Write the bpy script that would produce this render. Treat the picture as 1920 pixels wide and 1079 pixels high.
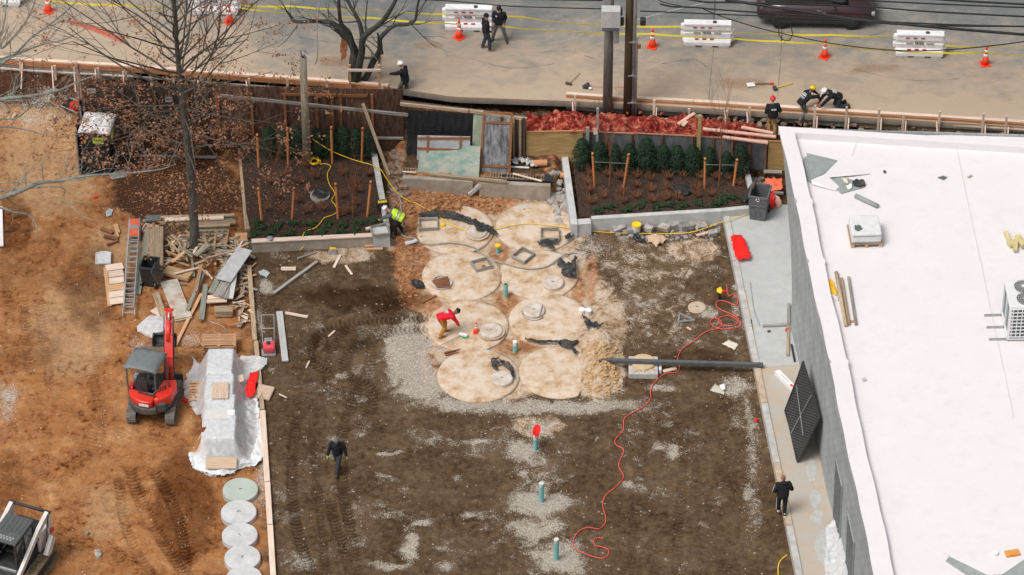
import bpy, bmesh, math, random
import numpy as np
from mathutils import Vector, Matrix, Euler, noise as mnoise
R = math.radians
for o in list(bpy.data.objects): bpy.data.objects.remove(o)
scene = bpy.context.scene
COL = scene.collection
random.seed(7)
PITCH = R(39.6); FPX = 7500.0; DIST = 150.0
CAM = Vector((0, -DIST*math.cos(PITCH), DIST*math.sin(PITCH)))
cam = bpy.data.objects.new('camera', bpy.data.cameras.new('camera'))
COL.objects.link(cam); scene.camera = cam
cam.location = CAM
cam.rotation_euler = (math.pi/2-PITCH, 0, 0)
cam.data.sensor_width = 36; cam.data.lens = FPX/1920*36
cam.data.clip_start = 1; cam.data.clip_end = 2000
SUN_EL, SUN_AZ = 60, 125
world = bpy.data.worlds.new('World'); scene.world = world; world.use_nodes = True
wn = world.node_tree.nodes; wl = world.node_tree.links
for n in list(wn): wn.remove(n)
sky = wn.new('ShaderNodeTexSky'); sky.sky_type = 'NISHITA'; sky.sun_disc = False
sky.sun_elevation = R(SUN_EL); sky.sun_rotation = R(-SUN_AZ); sky.air_density = 1.0; sky.dust_density = 4.0
hsv = wn.new('ShaderNodeHueSaturation'); hsv.inputs['Saturation'].default_value = 0.22
bg = wn.new('ShaderNodeBackground'); bg.inputs['Strength'].default_value = 0.125
wo = wn.new('ShaderNodeOutputWorld')
wl.new(sky.outputs[0], hsv.inputs['Color']); wl.new(hsv.outputs[0], bg.inputs['Color']); wl.new(bg.outputs[0], wo.inputs[0])
sl = bpy.data.lights.new('sun', 'SUN'); sl.energy = 2.05; sl.angle = R(26); sl.color = (1.0, 0.93, 0.86)
so = bpy.data.objects.new('sun', sl); COL.objects.link(so)
az = R(SUN_AZ); el = R(SUN_EL)
sdir = Vector((-math.sin(az)*math.cos(el), math.cos(az)*math.cos(el), math.sin(el)))   # towards the sun
so.rotation_euler = sdir.to_track_quat('Z', 'Y').to_euler()
scene.view_settings.view_transform = 'Standard'; scene.view_settings.look = 'None'
scene.view_settings.exposure = 0.05; scene.view_settings.gamma = 1.0
FW = Vector((0, math.cos(PITCH), -math.sin(PITCH))); UP = Vector((0, math.sin(PITCH), math.cos(PITCH)))
def G(px, py, z=0.0):
 d = FW + Vector((1, 0, 0))*((px-960)/FPX) + UP*((539.5-py)/FPX)
 t = (z-CAM.z)/d.z
 return CAM + d*t
def proj(x, y, z=0.0):
 dy = y-CAM.y; dz = z-CAM.z
 Z = dy*FW.y + dz*FW.z
 return 960+FPX*x/Z, 539.5-FPX*(dy*UP.y+dz*UP.z)/Z
_tabs = {}
def vn(x, y, seed=0):
 if seed not in _tabs: _tabs[seed] = np.random.RandomState(seed+11).rand(256, 256)
 T = _tabs[seed]
 x = np.asarray(x, float); y = np.asarray(y, float)
 xi = np.floor(x).astype(int); yi = np.floor(y).astype(int)
 u = x-xi; v = y-yi; u = u*u*(3-2*u); v = v*v*(3-2*v)
 a = T[xi & 255, yi & 255]; b = T[(xi+1) & 255, yi & 255]; c = T[xi & 255, (yi+1) & 255]; d = T[(xi+1) & 255, (yi+1) & 255]
 return (a*(1-u)+b*u)*(1-v)+(c*(1-u)+d*u)*v
def fbm(x, y, seed=0, o=4):
 s = 0; a = .5; t = 0
 for i in range(o):
  s = s+a*vn(x*2**i+i*17.3, y*2**i+i*9.1, seed+i); t += a; a *= .5
 return s/t
def sst(a, b, x):
 t = np.clip((x-a)/(b-a), 0, 1); return t*t*(3-2*t)
STREET = 1.9
SEP = [(-400, 82), (0, 112), (250, 126), (730, 164), (850, 182), (1075, 190), (1200, 196), (1440, 210), (1920, 238), (2400, 266)]
SEW = [G(a, b, STREET) for a, b in SEP]
SEX = [p.x for p in SEW]; SEY = [p.y for p in SEW]
def street_y(x): return np.interp(x, SEX, SEY)
WLP = [(150, 276), (400, 284), (762, 287), (764, 304), (985, 320), (1100, 318), (1470, 336), (2100, 370)]
WLW = [G(a, b, 0) for a, b in WLP]
WLX = [p.x for p in WLW]; WLY = [p.y for p in WLW]
def wall_y(x): return np.interp(x, WLX, WLY)
TANKS = [(853, 430, 1.5), (1004, 426, 1.52), (866, 517, 1.5), (1011, 514, 1.48), (878, 611, 1.5), (1031, 600, 1.52), (897, 704, 1.5), (1050, 697, 1.5)]
TRACKS = [  # pixel paths of wheel and belt prints, width in m
 ([(815, 592), (740, 600), (670, 603), (610, 620), (585, 650), (590, 680), (620, 700)], .42),
 ([(800, 615), (740, 622), (690, 640), (655, 665), (650, 700), (690, 720), (700, 760), (670, 800)], .42),
 ([(700, 640), (690, 700), (668, 740), (650, 790), (640, 850), (648, 930), (672, 1079)], .40),
 ([(560, 780), (552, 830), (548, 900), (553, 960), (565, 1020), (590, 1079)], .38),
 ([(620, 935), (628, 980), (645, 1020), (660, 1079)], .38),
 ([(590, 830), (595, 900), (603, 980), (612, 1079)], .30, .6),
 ([(1210, 780), (1205, 850), (1200, 900), (1190, 1000), (1180, 1079)], .34, .4),
 ([(1285, 820), (1280, 900), (1275, 980), (1270, 1079)], .34, .55),
 ([(760, 560), (700, 590), (650, 620), (620, 660), (612, 720)], .3),
 ([(1360, 1079), (1345, 1000), (1310, 900), (1300, 820)], .3, .3)]
CTRACKS = [
 ([(245, 880), (262, 930), (285, 980), (325, 1040), (350, 1079)], .45),
 ([(290, 885), (318, 930), (340, 990), (352, 1079)], .4),
 ([(45, 560), (50, 620), (58, 700)], .35, .5), ([(75, 570), (85, 640), (95, 720)], .35, .5),
 ([(180, 600), (185, 700), (195, 800)], .35, .35), ([(60, 870), (110, 900), (150, 860), (175, 800)], .4, .5),
 ([(160, 860), (190, 820), (185, 760), (178, 700)], .38, .5),
 ([(225, 900), (232, 960), (250, 1020), (290, 1079)], .35),
 ([(10, 470), (15, 540), (22, 640)], .4, .4), ([(50, 190), (70, 300), (75, 420)], .3, .2), ([(105, 200), (120, 330), (130, 420)], .3, .2)]
def path_field(X, Y, paths, key=0):
 """closeness to the centre line (0..1) and rib wave of a set of prints"""
 m = np.zeros_like(X); rib = np.zeros_like(X)
 for tup in paths:
  pts, w = tup[:2]; sg = tup[2] if len(tup) > 2 else 1
  P = [G(a, b) for a, b in pts]; s0 = 0
  Q = []
  for i in range(len(P)-1):
   p0 = P[max(i-1, 0)]; p1 = P[i]; p2 = P[i+1]; p3 = P[min(i+2, len(P)-1)]
   for k in range(5):
    t = k/5; Q.append(.5*((2*p1)+(p2-p0)*t+(2*p0-5*p1+4*p2-p3)*t*t+(3*p1-p0-3*p2+p3)*t**3))
  Q.append(P[-1])
  for a, b in zip(Q[:-1], Q[1:]):
   dx, dy = b.x-a.x, b.y-a.y; L = math.hypot(dx, dy)
   if L < 1e-6: continue
   x0, x1 = min(a.x, b.x)-w, max(a.x, b.x)+w; y0, y1 = min(a.y, b.y)-w, max(a.y, b.y)+w
   I = np.nonzero((X > x0) & (X < x1) & (Y > y0) & (Y < y1))
   if len(I[0]):
    rx, ry = X[I]-a.x, Y[I]-a.y
    t = (rx*dx+ry*dy)/L; d = np.abs(rx*dy-ry*dx)/L
    c = sg*np.where((t > -.05) & (t < L+.05), 1-sst(w*.5-.05, w*.5+.07, d), 0)
    r = np.sin((s0+t+.35*np.abs(d))*2*math.pi/.17)
    up = c > m[I]
    mi = m[I]; ri = rib[I]
    mi[up] = c[up]; ri[up] = r[up]
    m[I] = mi; rib[I] = ri
   s0 += L
 return m, rib
def curb_x_px(py): return 447+.079*(py-260)
def terrain(X, Y, fine=False):
 X = np.asarray(X, float); Y = np.asarray(Y, float)
 PX, PY = proj(X, Y, 0)
 sy = street_y(X); wy = wall_y(X)
 left = 1-sst(curb_x_px(PY)-25, curb_x_px(PY), PX)
 z = .035*(fbm(X*.6, Y*.6, 1)-.5)*2 + .02*(fbm(X*2.5, Y*2.5, 5)-.5)*2
 z = z+left*(.10*(fbm(X*.9, Y*.9, 21)-.5)*2)
 pit = (1-sst(.75, 1.1, np.hypot((PX-950)/190, (PY-560)/235)))
 z = z-.06*pit+pit*.075*(fbm(X*1.4, Y*1.4, 9)-.5)*2
 z = z+.42*np.exp(-(((PX-1128)/28)**2+((PY-680)/48)**2))*(.55+.9*fbm(X*5, Y*5, 31))
 z = z+.28*np.exp(-(((PX-1118)/40)**2+((PY-640)/26)**2))*(.5+.9*fbm(X*5, Y*5, 33))
 z = z+.20*np.exp(-(((PX-800)/60)**2+((PY-385)/16)**2))*(.5+.9*fbm(X*4, Y*4, 35))
 sh = sst(728, 758, PX)*(1-sst(1038, 1062, PX))*(1-sst(352, 366, PY))
 z = z+sh*(.62+.12*(fbm(X*3, Y*3, 41)-.5)*2)
 up = sst(-.02, .10, Y-wy)*sst(128, 165, PX)
 soil = 1.55+.35*(fbm(X*1.7, Y*1.7, 51)-.5)*2+.14*(fbm(X*6, Y*6, 52)-.5)*2
 heap = np.exp(-((Y-(wy+sy)/2)/.55)**2)*sst(985, 1060, PX)*(1-sst(1380, 1440, PX))
 soil = soil+.34*heap
 near = 1-sst(.05, .55, sy-Y)
 soil = soil-near*.45
 z = z*(1-up)+soil*up
 slope = (1-sst(.2, 2.0, sy-Y))*(1-sst(128, 165, PX))
 z = z+slope*(1.35+.3*(fbm(X*2, Y*2, 61)-.5)*2)
 z = np.where(Y > sy-.06, np.minimum(z, 1.35), z)
 z = np.where((PX > 1500) & (Y < wy), 0, z)
 if fine:
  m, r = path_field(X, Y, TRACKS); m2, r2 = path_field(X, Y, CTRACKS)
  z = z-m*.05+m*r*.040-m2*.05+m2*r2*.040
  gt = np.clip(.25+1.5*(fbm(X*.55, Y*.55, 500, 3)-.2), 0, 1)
  return z, m*gt*np.clip(.52-.5*r, 0, 1), m2*gt*np.clip(.55-.45*r2, 0, 1)  # print tint: damp soil, with groove shade painted in by the rib wave
 return z
_gx = np.arange(-30, 30, .08); _gy = np.arange(-22, 16, .08); _GX, _GY = np.meshgrid(_gx, _gy); _HG = terrain(_GX, _GY).tolist()
def H(x, y):
 u = min(max((x+30)/.08, 0), len(_gx)-2.001); v = min(max((y+22)/.08, 0), len(_gy)-2.001); i = int(u); j = int(v); u -= i; v -= j; a = _HG[j]; b = _HG[j+1]
 return (a[i]*(1-u)+a[i+1]*u)*(1-v)+(b[i]*(1-u)+b[i+1]*u)*v
def GT(px, py, dz=0.0, z0=0.0):
 z = z0
 for i in range(8):
  p = G(px, py, z); z = H(p.x, p.y)
 return Vector((p.x, p.y, z+dz))
def nodes_of(m):
 m.use_nodes = True; return m.node_tree.nodes, m.node_tree.links
MATS = {}
def mat(name, c1, c2=None, rough=.8, scale=6, detail=5, bump=0.0, bscale=30, metal=0.0, spec=.3, stretch=(1, 1, 1), rnd=0.0, coat=0, contrast=.3, dirt=None, dirtamt=.5):
 if name in MATS: return MATS[name]
 m = bpy.data.materials.new(name); MATS[name] = m
 n, l = nodes_of(m); b = n['Principled BSDF']
 b.inputs['Roughness'].default_value = rough; b.inputs['Metallic'].default_value = metal
 b.inputs['Specular IOR Level'].default_value = spec
 if coat: b.inputs['Coat Weight'].default_value = coat
 if c2 is None: c2 = tuple(min(1, v*.8) for v in c1)
 tc = n.new('ShaderNodeTexCoord'); mp = n.new('ShaderNodeMapping'); mp.inputs['Scale'].default_value = stretch
 l.new(tc.outputs['Object'], mp.inputs['Vector'])
 oi = n.new('ShaderNodeObjectInfo')
 va = n.new('ShaderNodeVectorMath'); va.operation = 'SCALE'; va.inputs[0].default_value = (37, 21, 53)
 l.new(oi.outputs['Random'], va.inputs['Scale'])
 vb = n.new('ShaderNodeVectorMath'); l.new(mp.outputs[0], vb.inputs[0]); l.new(va.outputs[0], vb.inputs[1])
 nz = n.new('ShaderNodeTexNoise'); nz.inputs['Scale'].default_value = scale; nz.inputs['Detail'].default_value = detail; nz.inputs['Roughness'].default_value = .6
 l.new(vb.outputs[0], nz.inputs['Vector'])
 cr = n.new('ShaderNodeValToRGB'); e = cr.color_ramp.elements
 e[0].position = .5-contrast/2; e[1].position = .5+contrast/2
 e[0].color = (*c1, 1); e[1].color = (*c2, 1)
 l.new(nz.outputs['Fac'], cr.inputs[0]); out = cr.outputs[0]
 if dirt:
  nd = n.new('ShaderNodeTexNoise'); nd.inputs['Scale'].default_value = 2.3; nd.inputs['Detail'].default_value = 8; nd.inputs['Roughness'].default_value = .7
  l.new(vb.outputs[0], nd.inputs['Vector'])
  dr = n.new('ShaderNodeValToRGB'); dr.color_ramp.elements[0].position = .5; dr.color_ramp.elements[1].position = .66
  dr.color_ramp.elements[1].color = (dirtamt,)*3+(1,)
  l.new(nd.outputs['Fac'], dr.inputs[0])
  mx = n.new('ShaderNodeMixRGB'); l.new(dr.outputs[0], mx.inputs[0]); l.new(out, mx.inputs[1]); mx.inputs[2].default_value = (*dirt, 1); out = mx.outputs[0]
 if rnd:
  hv = n.new('ShaderNodeHueSaturation'); mr = n.new('ShaderNodeMapRange')
  l.new(oi.outputs['Random'], mr.inputs[0]); mr.inputs[3].default_value = 1-rnd; mr.inputs[4].default_value = 1+rnd
  l.new(mr.outputs[0], hv.inputs['Value']); l.new(out, hv.inputs['Color']); out = hv.outputs[0]
 l.new(out, b.inputs['Base Color'])
 if bump:
  bn = n.new('ShaderNodeTexNoise'); bn.inputs['Scale'].default_value = bscale; bn.inputs['Detail'].default_value = 6
  l.new(vb.outputs[0], bn.inputs['Vector'])
  bp = n.new('ShaderNodeBump'); bp.inputs['Strength'].default_value = bump; bp.inputs['Distance'].default_value = .03
  l.new(bn.outputs['Fac'], bp.inputs['Height']); l.new(bp.outputs[0], b.inputs['Normal'])
 return m
WS = (.5, 9, 9)   # grain along local x
PINE = mat('fresh_pine', (.46, .24, .115), (.66, .42, .25), .75, 3, stretch=WS, rnd=.18, bump=.2)
PALE = mat('pale_lumber', (.62, .46, .36), (.80, .66, .55), .75, 3, stretch=WS, rnd=.12)
ORNG = mat('orange_lumber', (.36, .14, .055), (.50, .24, .11), .75, 3, stretch=WS, rnd=.15)
STAKE = mat('stained_stake_wood', (.50, .16, .05), (.68, .27, .10), .75, 4, stretch=(9, 9, .5), rnd=.15)
GREYW = mat('weathered_grey_wood', (.20, .19, .175), (.42, .40, .37), .85, 3, stretch=WS, rnd=.2, bump=.3, dirt=(.16, .10, .06), dirtamt=.5)
TANW = mat('weathered_tan_wood', (.30, .215, .14), (.50, .39, .27), .85, 3, stretch=WS, rnd=.22, bump=.3, dirt=(.12, .07, .045), dirtamt=.5)
GRNW = mat('green_grey_treated_wood', (.17, .19, .155), (.33, .34, .28), .85, 3, stretch=WS, rnd=.15, bump=.3)
DARKW = mat('dark_old_wood', (.06, .045, .035), (.13, .10, .08), .9, 3, stretch=WS, rnd=.2, bump=.3)
BRNPLY = mat('brown_stained_plywood', (.045, .024, .016), (.135, .078, .052), .8, 2.2, stretch=(4, 1, .8), rnd=.25, bump=.3, dirt=(.21, .12, .08), dirtamt=.7)
GREYPLY = mat('grey_weathered_plywood', (.13, .145, .155), (.30, .32, .335), .8, 2.6, stretch=(2, 3, .7), contrast=.2, rnd=.15)
CONC = mat('pale_concrete', (.40, .40, .39), (.54, .53, .515), .85, 3, bump=.25, bscale=60, dirt=(.36, .28, .20), dirtamt=.45)
CONCG = mat('grey_concrete', (.22, .235, .235), (.33, .335, .325), .85, 2.5, bump=.3, bscale=60)
CONCT = mat('dusty_concrete', (.42, .33, .24), (.55, .45, .35), .9, 3, bump=.25, bscale=60, dirt=(.36, .20, .10), dirtamt=.7)
BLACKP = mat('black_plastic', (.018, .02, .022), (.035, .038, .04), .45, 5, spec=.5)
BLACKF = mat('black_fabric', (.012, .013, .016), (.028, .03, .033), .9, 12, bump=.2)
GREYP = mat('grey_plastic', (.10, .105, .11), (.14, .145, .15), .5, 5, spec=.4)
DKMET = mat('dark_metal', (.045, .048, .05), (.09, .095, .10), .45, 8, metal=.3, dirt=(.16, .10, .06), dirtamt=.6)
STEEL = mat('galvanised_steel', (.34, .35, .36), (.48, .49, .50), .4, 6, metal=.55)
ALU = mat('aluminium', (.30, .32, .33), (.42, .44, .45), .45, 6, metal=.1)
RED = mat('machine_red_paint', (.62, .022, .012), (.74, .035, .02), .38, 4, spec=.5, coat=.3, dirt=(.30, .07, .03), dirtamt=.5)
ORCONE = mat('cone_orange', (.86, .055, .018), (.95, .085, .03), .5, 6)
WHITEP = mat('white_plastic', (.70, .71, .73), (.80, .80, .81), .5, 4, dirt=(.46, .44, .42), dirtamt=.55)
WHITE = mat('white_paint', (.72, .72, .72), (.80, .80, .80), .55, 4)
YEL = mat('yellow_plastic', (.80, .52, .012), (.88, .62, .03), .5, 6)
TAPE = mat('caution_tape_yellow', (.78, .62, .02), (.86, .74, .05), .45, 2, stretch=(20, 1, 1))
TEAL = mat('teal_pipe_plastic', (.15, .42, .42), (.22, .50, .49), .45, 6)
TARPB = mat('crumpled_black_sheet', (.015, .017, .019), (.05, .054, .056), .5, 6, spec=.4, dirt=(.22, .15, .10), dirtamt=.45)
ROCKM = mat('broken_concrete', (.25, .24, .23), (.46, .44, .42), .9, 5, bump=.5, rnd=.25, dirt=(.34, .24, .16), dirtamt=.5)
BARK = mat('dark_bark', (.050, .046, .040), (.15, .14, .12), .95, 5, stretch=(3, 3, .7), bump=.6, dirt=(.13, .15, .11), dirtamt=.4)
BARKG = mat('grey_lichen_bark', (.13, .135, .12), (.27, .28, .25), .95, 6, bump=.4, dirt=(.30, .38, .34), dirtamt=.5)
TWIG = mat('red_brown_twig', (.14, .06, .035), (.26, .12, .06), .9, 6)
class MB:
 def __init__(s): s.v = []; s.f = []; s.mi = []; s.cm = 0
 def add(s, vs, fs, M=None):
  o = len(s.v)
  for p in vs: s.v.append(tuple(M @ Vector(p)) if M is not None else tuple(p))
  for f in fs: s.f.append([i+o for i in f]); s.mi.append(s.cm)
  return s
 def box(s, c, d, rot=None, M=None, taper=None):
  x, y, z = d[0]/2, d[1]/2, d[2]/2; t = taper or (1, 1)
  vs = [(-x, -y, -z), (x, -y, -z), (x, y, -z), (-x, y, -z), (-x*t[0], -y*t[1], z), (x*t[0], -y*t[1], z), (x*t[0], y*t[1], z), (-x*t[0], y*t[1], z)]
  T = Matrix.Translation(c)
  if rot is not None: T = T @ Euler(rot).to_matrix().to_4x4()
  if M is not None: T = M @ T
  return s.add(vs, [(0, 3, 2, 1), (4, 5, 6, 7), (0, 1, 5, 4), (1, 2, 6, 5), (2, 3, 7, 6), (3, 0, 4, 7)], T)
 def bbox(s, c, d, b=.02, rot=None, M=None):
  """box with chamfered edges"""
  bm = bmesh.new(); bmesh.ops.create_cube(bm, size=1)
  for v in bm.verts: v.co = Vector((v.co.x*d[0], v.co.y*d[1], v.co.z*d[2]))
  bmesh.ops.bevel(bm, geom=bm.edges[:], offset=min(b, min(d)*.45), segments=2, affect='EDGES', profile=.6)
  T = Matrix.Translation(c)
  if rot is not None: T = T @ Euler(rot).to_matrix().to_4x4()
  if M is not None: T = M @ T
  bm.verts.ensure_lookup_table(); bm.verts.index_update()
  s.add([tuple(v.co) for v in bm.verts], [[v.index for v in f.verts] for f in bm.faces], T); bm.free(); return s
 def beam(s, a, b, w, t, up=(0, 0, 1)):
  a = Vector(a); b = Vector(b); x = (b-a); L = x.length; x.normalize(); u = Vector(up)
  if abs(x.dot(u)) > .97: u = Vector((0, 1, 0))
  y = u.cross(x).normalized(); z = x.cross(y)
  M = Matrix((x, y, z)).transposed().to_4x4(); M.translation = (a+b)/2
  return s.box((0, 0, 0), (L, w, t), M=M)
 def tube(s, pts, r, n=8, caps=True, closed=False):
  P = [Vector(p) for p in pts]
  rs = r if isinstance(r, (list, tuple)) else [r]*len(P)
  o = len(s.v); pr = None; N = len(P)
  for i, p in enumerate(P):
   if closed: d = P[(i+1) % N]-P[(i-1) % N]
   else: d = P[min(i+1, N-1)]-P[max(i-1, 0)]
   if d.length < 1e-9: d = Vector((0, 0, 1))
   d.normalize()
   if pr is None:
    a = Vector((0, 0, 1)) if abs(d.z) < .9 else Vector((1, 0, 0)); u = d.cross(a).normalized()
   else:
    u = (pr-d*pr.dot(d))
    u = u.normalized() if u.length > 1e-6 else d.orthogonal().normalized()
   pr = u; w = d.cross(u)
   for k in range(n):
    a = 2*math.pi*k/n; s.v.append(tuple(p+(u*math.cos(a)+w*math.sin(a))*rs[i]))
  for i in range(N-1 if not closed else N):
   j = (i+1) % N
   for k in range(n):
    s.f.append([o+i*n+k, o+i*n+(k+1) % n, o+j*n+(k+1) % n, o+j*n+k]); s.mi.append(s.cm)
  if caps and not closed:
   s.f.append([o+k for k in range(n)][::-1]); s.f.append([o+(N-1)*n+k for k in range(n)]); s.mi += [s.cm]*2
  return s
 def cyl(s, c, r, h, n=24, r2=None, M=None):
  """upright, c is the centre of its bottom"""
  r2 = r if r2 is None else r2; vs = []
  for k in range(n):
   a = 2*math.pi*k/n; vs.append((c[0]+r*math.cos(a), c[1]+r*math.sin(a), c[2]))
  for k in range(n):
   a = 2*math.pi*k/n; vs.append((c[0]+r2*math.cos(a), c[1]+r2*math.sin(a), c[2]+h))
  fs = [[k, (k+1) % n, n+(k+1) % n, n+k] for k in range(n)]+[list(range(n))[::-1], [n+k for k in range(n)]]
  return s.add(vs, fs, M)
 def lathe(s, prof, n=28, M=None):
  vs = []; fs = []; m = len(prof)
  for k in range(n):
   a = 2*math.pi*k/n
   for r, z in prof: vs.append((r*math.cos(a), r*math.sin(a), z))
  for k in range(n):
   for i in range(m-1): fs.append([k*m+i, ((k+1) % n)*m+i, ((k+1) % n)*m+i+1, k*m+i+1])
  fs.append([k*m+m-1 for k in range(n)]); fs.append([k*m for k in range(n)][::-1])
  return s.add(vs, fs, M)
 def prism(s, poly, z0, z1, M=None):
  n = len(poly); vs = [(p[0], p[1], z0) for p in poly]+[(p[0], p[1], z1) for p in poly]
  return s.add(vs, [[k, (k+1) % n, n+(k+1) % n, n+k] for k in range(n)]+[list(range(n))[::-1], [n+k for k in range(n)]], M)
 def sphere(s, c, r, sc=(1, 1, 1), n=12, m=8, M=None, zmin=-1):
  vs = []; fs = []
  for i in range(m+1):
   t = math.pi*i/m
   for k in range(n):
    a = 2*math.pi*k/n; z = max(math.cos(t), zmin)
    vs.append((c[0]+r*sc[0]*math.sin(t)*math.cos(a), c[1]+r*sc[1]*math.sin(t)*math.sin(a), c[2]+r*sc[2]*z))
  for i in range(m):
   for k in range(n): fs.append([i*n+k, (i+1)*n+k, (i+1)*n+(k+1) % n, i*n+(k+1) % n])
  return s.add(vs, fs, M)
 def rock(s, c, d, seed=0, rough=.35, cube=.6):
  bm = bmesh.new(); bmesh.ops.create_icosphere(bm, subdivisions=2, radius=.5)
  rot = Euler((seed*1.3, seed*2.1, seed*.7)).to_matrix()
  for v in bm.verts:
   q = v.co.copy(); k = max(abs(q.x), abs(q.y), abs(q.z)); q = q.lerp(q*(.5/k), cube)
   q *= 1+rough*(mnoise.noise(v.co*2.2+Vector((seed*3.1, 0, 0))))
   v.co = Vector((q.x*d[0], q.y*d[1], q.z*d[2])); v.co = Euler((0, 0, seed*2.4)).to_matrix() @ v.co
  bm.verts.index_update()
  s.add([tuple(v.co+Vector(c)) for v in bm.verts], [[v.index for v in f.verts] for f in bm.faces]); bm.free(); return s
 def build(s, name, m, parent=None, smooth=False, loc=None, rot=None):
  me = bpy.data.meshes.new(name); me.from_pydata(s.v, [], s.f)
  for mm in (m if isinstance(m, (list, tuple)) else [m]): me.materials.append(mm)
  if s.cm or any(s.mi): me.polygons.foreach_set('material_index', s.mi)
  if smooth: me.polygons.foreach_set('use_smooth', [True]*len(me.polygons))
  me.validate(); me.update()
  o = bpy.data.objects.new(name, me); COL.objects.link(o)
  if parent: o.parent = parent
  if loc is not None: o.location = loc
  if rot is not None: o.rotation_euler = rot
  return o
def tag(o, label, cat, group=None, kind=None):
 if label: o['label'] = label
 if cat: o['category'] = cat
 if group: o['group'] = group
 if kind: o['kind'] = kind
 return o
def struct(o): o['kind'] = 'structure'; return o
def thing(name, label, cat, loc=(0, 0, 0), rz=0, group=None, rot=None):
 o = bpy.data.objects.new(name, None); COL.objects.link(o); o.location = loc; o.rotation_euler = rot or (0, 0, rz)
 o.empty_display_size = .1
 return tag(o, label, cat, group)
def dup(src, loc=None, rz=None, label=None, group=None, parent=None):
 c = src.copy(); COL.objects.link(c)
 if parent: c.parent = parent
 if loc is not None: c.location = loc
 if rz is not None: c.rotation_euler = (0, 0, rz)
 if label: c['label'] = label
 if group: c['group'] = group
 for ch in list(src.children): dup(ch, parent=c)
 return c
def plank(name, A, B, w, t, m, label=None, cat=None, group=None, parent=None, roll=0):
 """board from A to B: mesh lies along local x"""
 A = Vector(A); B = Vector(B); d = B-A; L = d.length
 mb = MB(); mb.bbox((0, 0, 0), (L, w, t), .006)
 o = mb.build(name, m, parent)
 o.location = (A+B)/2
 q = d.to_track_quat('X', 'Z'); o.rotation_mode = 'QUATERNION'
 from mathutils import Quaternion
 o.rotation_quaternion = q @ Quaternion((1, 0, 0), roll)
 if label: tag(o, label, cat, group)
 return o
def catmull(P, k=6):
 P = [Vector(p) for p in P]; Q = []
 for i in range(len(P)-1):
  p0 = P[max(i-1, 0)]; p1 = P[i]; p2 = P[i+1]; p3 = P[min(i+2, len(P)-1)]
  for j in range(k):
   t = j/k; Q.append(.5*((2*p1)+(p2-p0)*t+(2*p0-5*p1+4*p2-p3)*t*t+(3*p1-p0-3*p2+p3)*t**3))
 Q.append(P[-1]); return Q
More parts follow.
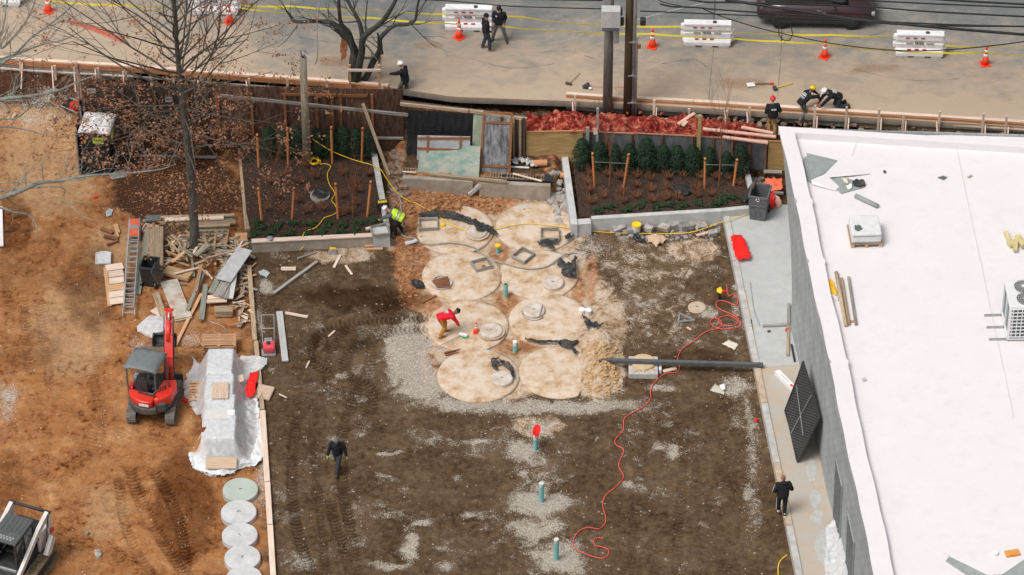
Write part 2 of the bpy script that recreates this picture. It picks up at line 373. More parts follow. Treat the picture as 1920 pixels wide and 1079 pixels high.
# ================================================= SETTING
def build_ground():
 xs = np.arange(-20.6, 20.6, .046); ys = np.arange(-17.6, 13.6, .046)
 gx = np.concatenate([[-300, -120, -50, -28, -22], xs, [22, 28, 50, 120, 300]])
 gy = np.concatenate([[-300, -120, -50, -28, -20], ys, [15, 20, 40, 120, 300]])
 X, Y = np.meshgrid(gx, gy)
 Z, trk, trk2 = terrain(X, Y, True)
 big = (np.abs(X) > 21) | (Y < -18)
 Z = np.where(big & (Y < 10), 0, Z); Z = np.where(Y > 14, 1.2, Z)
 nx, ny = len(gx), len(gy)
 co = np.stack([X, Y, Z], -1).reshape(-1, 3)
 i = np.arange(nx*ny).reshape(ny, nx)
 F = np.stack([i[:-1, :-1], i[:-1, 1:], i[1:, 1:], i[1:, :-1]], -1).reshape(-1, 4)
 me = bpy.data.meshes.new('ground')
 me.vertices.add(len(co)); me.vertices.foreach_set('co', co.ravel())
 me.loops.add(F.size); me.loops.foreach_set('vertex_index', F.ravel().astype(np.int32))
 me.polygons.add(len(F)); me.polygons.foreach_set('loop_start', np.arange(0, F.size, 4, dtype=np.int32))
 me.polygons.foreach_set('loop_total', np.full(len(F), 4, dtype=np.int32))
 me.polygons.foreach_set('use_smooth', np.ones(len(F), bool))
 me.update(calc_edges=True)
 PX, PY = proj(X, Y, 0)
 PX = PX+(fbm(X*1.3, Y*1.3, 71)-.5)*30; PY = PY+(fbm(X*1.3, Y*1.3, 77)-.5)*24
 def E(cx, cy, rx, ry, s=.35): return 1-sst(1-s, 1+s, np.hypot((PX-cx)/rx, (PY-cy)/ry))
 mx = np.maximum
 px0, py0 = proj(X, Y, 0)
 clay = 1-sst(-26, 10, px0-curb_x_px(py0)+(fbm(X*2.2, Y*2.2, 400)-.5)*44)
 clay = clay*(1-sst(0, 1, (py0 > 0)*0.))
 tan = mx(E(950, 560, 165, 185, .12), E(1000, 430, 95, 60, .3))
 tan = mx(tan, .66*E(1120, 610, 60, 90)); tan = mx(tan, .9*E(1125, 685, 45, 65))
 tan = mx(tan, .40*E(1220, 490, 110, 60)); tan = mx(tan, .36*E(1210, 590, 130, 70))
 tan = mx(tan, .56*E(1010, 800, 60, 22)); tan = mx(tan, .6*E(640, 478, 75, 18)); tan = mx(tan, .55*E(1300, 470, 60, 25))
 redc = mx(E(850, 375, 130, 34, .4), E(770, 480, 38, 90, .4)*.85); redc = mx(redc, E(1050, 340, 40, 60)*.5)
 redc = mx(redc, .9*E(950, 572, 30, 26, .6)); redc = mx(redc, .9*E(965, 648, 50, 14, .6)); redc = mx(redc, .75*E(938, 470, 24, 24, .6)); redc = mx(redc, .8*E(1085, 540, 16, 40, .6)); redc = mx(redc, .7*E(800, 690, 22, 45))
 redc = mx(redc, .75*E(740, 310, 22, 50)); redc = mx(redc, .6*E(1110, 520, 16, 60)); redc = mx(redc, .85*E(795, 570, 40, 16))
 grav = mx(E(768, 672, 40, 70, .6), E(800, 722, 60, 28, .7)); grav = mx(grav, mx(E(900, 758, 120, 15, .9), E(1060, 762, 150, 14, .9))*.85)
 grav = mx(grav, .5*E(1010, 940, 40, 150, .9))
 for a in ((985, 845, 34, 22, .85), (1018, 800, 30, 16, .7), (1005, 892, 40, 12, .55), (1015, 945, 62, 20, .95), (1000, 992, 50, 20, .9), (1050, 1050, 48, 30, .95), (1000, 1040, 20, 10, .7),
    (1262, 845, 22, 14, .7), (1180, 915, 20, 10, .55), (1235, 840, 12, 10, .6), (768, 1022, 12, 26, .9), (790, 985, 30, 6, .6), (640, 705, 14, 10, .75), (900, 825, 26, 8, .7), (725, 845, 26, 5, .7),
    (890, 970, 26, 6, .5), (1240, 730, 30, 9, .7), (1380, 722, 34, 16, .75), (500, 540, 14, 14, .8), (484, 600, 12, 26, .5), (600, 650, 7, 40, .35), (1330, 585, 16, 9, .8), (1100, 470, 40, 24, .55),
    (560, 1050, 30, 18, .55), (730, 1062, 40, 9, .7), (840, 1058, 24, 10, .6), (1410, 900, 16, 120, .45), (1405, 780, 10, 70, .5), (1300, 400, 90, 26, .5), (1385, 560, 10, 120, .4), (205, 520, 40, 26, .4), (270, 650, 36, 20, .45), (375, 640, 60, 20, .4), (490, 900, 14, 60, .55), (10, 750, 22, 40, .6),
    (70, 225, 90, 20, .4), (1200, 570, 40, 14, .45), (1290, 640, 30, 20, .35), (1140, 730, 40, 12, .5)):
  grav = mx(grav, (a[4]*.9+.08)*E(*a[:4], .85))
 grav = mx(grav, .33*np.clip((fbm(X*1.1+9, Y*1.6, 91)-.52)*6, 0, 1)*(1-clay))
 litter = mx(E(335, 360, 130, 62, .35), E(310, 270, 130, 60, .4)); litter = mx(litter, .38*E(30, 430, 30, 50)); litter = mx(litter, .5*E(430, 500, 40, 40))
 north = sst(0, .4, Y-(wall_y(X)-.2))*sst(140, 165, px0); n2 = (1-sst(.9, 1.7, street_y(X)-Y))*(1-sst(140, 165, px0))
 litter = mx(litter, mx(north*.75*(1-sst(980, 1010, px0)), n2*.8)); litter = mx(litter, north*.6*sst(1385, 1420, px0))
 damp = trk*0
 damp = mx(damp, .75*E(690, 560, 130, 26)); damp = mx(damp, .7*E(595, 650, 22, 30)); damp = mx(damp, .5*E(660, 640, 40, 40))
 damp = mx(damp, .85*E(345, 950, 60, 110)); damp = mx(damp, .6*E(170, 540, 60, 90)); damp = mx(damp, .55*E(10, 950, 50, 110)); damp = mx(damp, .5*E(60, 660, 60, 40)); damp = mx(damp, .55*E(380, 760, 30, 90))
 damp = mx(damp, .75*E(25, 420, 34, 60)); damp = mx(damp, .6*E(300, 690, 40, 90)); damp = mx(damp, .5*E(1300, 680, 90, 24)); damp = mx(damp, .35*E(1240, 760, 120, 30))
 redn = north*sst(984, 992, px0)*(1-sst(1395, 1440, px0))*sst(.22, .42, street_y(X)-Y)
 pale = mx(.65*E(90, 300, 110, 120, .5)*clay, .6*E(130, 620, 90, 110, .5)*clay); pale = mx(pale, .5*E(200, 960, 50, 60)*clay); pale = mx(pale, .6*E(210, 470, 60, 60)*clay)
 def attr(nm, a, b, c, d):
  at = me.attributes.new(nm, 'FLOAT_COLOR', 'POINT')
  at.data.foreach_set('color', np.stack([a, b, c, d], -1).astype(np.float32).ravel())
 attr('soil_a', clay, tan, grav, litter); attr('soil_b', damp, redn, redc, pale); attr('print_damp_shade', mx(trk, trk2), damp, damp, damp)
 m = bpy.data.materials.new('site_soil'); n, l = nodes_of(m); b = n['Principled BSDF']; b.inputs['Roughness'].default_value = .95; b.inputs['Specular IOR Level'].default_value = .05
 tc = n.new('ShaderNodeTexCoord')
 def noise(s, d=6, r=.62, dist=0):
  x = n.new('ShaderNodeTexNoise'); x.inputs['Scale'].default_value = s; x.inputs['Detail'].default_value = d; x.inputs['Roughness'].default_value = r; x.inputs['Distortion'].default_value = dist
  l.new(tc.outputs['Object'], x.inputs['Vector']); return x.outputs['Fac']
 def ramp(src, *st):
  x = n.new('ShaderNodeValToRGB'); e = x.color_ramp.elements
  while len(e) < len(st): e.new(.5)
  for k, (p, c) in enumerate(st): e[k].position = p; e[k].color = (*c, 1) if len(c) == 3 else c
  l.new(src, x.inputs[0]); return x.outputs[0]
 def mth(op, a, b2=None, c=None):
  x = n.new('ShaderNodeMath'); x.operation = op
  for k, v in enumerate((a, b2, c)):
   if v is None: continue
   if isinstance(v, (int, float)): x.inputs[k].default_value = v
   else: l.new(v, x.inputs[k])
  return x.outputs[0]
 def mix(f, a, b2):
  x = n.new('ShaderNodeMixRGB')
  for k, v in ((0, f), (1, a), (2, b2)):
   if isinstance(v, (int, float)): x.inputs[k].default_value = v
   elif isinstance(v, tuple): x.inputs[k].default_value = (*v, 1)
   else: l.new(v, x.inputs[k])
  return x.outputs[0]
 A = n.new('ShaderNodeAttribute'); A.attribute_name = 'soil_a'; B = n.new('ShaderNodeAttribute'); B.attribute_name = 'soil_b'
 sa = n.new('ShaderNodeSeparateColor'); l.new(A.outputs['Color'], sa.inputs[0]); sb = n.new('ShaderNodeSeparateColor'); l.new(B.outputs['Color'], sb.inputs[0])
 nL = noise(.9, 8, .68, .4); nM = noise(4.2, 8, .7, .3); nF = noise(22, 6, .7); nP = noise(1.9, 9, .72, .8)
 def edge(mask, nz, amp, w=.12):
  s = mth('ADD', mask, mth('MULTIPLY', mth('SUBTRACT', nz, .5), amp))
  x = n.new('ShaderNodeMapRange'); x.interpolation_type = 'SMOOTHSTEP'; l.new(s, x.inputs[0]); x.inputs[1].default_value = .5-w; x.inputs[2].default_value = .5+w
  return x.outputs[0]
 nC = mix(.5, nM, noise(.75, 10, .7, .3)); nB = mix(.5, nM, noise(.6, 10, .7, .5))
 brown = ramp(nB, (.37, (.038, .022, .011)), (.46, (.086, .054, .029)), (.53, (.130, .086, .050)), (.65, (.22, .155, .096)))
 brown = mix(mth('MULTIPLY', edge(nL, nM, 1.2, .15), .35), brown, (.14, .092, .053))
 brown = mix(mth('MULTIPLY', edge(nP, nF, .7, .08), .5), brown, (.050, .032, .021))
 clayc = ramp(nC, (.39, (.085, .030, .010)), (.455, (.27, .105, .037)), (.53, (.44, .22, .095)), (.61, (.62, .40, .22)))
 clayc = mix(mth('MULTIPLY', edge(nL, nM, 1.2, .16), .6), clayc, (.40, .175, .06))
 clayc = mix(mth('MULTIPLY', edge(nP, nM, .9, .16), .5), clayc, (.20, .090, .044))
 clayc = mix(mth('MULTIPLY', edge(B.outputs['Alpha'], nM, .9, .25), .6), clayc, (.46, .315, .18))
 tanc = ramp(mix(.5, nM, nP), (.37, (.26, .14, .066)), (.44, (.42, .28, .16)), (.50, (.52, .39, .275)), (.59, (.60, .51, .42)))
 redcc = ramp(nM, (.34, (.15, .055, .024)), (.5, (.34, .15, .065)), (.66, (.54, .31, .17)))
 litc = ramp(nF, (.35, (.030, .016, .011)), (.6, (.10, .048, .028)), (.72, (.24, .11, .05)))
 redn_c = ramp(nM, (.40, (.075, .010, .009)), (.48, (.25, .022, .019)), (.55, (.38, .075, .05)), (.64, (.50, .24, .15)))
 vo = n.new('ShaderNodeTexVoronoi'); vo.inputs['Scale'].default_value = 26; l.new(tc.outputs['Object'], vo.inputs['Vector'])
 vs = n.new('ShaderNodeSeparateColor'); l.new(vo.outputs['Color'], vs.inputs[0])
 gravc = ramp(vs.outputs[0], (.0, (.31, .275, .23)), (.5, (.43, .39, .335)), (1, (.58, .545, .49)))
 c = mix(sa.outputs[0], brown, clayc)
 c = mix(edge(A.outputs['Alpha'], nP, 1.3, .2), c, litc)
 c = mix(mth('MULTIPLY', edge(sa.outputs[1], mix(.45, nP, nF), 2.4, .2), .93), c, tanc)
 c = mix(mth('MULTIPLY', edge(sb.outputs[2], nM, .9, .22), .85), c, redcc)
 c = mix(mth('MULTIPLY', edge(sa.outputs[2], mix(.5, nP, nF), 3.6, .2), .80), c, gravc)
 mm0 = n.new('ShaderNodeMixRGB'); mm0.blend_type = 'MULTIPLY'; l.new(mth('MULTIPLY', edge(sb.outputs[0], mix(.5, nM, nP), 1.5, .28), .85), mm0.inputs[0]); l.new(c, mm0.inputs[1]); mm0.inputs[2].default_value = (.40, .33, .28, 1); c = mm0.outputs[0]
 TK = n.new('ShaderNodeAttribute'); TK.attribute_name = 'print_damp_shade'; ts_ = n.new('ShaderNodeSeparateColor'); l.new(TK.outputs['Color'], ts_.inputs[0]); m9 = n.new('ShaderNodeMixRGB'); m9.blend_type = 'MULTIPLY'; l.new(mth('MINIMUM', mth('MULTIPLY', ts_.outputs[0], mth('MULTIPLY_ADD', nM, 1.2, .4)), .95), m9.inputs[0]); l.new(c, m9.inputs[1]); m9.inputs[2].default_value = (.36, .31, .28, 1); c = m9.outputs[0]  # darkens the prints: damp earth plus painted shade between the ribs
 c = mix(mth('MULTIPLY', edge(sb.outputs[1], nP, 1.0, .25), .9), c, redn_c)
 v2 = n.new('ShaderNodeTexVoronoi'); v2.inputs['Scale'].default_value = 9.5; l.new(tc.outputs['Object'], v2.inputs['Vector'])
 s2 = n.new('ShaderNodeSeparateColor'); l.new(v2.outputs['Color'], s2.inputs[0])
 chip = mth('MULTIPLY', mth('GREATER_THAN', s2.outputs[0], .90), mth('LESS_THAN', v2.outputs['Distance'], mth('MULTIPLY', s2.outputs[1], .36)))
 chip = mth('MULTIPLY', chip, mth('GREATER_THAN', nL, .44))
 c = mix(mth('MULTIPLY', chip, .6), c, ramp(s2.outputs[2], (0, (.36, .30, .22)), (1, (.62, .59, .54))))
 g = mix(.5, (1, 1, 1), ramp(nF, (.35, (.62, .62, .62)), (.65, (1.35, 1.35, 1.35))))
 mm = n.new('ShaderNodeMixRGB'); mm.blend_type = 'MULTIPLY'; mm.inputs[0].default_value = 1; l.new(c, mm.inputs[1]); l.new(g, mm.inputs[2])
 l.new(mm.outputs[0], b.inputs['Base Color'])
 bp = n.new('ShaderNodeBump'); bp.inputs['Strength'].default_value = .8; bp.inputs['Distance'].default_value = .055
 hh = mth('ADD', nM, mth('MULTIPLY', nF, .35)); l.new(hh, bp.inputs['Height']); l.new(bp.outputs[0], b.inputs['Normal'])
 me.materials.append(m)
 o = bpy.data.objects.new('ground', me); COL.objects.link(o); struct(o)
build_ground()
def street_mat():
 m = bpy.data.materials.new('dusty_asphalt'); n, l = nodes_of(m); b = n['Principled BSDF']; b.inputs['Roughness'].default_value = .9; b.inputs['Specular IOR Level'].default_value = .2
 tc = n.new('ShaderNodeTexCoord'); at = n.new('ShaderNodeAttribute'); at.attribute_name = 'dust'
 def noise(s, d=8, st=(1, 1, 1)):
  mp = n.new('ShaderNodeMapping'); mp.inputs['Scale'].default_value = st; l.new(tc.outputs['Object'], mp.inputs[0])
  x = n.new('ShaderNodeTexNoise'); x.inputs['Scale'].default_value = s; x.inputs['Detail'].default_value = d; x.inputs['Roughness'].default_value = .68; x.inputs['Distortion'].default_value = .3
  l.new(mp.outputs[0], x.inputs[0]); return x.outputs['Fac']
 n1 = noise(.6, 9, (.9, 1.2, 1)); n2 = noise(2.2, 9, (.8, 1.3, 1)); n3 = noise(40, 3)
 def mth(op, a, b2):
  x = n.new('ShaderNodeMath'); x.operation = op
  for k, v in enumerate((a, b2)):
   if isinstance(v, (int, float)): x.inputs[k].default_value = v
   else: l.new(v, x.inputs[k])
  return x.outputs[0]
 s = mth('ADD', at.outputs['Fac'], mth('ADD', mth('MULTIPLY', mth('SUBTRACT', n1, .5), 1.2), mth('MULTIPLY', mth('SUBTRACT', n2, .5), .9)))
 r = n.new('ShaderNodeValToRGB'); e = r.color_ramp.elements; e.new(.5); e.new(.7)
 for k, (p, c) in enumerate(((.10, (.150, .162, .162)), (.42, (.235, .222, .20)), (.68, (.34, .285, .225)), (.98, (.45, .35, .26)))): e[k].position = p; e[k].color = (*c, 1)
 l.new(s, r.inputs[0])
 r2 = n.new('ShaderNodeValToRGB'); r2.color_ramp.elements[0].position = .60; r2.color_ramp.elements[1].position = .74; l.new(n2, r2.inputs[0])
 mx = n.new('ShaderNodeMixRGB'); f = mth('MULTIPLY', r2.outputs[0], .5); l.new(f, mx.inputs[0]); l.new(r.outputs[0], mx.inputs[1]); mx.inputs[2].default_value = (.46, .30, .18, 1)
 g = n.new('ShaderNodeValToRGB'); g.color_ramp.elements[0].position = .35; g.color_ramp.elements[1].position = .65; g.color_ramp.elements[0].color = (.82, .82, .82, 1); g.color_ramp.elements[1].color = (1.12, 1.12, 1.12, 1); l.new(n3, g.inputs[0])
 mm = n.new('ShaderNodeMixRGB'); mm.blend_type = 'MULTIPLY'; mm.inputs[0].default_value = 1; l.new(mx.outputs[0], mm.inputs[1]); l.new(g.outputs[0], mm.inputs[2]); l.new(mm.outputs[0], b.inputs['Base Color'])
 bp = n.new('ShaderNodeBump'); bp.inputs['Strength'].default_value = .25; bp.inputs['Distance'].default_value = .02; l.new(n3, bp.inputs['Height']); l.new(bp.outputs[0], b.inputs['Normal'])
 return m
def build_street():
 xs = np.concatenate([[-300, -80, -30], np.arange(-21, 21.1, .5), [30, 80, 300]])
 offs = [0, .25, .5, 1, 1.5, 2, 2.5, 3, 3.5, 4, 4.5, 5, 5.5, 6, 7, 9, 14, 40, 300]
 vs = []; du = []
 for k, o in enumerate(offs):
  for x in xs:
   y = street_y(np.clip(x, -21, 60))+o; vs.append((x, y, STREET))
   px, py = proj(x, y, STREET)
   d = 1.08-o/7.5
   if px > 1440: d += .08
   if px > 480 and px < 800: d -= .22
   if px < 300: d += .15
   du.append(d)
 n0 = len(vs)
 for x in xs: vs.append((x, street_y(np.clip(x, -21, 60)), STREET-.28)); du.append(.3)
 w = len(xs); fs = []
 for k in range(len(offs)-1):
  for i in range(w-1): fs.append((k*w+i, k*w+i+1, (k+1)*w+i+1, (k+1)*w+i))
 for i in range(w-1): fs.append((n0+i, n0+i+1, i+1, i))
 me = bpy.data.meshes.new('street'); me.from_pydata(vs, [], fs); me.update()
 a = me.attributes.new('dust', 'FLOAT', 'POINT'); a.data.foreach_set('value', du)
 me.materials.append(street_mat())
 o = bpy.data.objects.new('street', me); COL.objects.link(o); struct(o)
build_street()
def flat_strip(name, pts, w, z, m, jag=0):
 """thin marking sheet following points"""
 P = catmull([(*G(a, b, z).xy, z) for a, b in pts], 6); mb = MB(); vs = []
 for i, p in enumerate(P):
  d = (P[min(i+1, len(P)-1)]-P[max(i-1, 0)]).normalized(); nn = Vector((-d.y, d.x, 0)); ww = w/2*(1+jag*(random.random()-.5))
  vs += [p+nn*ww, p-nn*ww]
 mb.add(vs, [(2*i, 2*i+1, 2*i+3, 2*i+2) for i in range(len(P)-1)]); return struct(mb.build(name, m))
flat_strip('lane_line', [(1520, 6), (1590, 12), (1719, 21)], .11, STREET+.004, mat('worn_road_paint', (.62, .62, .60), (.78, .78, .76), .8, 9))
OLDP = mat('faded_road_paint', (.24, .245, .235), (.36, .355, .34), .9, 14)
flat_strip('faded_line', [(1190, 38), (1260, 20), (1320, 6)], .07, STREET+.004, OLDP)
flat_strip('faded_line', [(1025, 82), (1060, 76), (1095, 64)], .06, STREET+.004, OLDP)
flat_strip('asphalt_seam', [(1341, 0), (1340, 20), (1337, 46)], .06, STREET+.004, mat('tar', (.06, .065, .065), (.09, .09, .09), .8))
flat_strip('asphalt_seam', [(1338, 92), (1333, 140), (1329, 190)], .014, STREET+.004, MATS['tar'], 1)
flat_strip('asphalt_seam', [(1467, 60), (1463, 120), (1458, 185)], .014, STREET+.004, MATS['tar'], 1)
def spray(pts, ws, z, name, col, a=.75):
 m = bpy.data.materials.new('red_marking_spray'); n, l = nodes_of(m); b = n['Principled BSDF']; b.inputs['Base Color'].default_value = (*col, 1); b.inputs['Roughness'].default_value = .9
 tc = n.new('ShaderNodeTexCoord'); nz = n.new('ShaderNodeTexNoise'); nz.inputs['Scale'].default_value = 14; nz.inputs['Detail'].default_value = 8; l.new(tc.outputs['Object'], nz.inputs['Vector'])
 at = n.new('ShaderNodeAttribute'); at.attribute_name = 'cover'
 ad = n.new('ShaderNodeMath'); ad.operation = 'MULTIPLY_ADD'; l.new(at.outputs['Fac'], ad.inputs[0]); ad.inputs[1].default_value = 1.0; l.new(nz.outputs['Fac'], ad.inputs[2])
 mr = n.new('ShaderNodeMapRange'); l.new(ad.outputs[0], mr.inputs[0]); mr.inputs[1].default_value = .80; mr.inputs[2].default_value = 1.75; mr.inputs[4].default_value = a
 l.new(mr.outputs[0], b.inputs['Alpha'])
 P = [Vector((*G(x, y, z).xy, z)) for x, y in pts]; Q = catmull(P, 5); W = np.interp(np.linspace(0, 1, len(Q)), np.linspace(0, 1, len(ws)), ws)
 vs = []; cv = []
 for i, p in enumerate(Q):
  d = (Q[min(i+1, len(Q)-1)]-Q[max(i-1, 0)]).normalized(); nn = Vector((-d.y, d.x, 0))
  for t in (-1, -.5, 0, .5, 1): vs.append(p+nn*W[i]*t); cv.append((1-abs(t)**2)*(1 if 2 < i < len(Q)-3 else .2))
 fs = [(5*i+k, 5*i+k+1, 5*i+k+6, 5*i+k+5) for i in range(len(Q)-1) for k in range(4)]
 me = bpy.data.meshes.new(name); me.from_pydata([tuple(v) for v in vs], [], fs); at2 = me.attributes.new('cover', 'FLOAT', 'POINT'); at2.data.foreach_set('value', cv); me.materials.append(m)
 o = bpy.data.objects.new(name, me); COL.objects.link(o); struct(o)
spray([(112, 34), (150, 46), (185, 58), (215, 70), (250, 88)], [.08, .20, .26, .26, .18], STREET+.004, 'paint_mark', (.66, .075, .04), .8)
spray([(1070, 160), (1130, 164), (1180, 164), (1215, 164)], [.05, .10, .12, .08], STREET+.004, 'paint_mark', (.62, .13, .07), .4)
SLABZ = .28
def px_poly(name, pts, z, m, thick=.3, kind='structure'):
 P = [G(a, b, z) for a, b in pts]; P = [(p.x, p.y) for p in P]
 ar = sum(P[i][0]*P[(i+1) % len(P)][1]-P[(i+1) % len(P)][0]*P[i][1] for i in range(len(P)))
 if ar < 0: P = P[::-1]
 o = MB().prism(P, z-thick, z).build(name, m)
 if kind: o['kind'] = kind
 return o
FRESH = mat('fresh_grey_concrete', (.40, .42, .42), (.50, .515, .51), .85, 2.2, bump=.25, bscale=90, contrast=.5, dirt=(.50, .41, .31), dirtamt=.22)
STAINED = mat('clay_stained_concrete', (.46, .385, .30), (.42, .415, .39), .9, .9, contrast=.5, bump=.2, bscale=60, dirt=(.52, .34, .19), dirtamt=.55)
def kx(y): return 1362+.2035*(y-395)
px_poly('pavement', [(kx(398), 398), (1412, 381), (1510, 386), (1510, 682), (kx(688), 690)], SLABZ, FRESH)
px_poly('pavement', [(kx(690)+1, 690.3), (1510, 682.3), (1700, 682), (1700, 1200), (kx(1200), 1200)], SLABZ-.01, STAINED)
def wall_run(name, pts, z0, z1, w, m, label, cat='kerb', group=None, side=1):
 P = [G(a, b, z1) for a, b in pts]; mb = MB()
 for a, b in zip(P[:-1], P[1:]):
  d = (b-a); d.z = 0; d.normalize(); nn = Vector((-d.y, d.x, 0))*w*side
  q = [a, b, b+nn, a+nn]
  if side < 0: q = q[::-1]
  mb.prism([(p.x, p.y) for p in q], z0, z1)
 return tag(mb.build(name, m), label, cat, group)
segs = [(395, 488), (489, 578), (579, 690), (691, 755), (756, 868), (869, 985), (986, 1110)]
for i, (a, b) in enumerate(segs):
 o = wall_run('kerb_stone', [(kx(a)-8+.1*(i % 2), a), (kx(b)-8, b)], -.2, SLABZ+.05+.002*(i % 2), .23, CONC if i < 3 else CONCT if i % 2 else CONC, None, None, None, side=1)
 pos = ['topmost section of the concrete kerb, touching the planter wall', 'kerb section beside the red plastic sheet on the slab', 'kerb section beside the tangled red hose', 'kerb section just below the end of the long steel bar', 'dusty kerb section left of the leaning black mesh frame', 'dusty kerb section the man in black walks along', 'lowest kerb section at the bottom edge beside the yellow cord'][i]
 tag(o, pos, 'kerb', 'concrete kerb sections of the slab')
SLUR = mat('grey_slurry', (.36, .37, .35), (.52, .52, .50), .85, 5, contrast=.5)
for cx, cy, rx, ry in ((1523, 880, 11, 26), (1530, 935, 12, 20), (1533, 970, 14, 16), (1560, 1045, 8, 16), (1545, 1030, 16, 36)):
 pts = [(cx+rx*math.cos(a)*(.7+.5*random.random()), cy+ry*math.sin(a)*(.7+.5*random.random())) for a in np.linspace(0, 2*math.pi, 14)[:-1]]
 px_poly('dried_slurry', pts, SLABZ-.004, SLUR, .006)
for pts in ([(1352, 0)],): pass
flat_strip('saw_cut', [(1407, 530), (1414, 580), (1425, 612)], .05, SLABZ+.004, CONCG)
flat_strip('mud_smear', [(1400, 552), (1404, 580), (1412, 620)], .09, SLABZ+.004, mat('dry_mud', (.48, .38, .24), (.55, .45, .32), .9), 1.2)
flat_strip('mud_smear', [(1408, 600), (1415, 640), (1420, 660)], .07, SLABZ+.004, MATS['dry_mud'], 1.2)
def mulch_sheet(pts, z):
 P = [G(a, b, z) for a, b in pts]; xs = [p.x for p in P]; ys = [p.y for p in P]
 m = bpy.data.materials.get('dark_mulch') or mat('dark_mulch', (.014, .008, .006), (.095, .058, .040), .95, 16, detail=8, bump=.9, bscale=28)
 bm = bmesh.new(); f = bm.faces.new([bm.verts.new((p.x, p.y, 0)) for p in P])
 st = .12
 for x in np.arange(min(xs)+st, max(xs), st):
  g = bm.verts[:]+bm.edges[:]+bm.faces[:]; bmesh.ops.bisect_plane(bm, geom=g, plane_co=(x, 0, 0), plane_no=(1, 0, 0))
 for y in np.arange(min(ys)+st, max(ys), st):
  g = bm.verts[:]+bm.edges[:]+bm.faces[:]; bmesh.ops.bisect_plane(bm, geom=g, plane_co=(0, y, 0), plane_no=(0, 1, 0))
 for v in bm.verts: v.co.z = z+.10*(float(fbm(v.co.x*1.6, v.co.y*1.6, 3))-.5)+.06*(float(fbm(v.co.x*6, v.co.y*6, 4))-.5)
 for f in bm.faces:
  f.smooth = True
  if f.normal.z < 0: f.normal_flip()
 me = bpy.data.meshes.new('mulch_bed'); bm.to_mesh(me); bm.free(); me.materials.append(m)
 o = bpy.data.objects.new('mulch_bed', me); COL.objects.link(o); struct(o)
PZ = .42
mulch_sheet([(449, 262), (706, 262), (728, 441), (474, 450), (462, 400)], PZ)
mulch_sheet([(1070, 270), (1402, 290), (1413, 385), (1100, 408), (1086, 405)], PZ)
CWY = mat('planter_concrete', (.43, .445, .445), (.56, .56, .55), .85, 2.2, bump=.2, bscale=50)
t = thing('planter_wall', 'pale concrete planter wall round the right bed of young shrubs', 'planter wall')
def wr(pts, z0, z1, w, side, name, m=CWY):
 o = wall_run(name, pts, z0, z1, w, m, None, None, None, side); o.parent = t
wr([(1064, 286), (1083, 421)], -.2, .62, .25, -1, 'west_wall'); wr([(1083.3, 421.5), (1109, 419.5)], -.2, .55, .33, 1, 'corner_block')
wr([(1109.3, 411.5), (1352, 396.5)], -.2, .60, .20, 1, 'front_wall'); wr([(1352.3, 396.5), (1417, 390)], -.2, .598, .20, 1, 'front_wall_end')
wr([(1401, 305), (1413, 352)], -.2, .60, .20, -1, 'east_wall')
t = thing('planter_wall', 'dusty concrete planter wall with timber capping round the left bed of shrubs', 'planter wall')
CWD = mat('mud_stained_concrete', (.30, .27, .23), (.42, .37, .31), .9, 2.5, bump=.2, bscale=50, dirt=(.30, .19, .11), dirtamt=.6)
wr([(472, 455), (699, 443.5)], -.2, .50, .20, 1, 'front_wall', CWD); wr([(472, 455), (699, 443.5)], .501, .54, .22, 1, 'capping_board', PALE)
wr([(699.5, 441.5), (731, 440)], -.2, .62, .50, 1, 'corner_block', CWY)
wr([(706, 283), (723, 376)], -.2, .60, .22, -1, 'east_wall', CONC); wr([(723.3, 377), (731, 424)], -.2, .58, .22, -1, 'east_wall_end', CONC)
t = thing('timber_form', 'open grey timber form sitting on the corner of the left planter wall', 'frame')
fz = .66; q = [G(694, 427, fz), G(724, 420, fz), G(731, 439, fz), G(700, 442, fz)]
for a, b in zip(q, q[1:]+q[:1]):
 a2 = a+(b-a).normalized()*.02; b2 = b-(b-a).normalized()*.02; o = MB().beam(a2, b2, .05, .10).build('side', GREYW, t)
def upright_panel(name, p0, p1, z0, z1, thick, m, label=None, cat=None, group=None, parent=None, dy=0):
 a = Vector((p0[0], p0[1]+dy, z0)); b = Vector((p1[0], p1[1]+dy, z0)); d = (b-a).normalized(); nn = Vector((-d.y, d.x, 0))
 L = (b-a).length; zz1 = z1 if isinstance(z1, (tuple, list)) else (z1, z1)
 M = Matrix((d, nn, Vector((0, 0, 1)))).transposed().to_4x4(); M.translation = a
 vs = [(0, 0, 0), (L, 0, 0), (L, thick, 0), (0, thick, 0), (0, 0, zz1[0]-z0), (L, 0, zz1[1]-z0), (L, thick, zz1[1]-z0), (0, thick, zz1[0]-z0)]
 mb = MB().add(vs, [(0, 3, 2, 1), (4, 5, 6, 7), (0, 1, 5, 4), (1, 2, 6, 5), (2, 3, 7, 6), (3, 0, 4, 7)])
 o = mb.build(name, m, parent); o.matrix_world = M if not parent else M
 if label: tag(o, label, cat, group)
 return o
def wp(px, z=0):
 x = G(px, 300, 0).x; return (x, wall_y(x))
hx = [405, 468, 530, 592, 634, 692, 758]
hlab = ['dark brown hoarding panel behind the bare oak, at its left end', 'brown hoarding panel with an orange post, just right of the oak trunk', 'brown hoarding panel directly behind the round wooden post', 'brown hoarding panel with an orange top rail right of the round post', 'dark brown hoarding panel below the forked street tree', 'faded brown hoarding panel next to the black fabric screen']
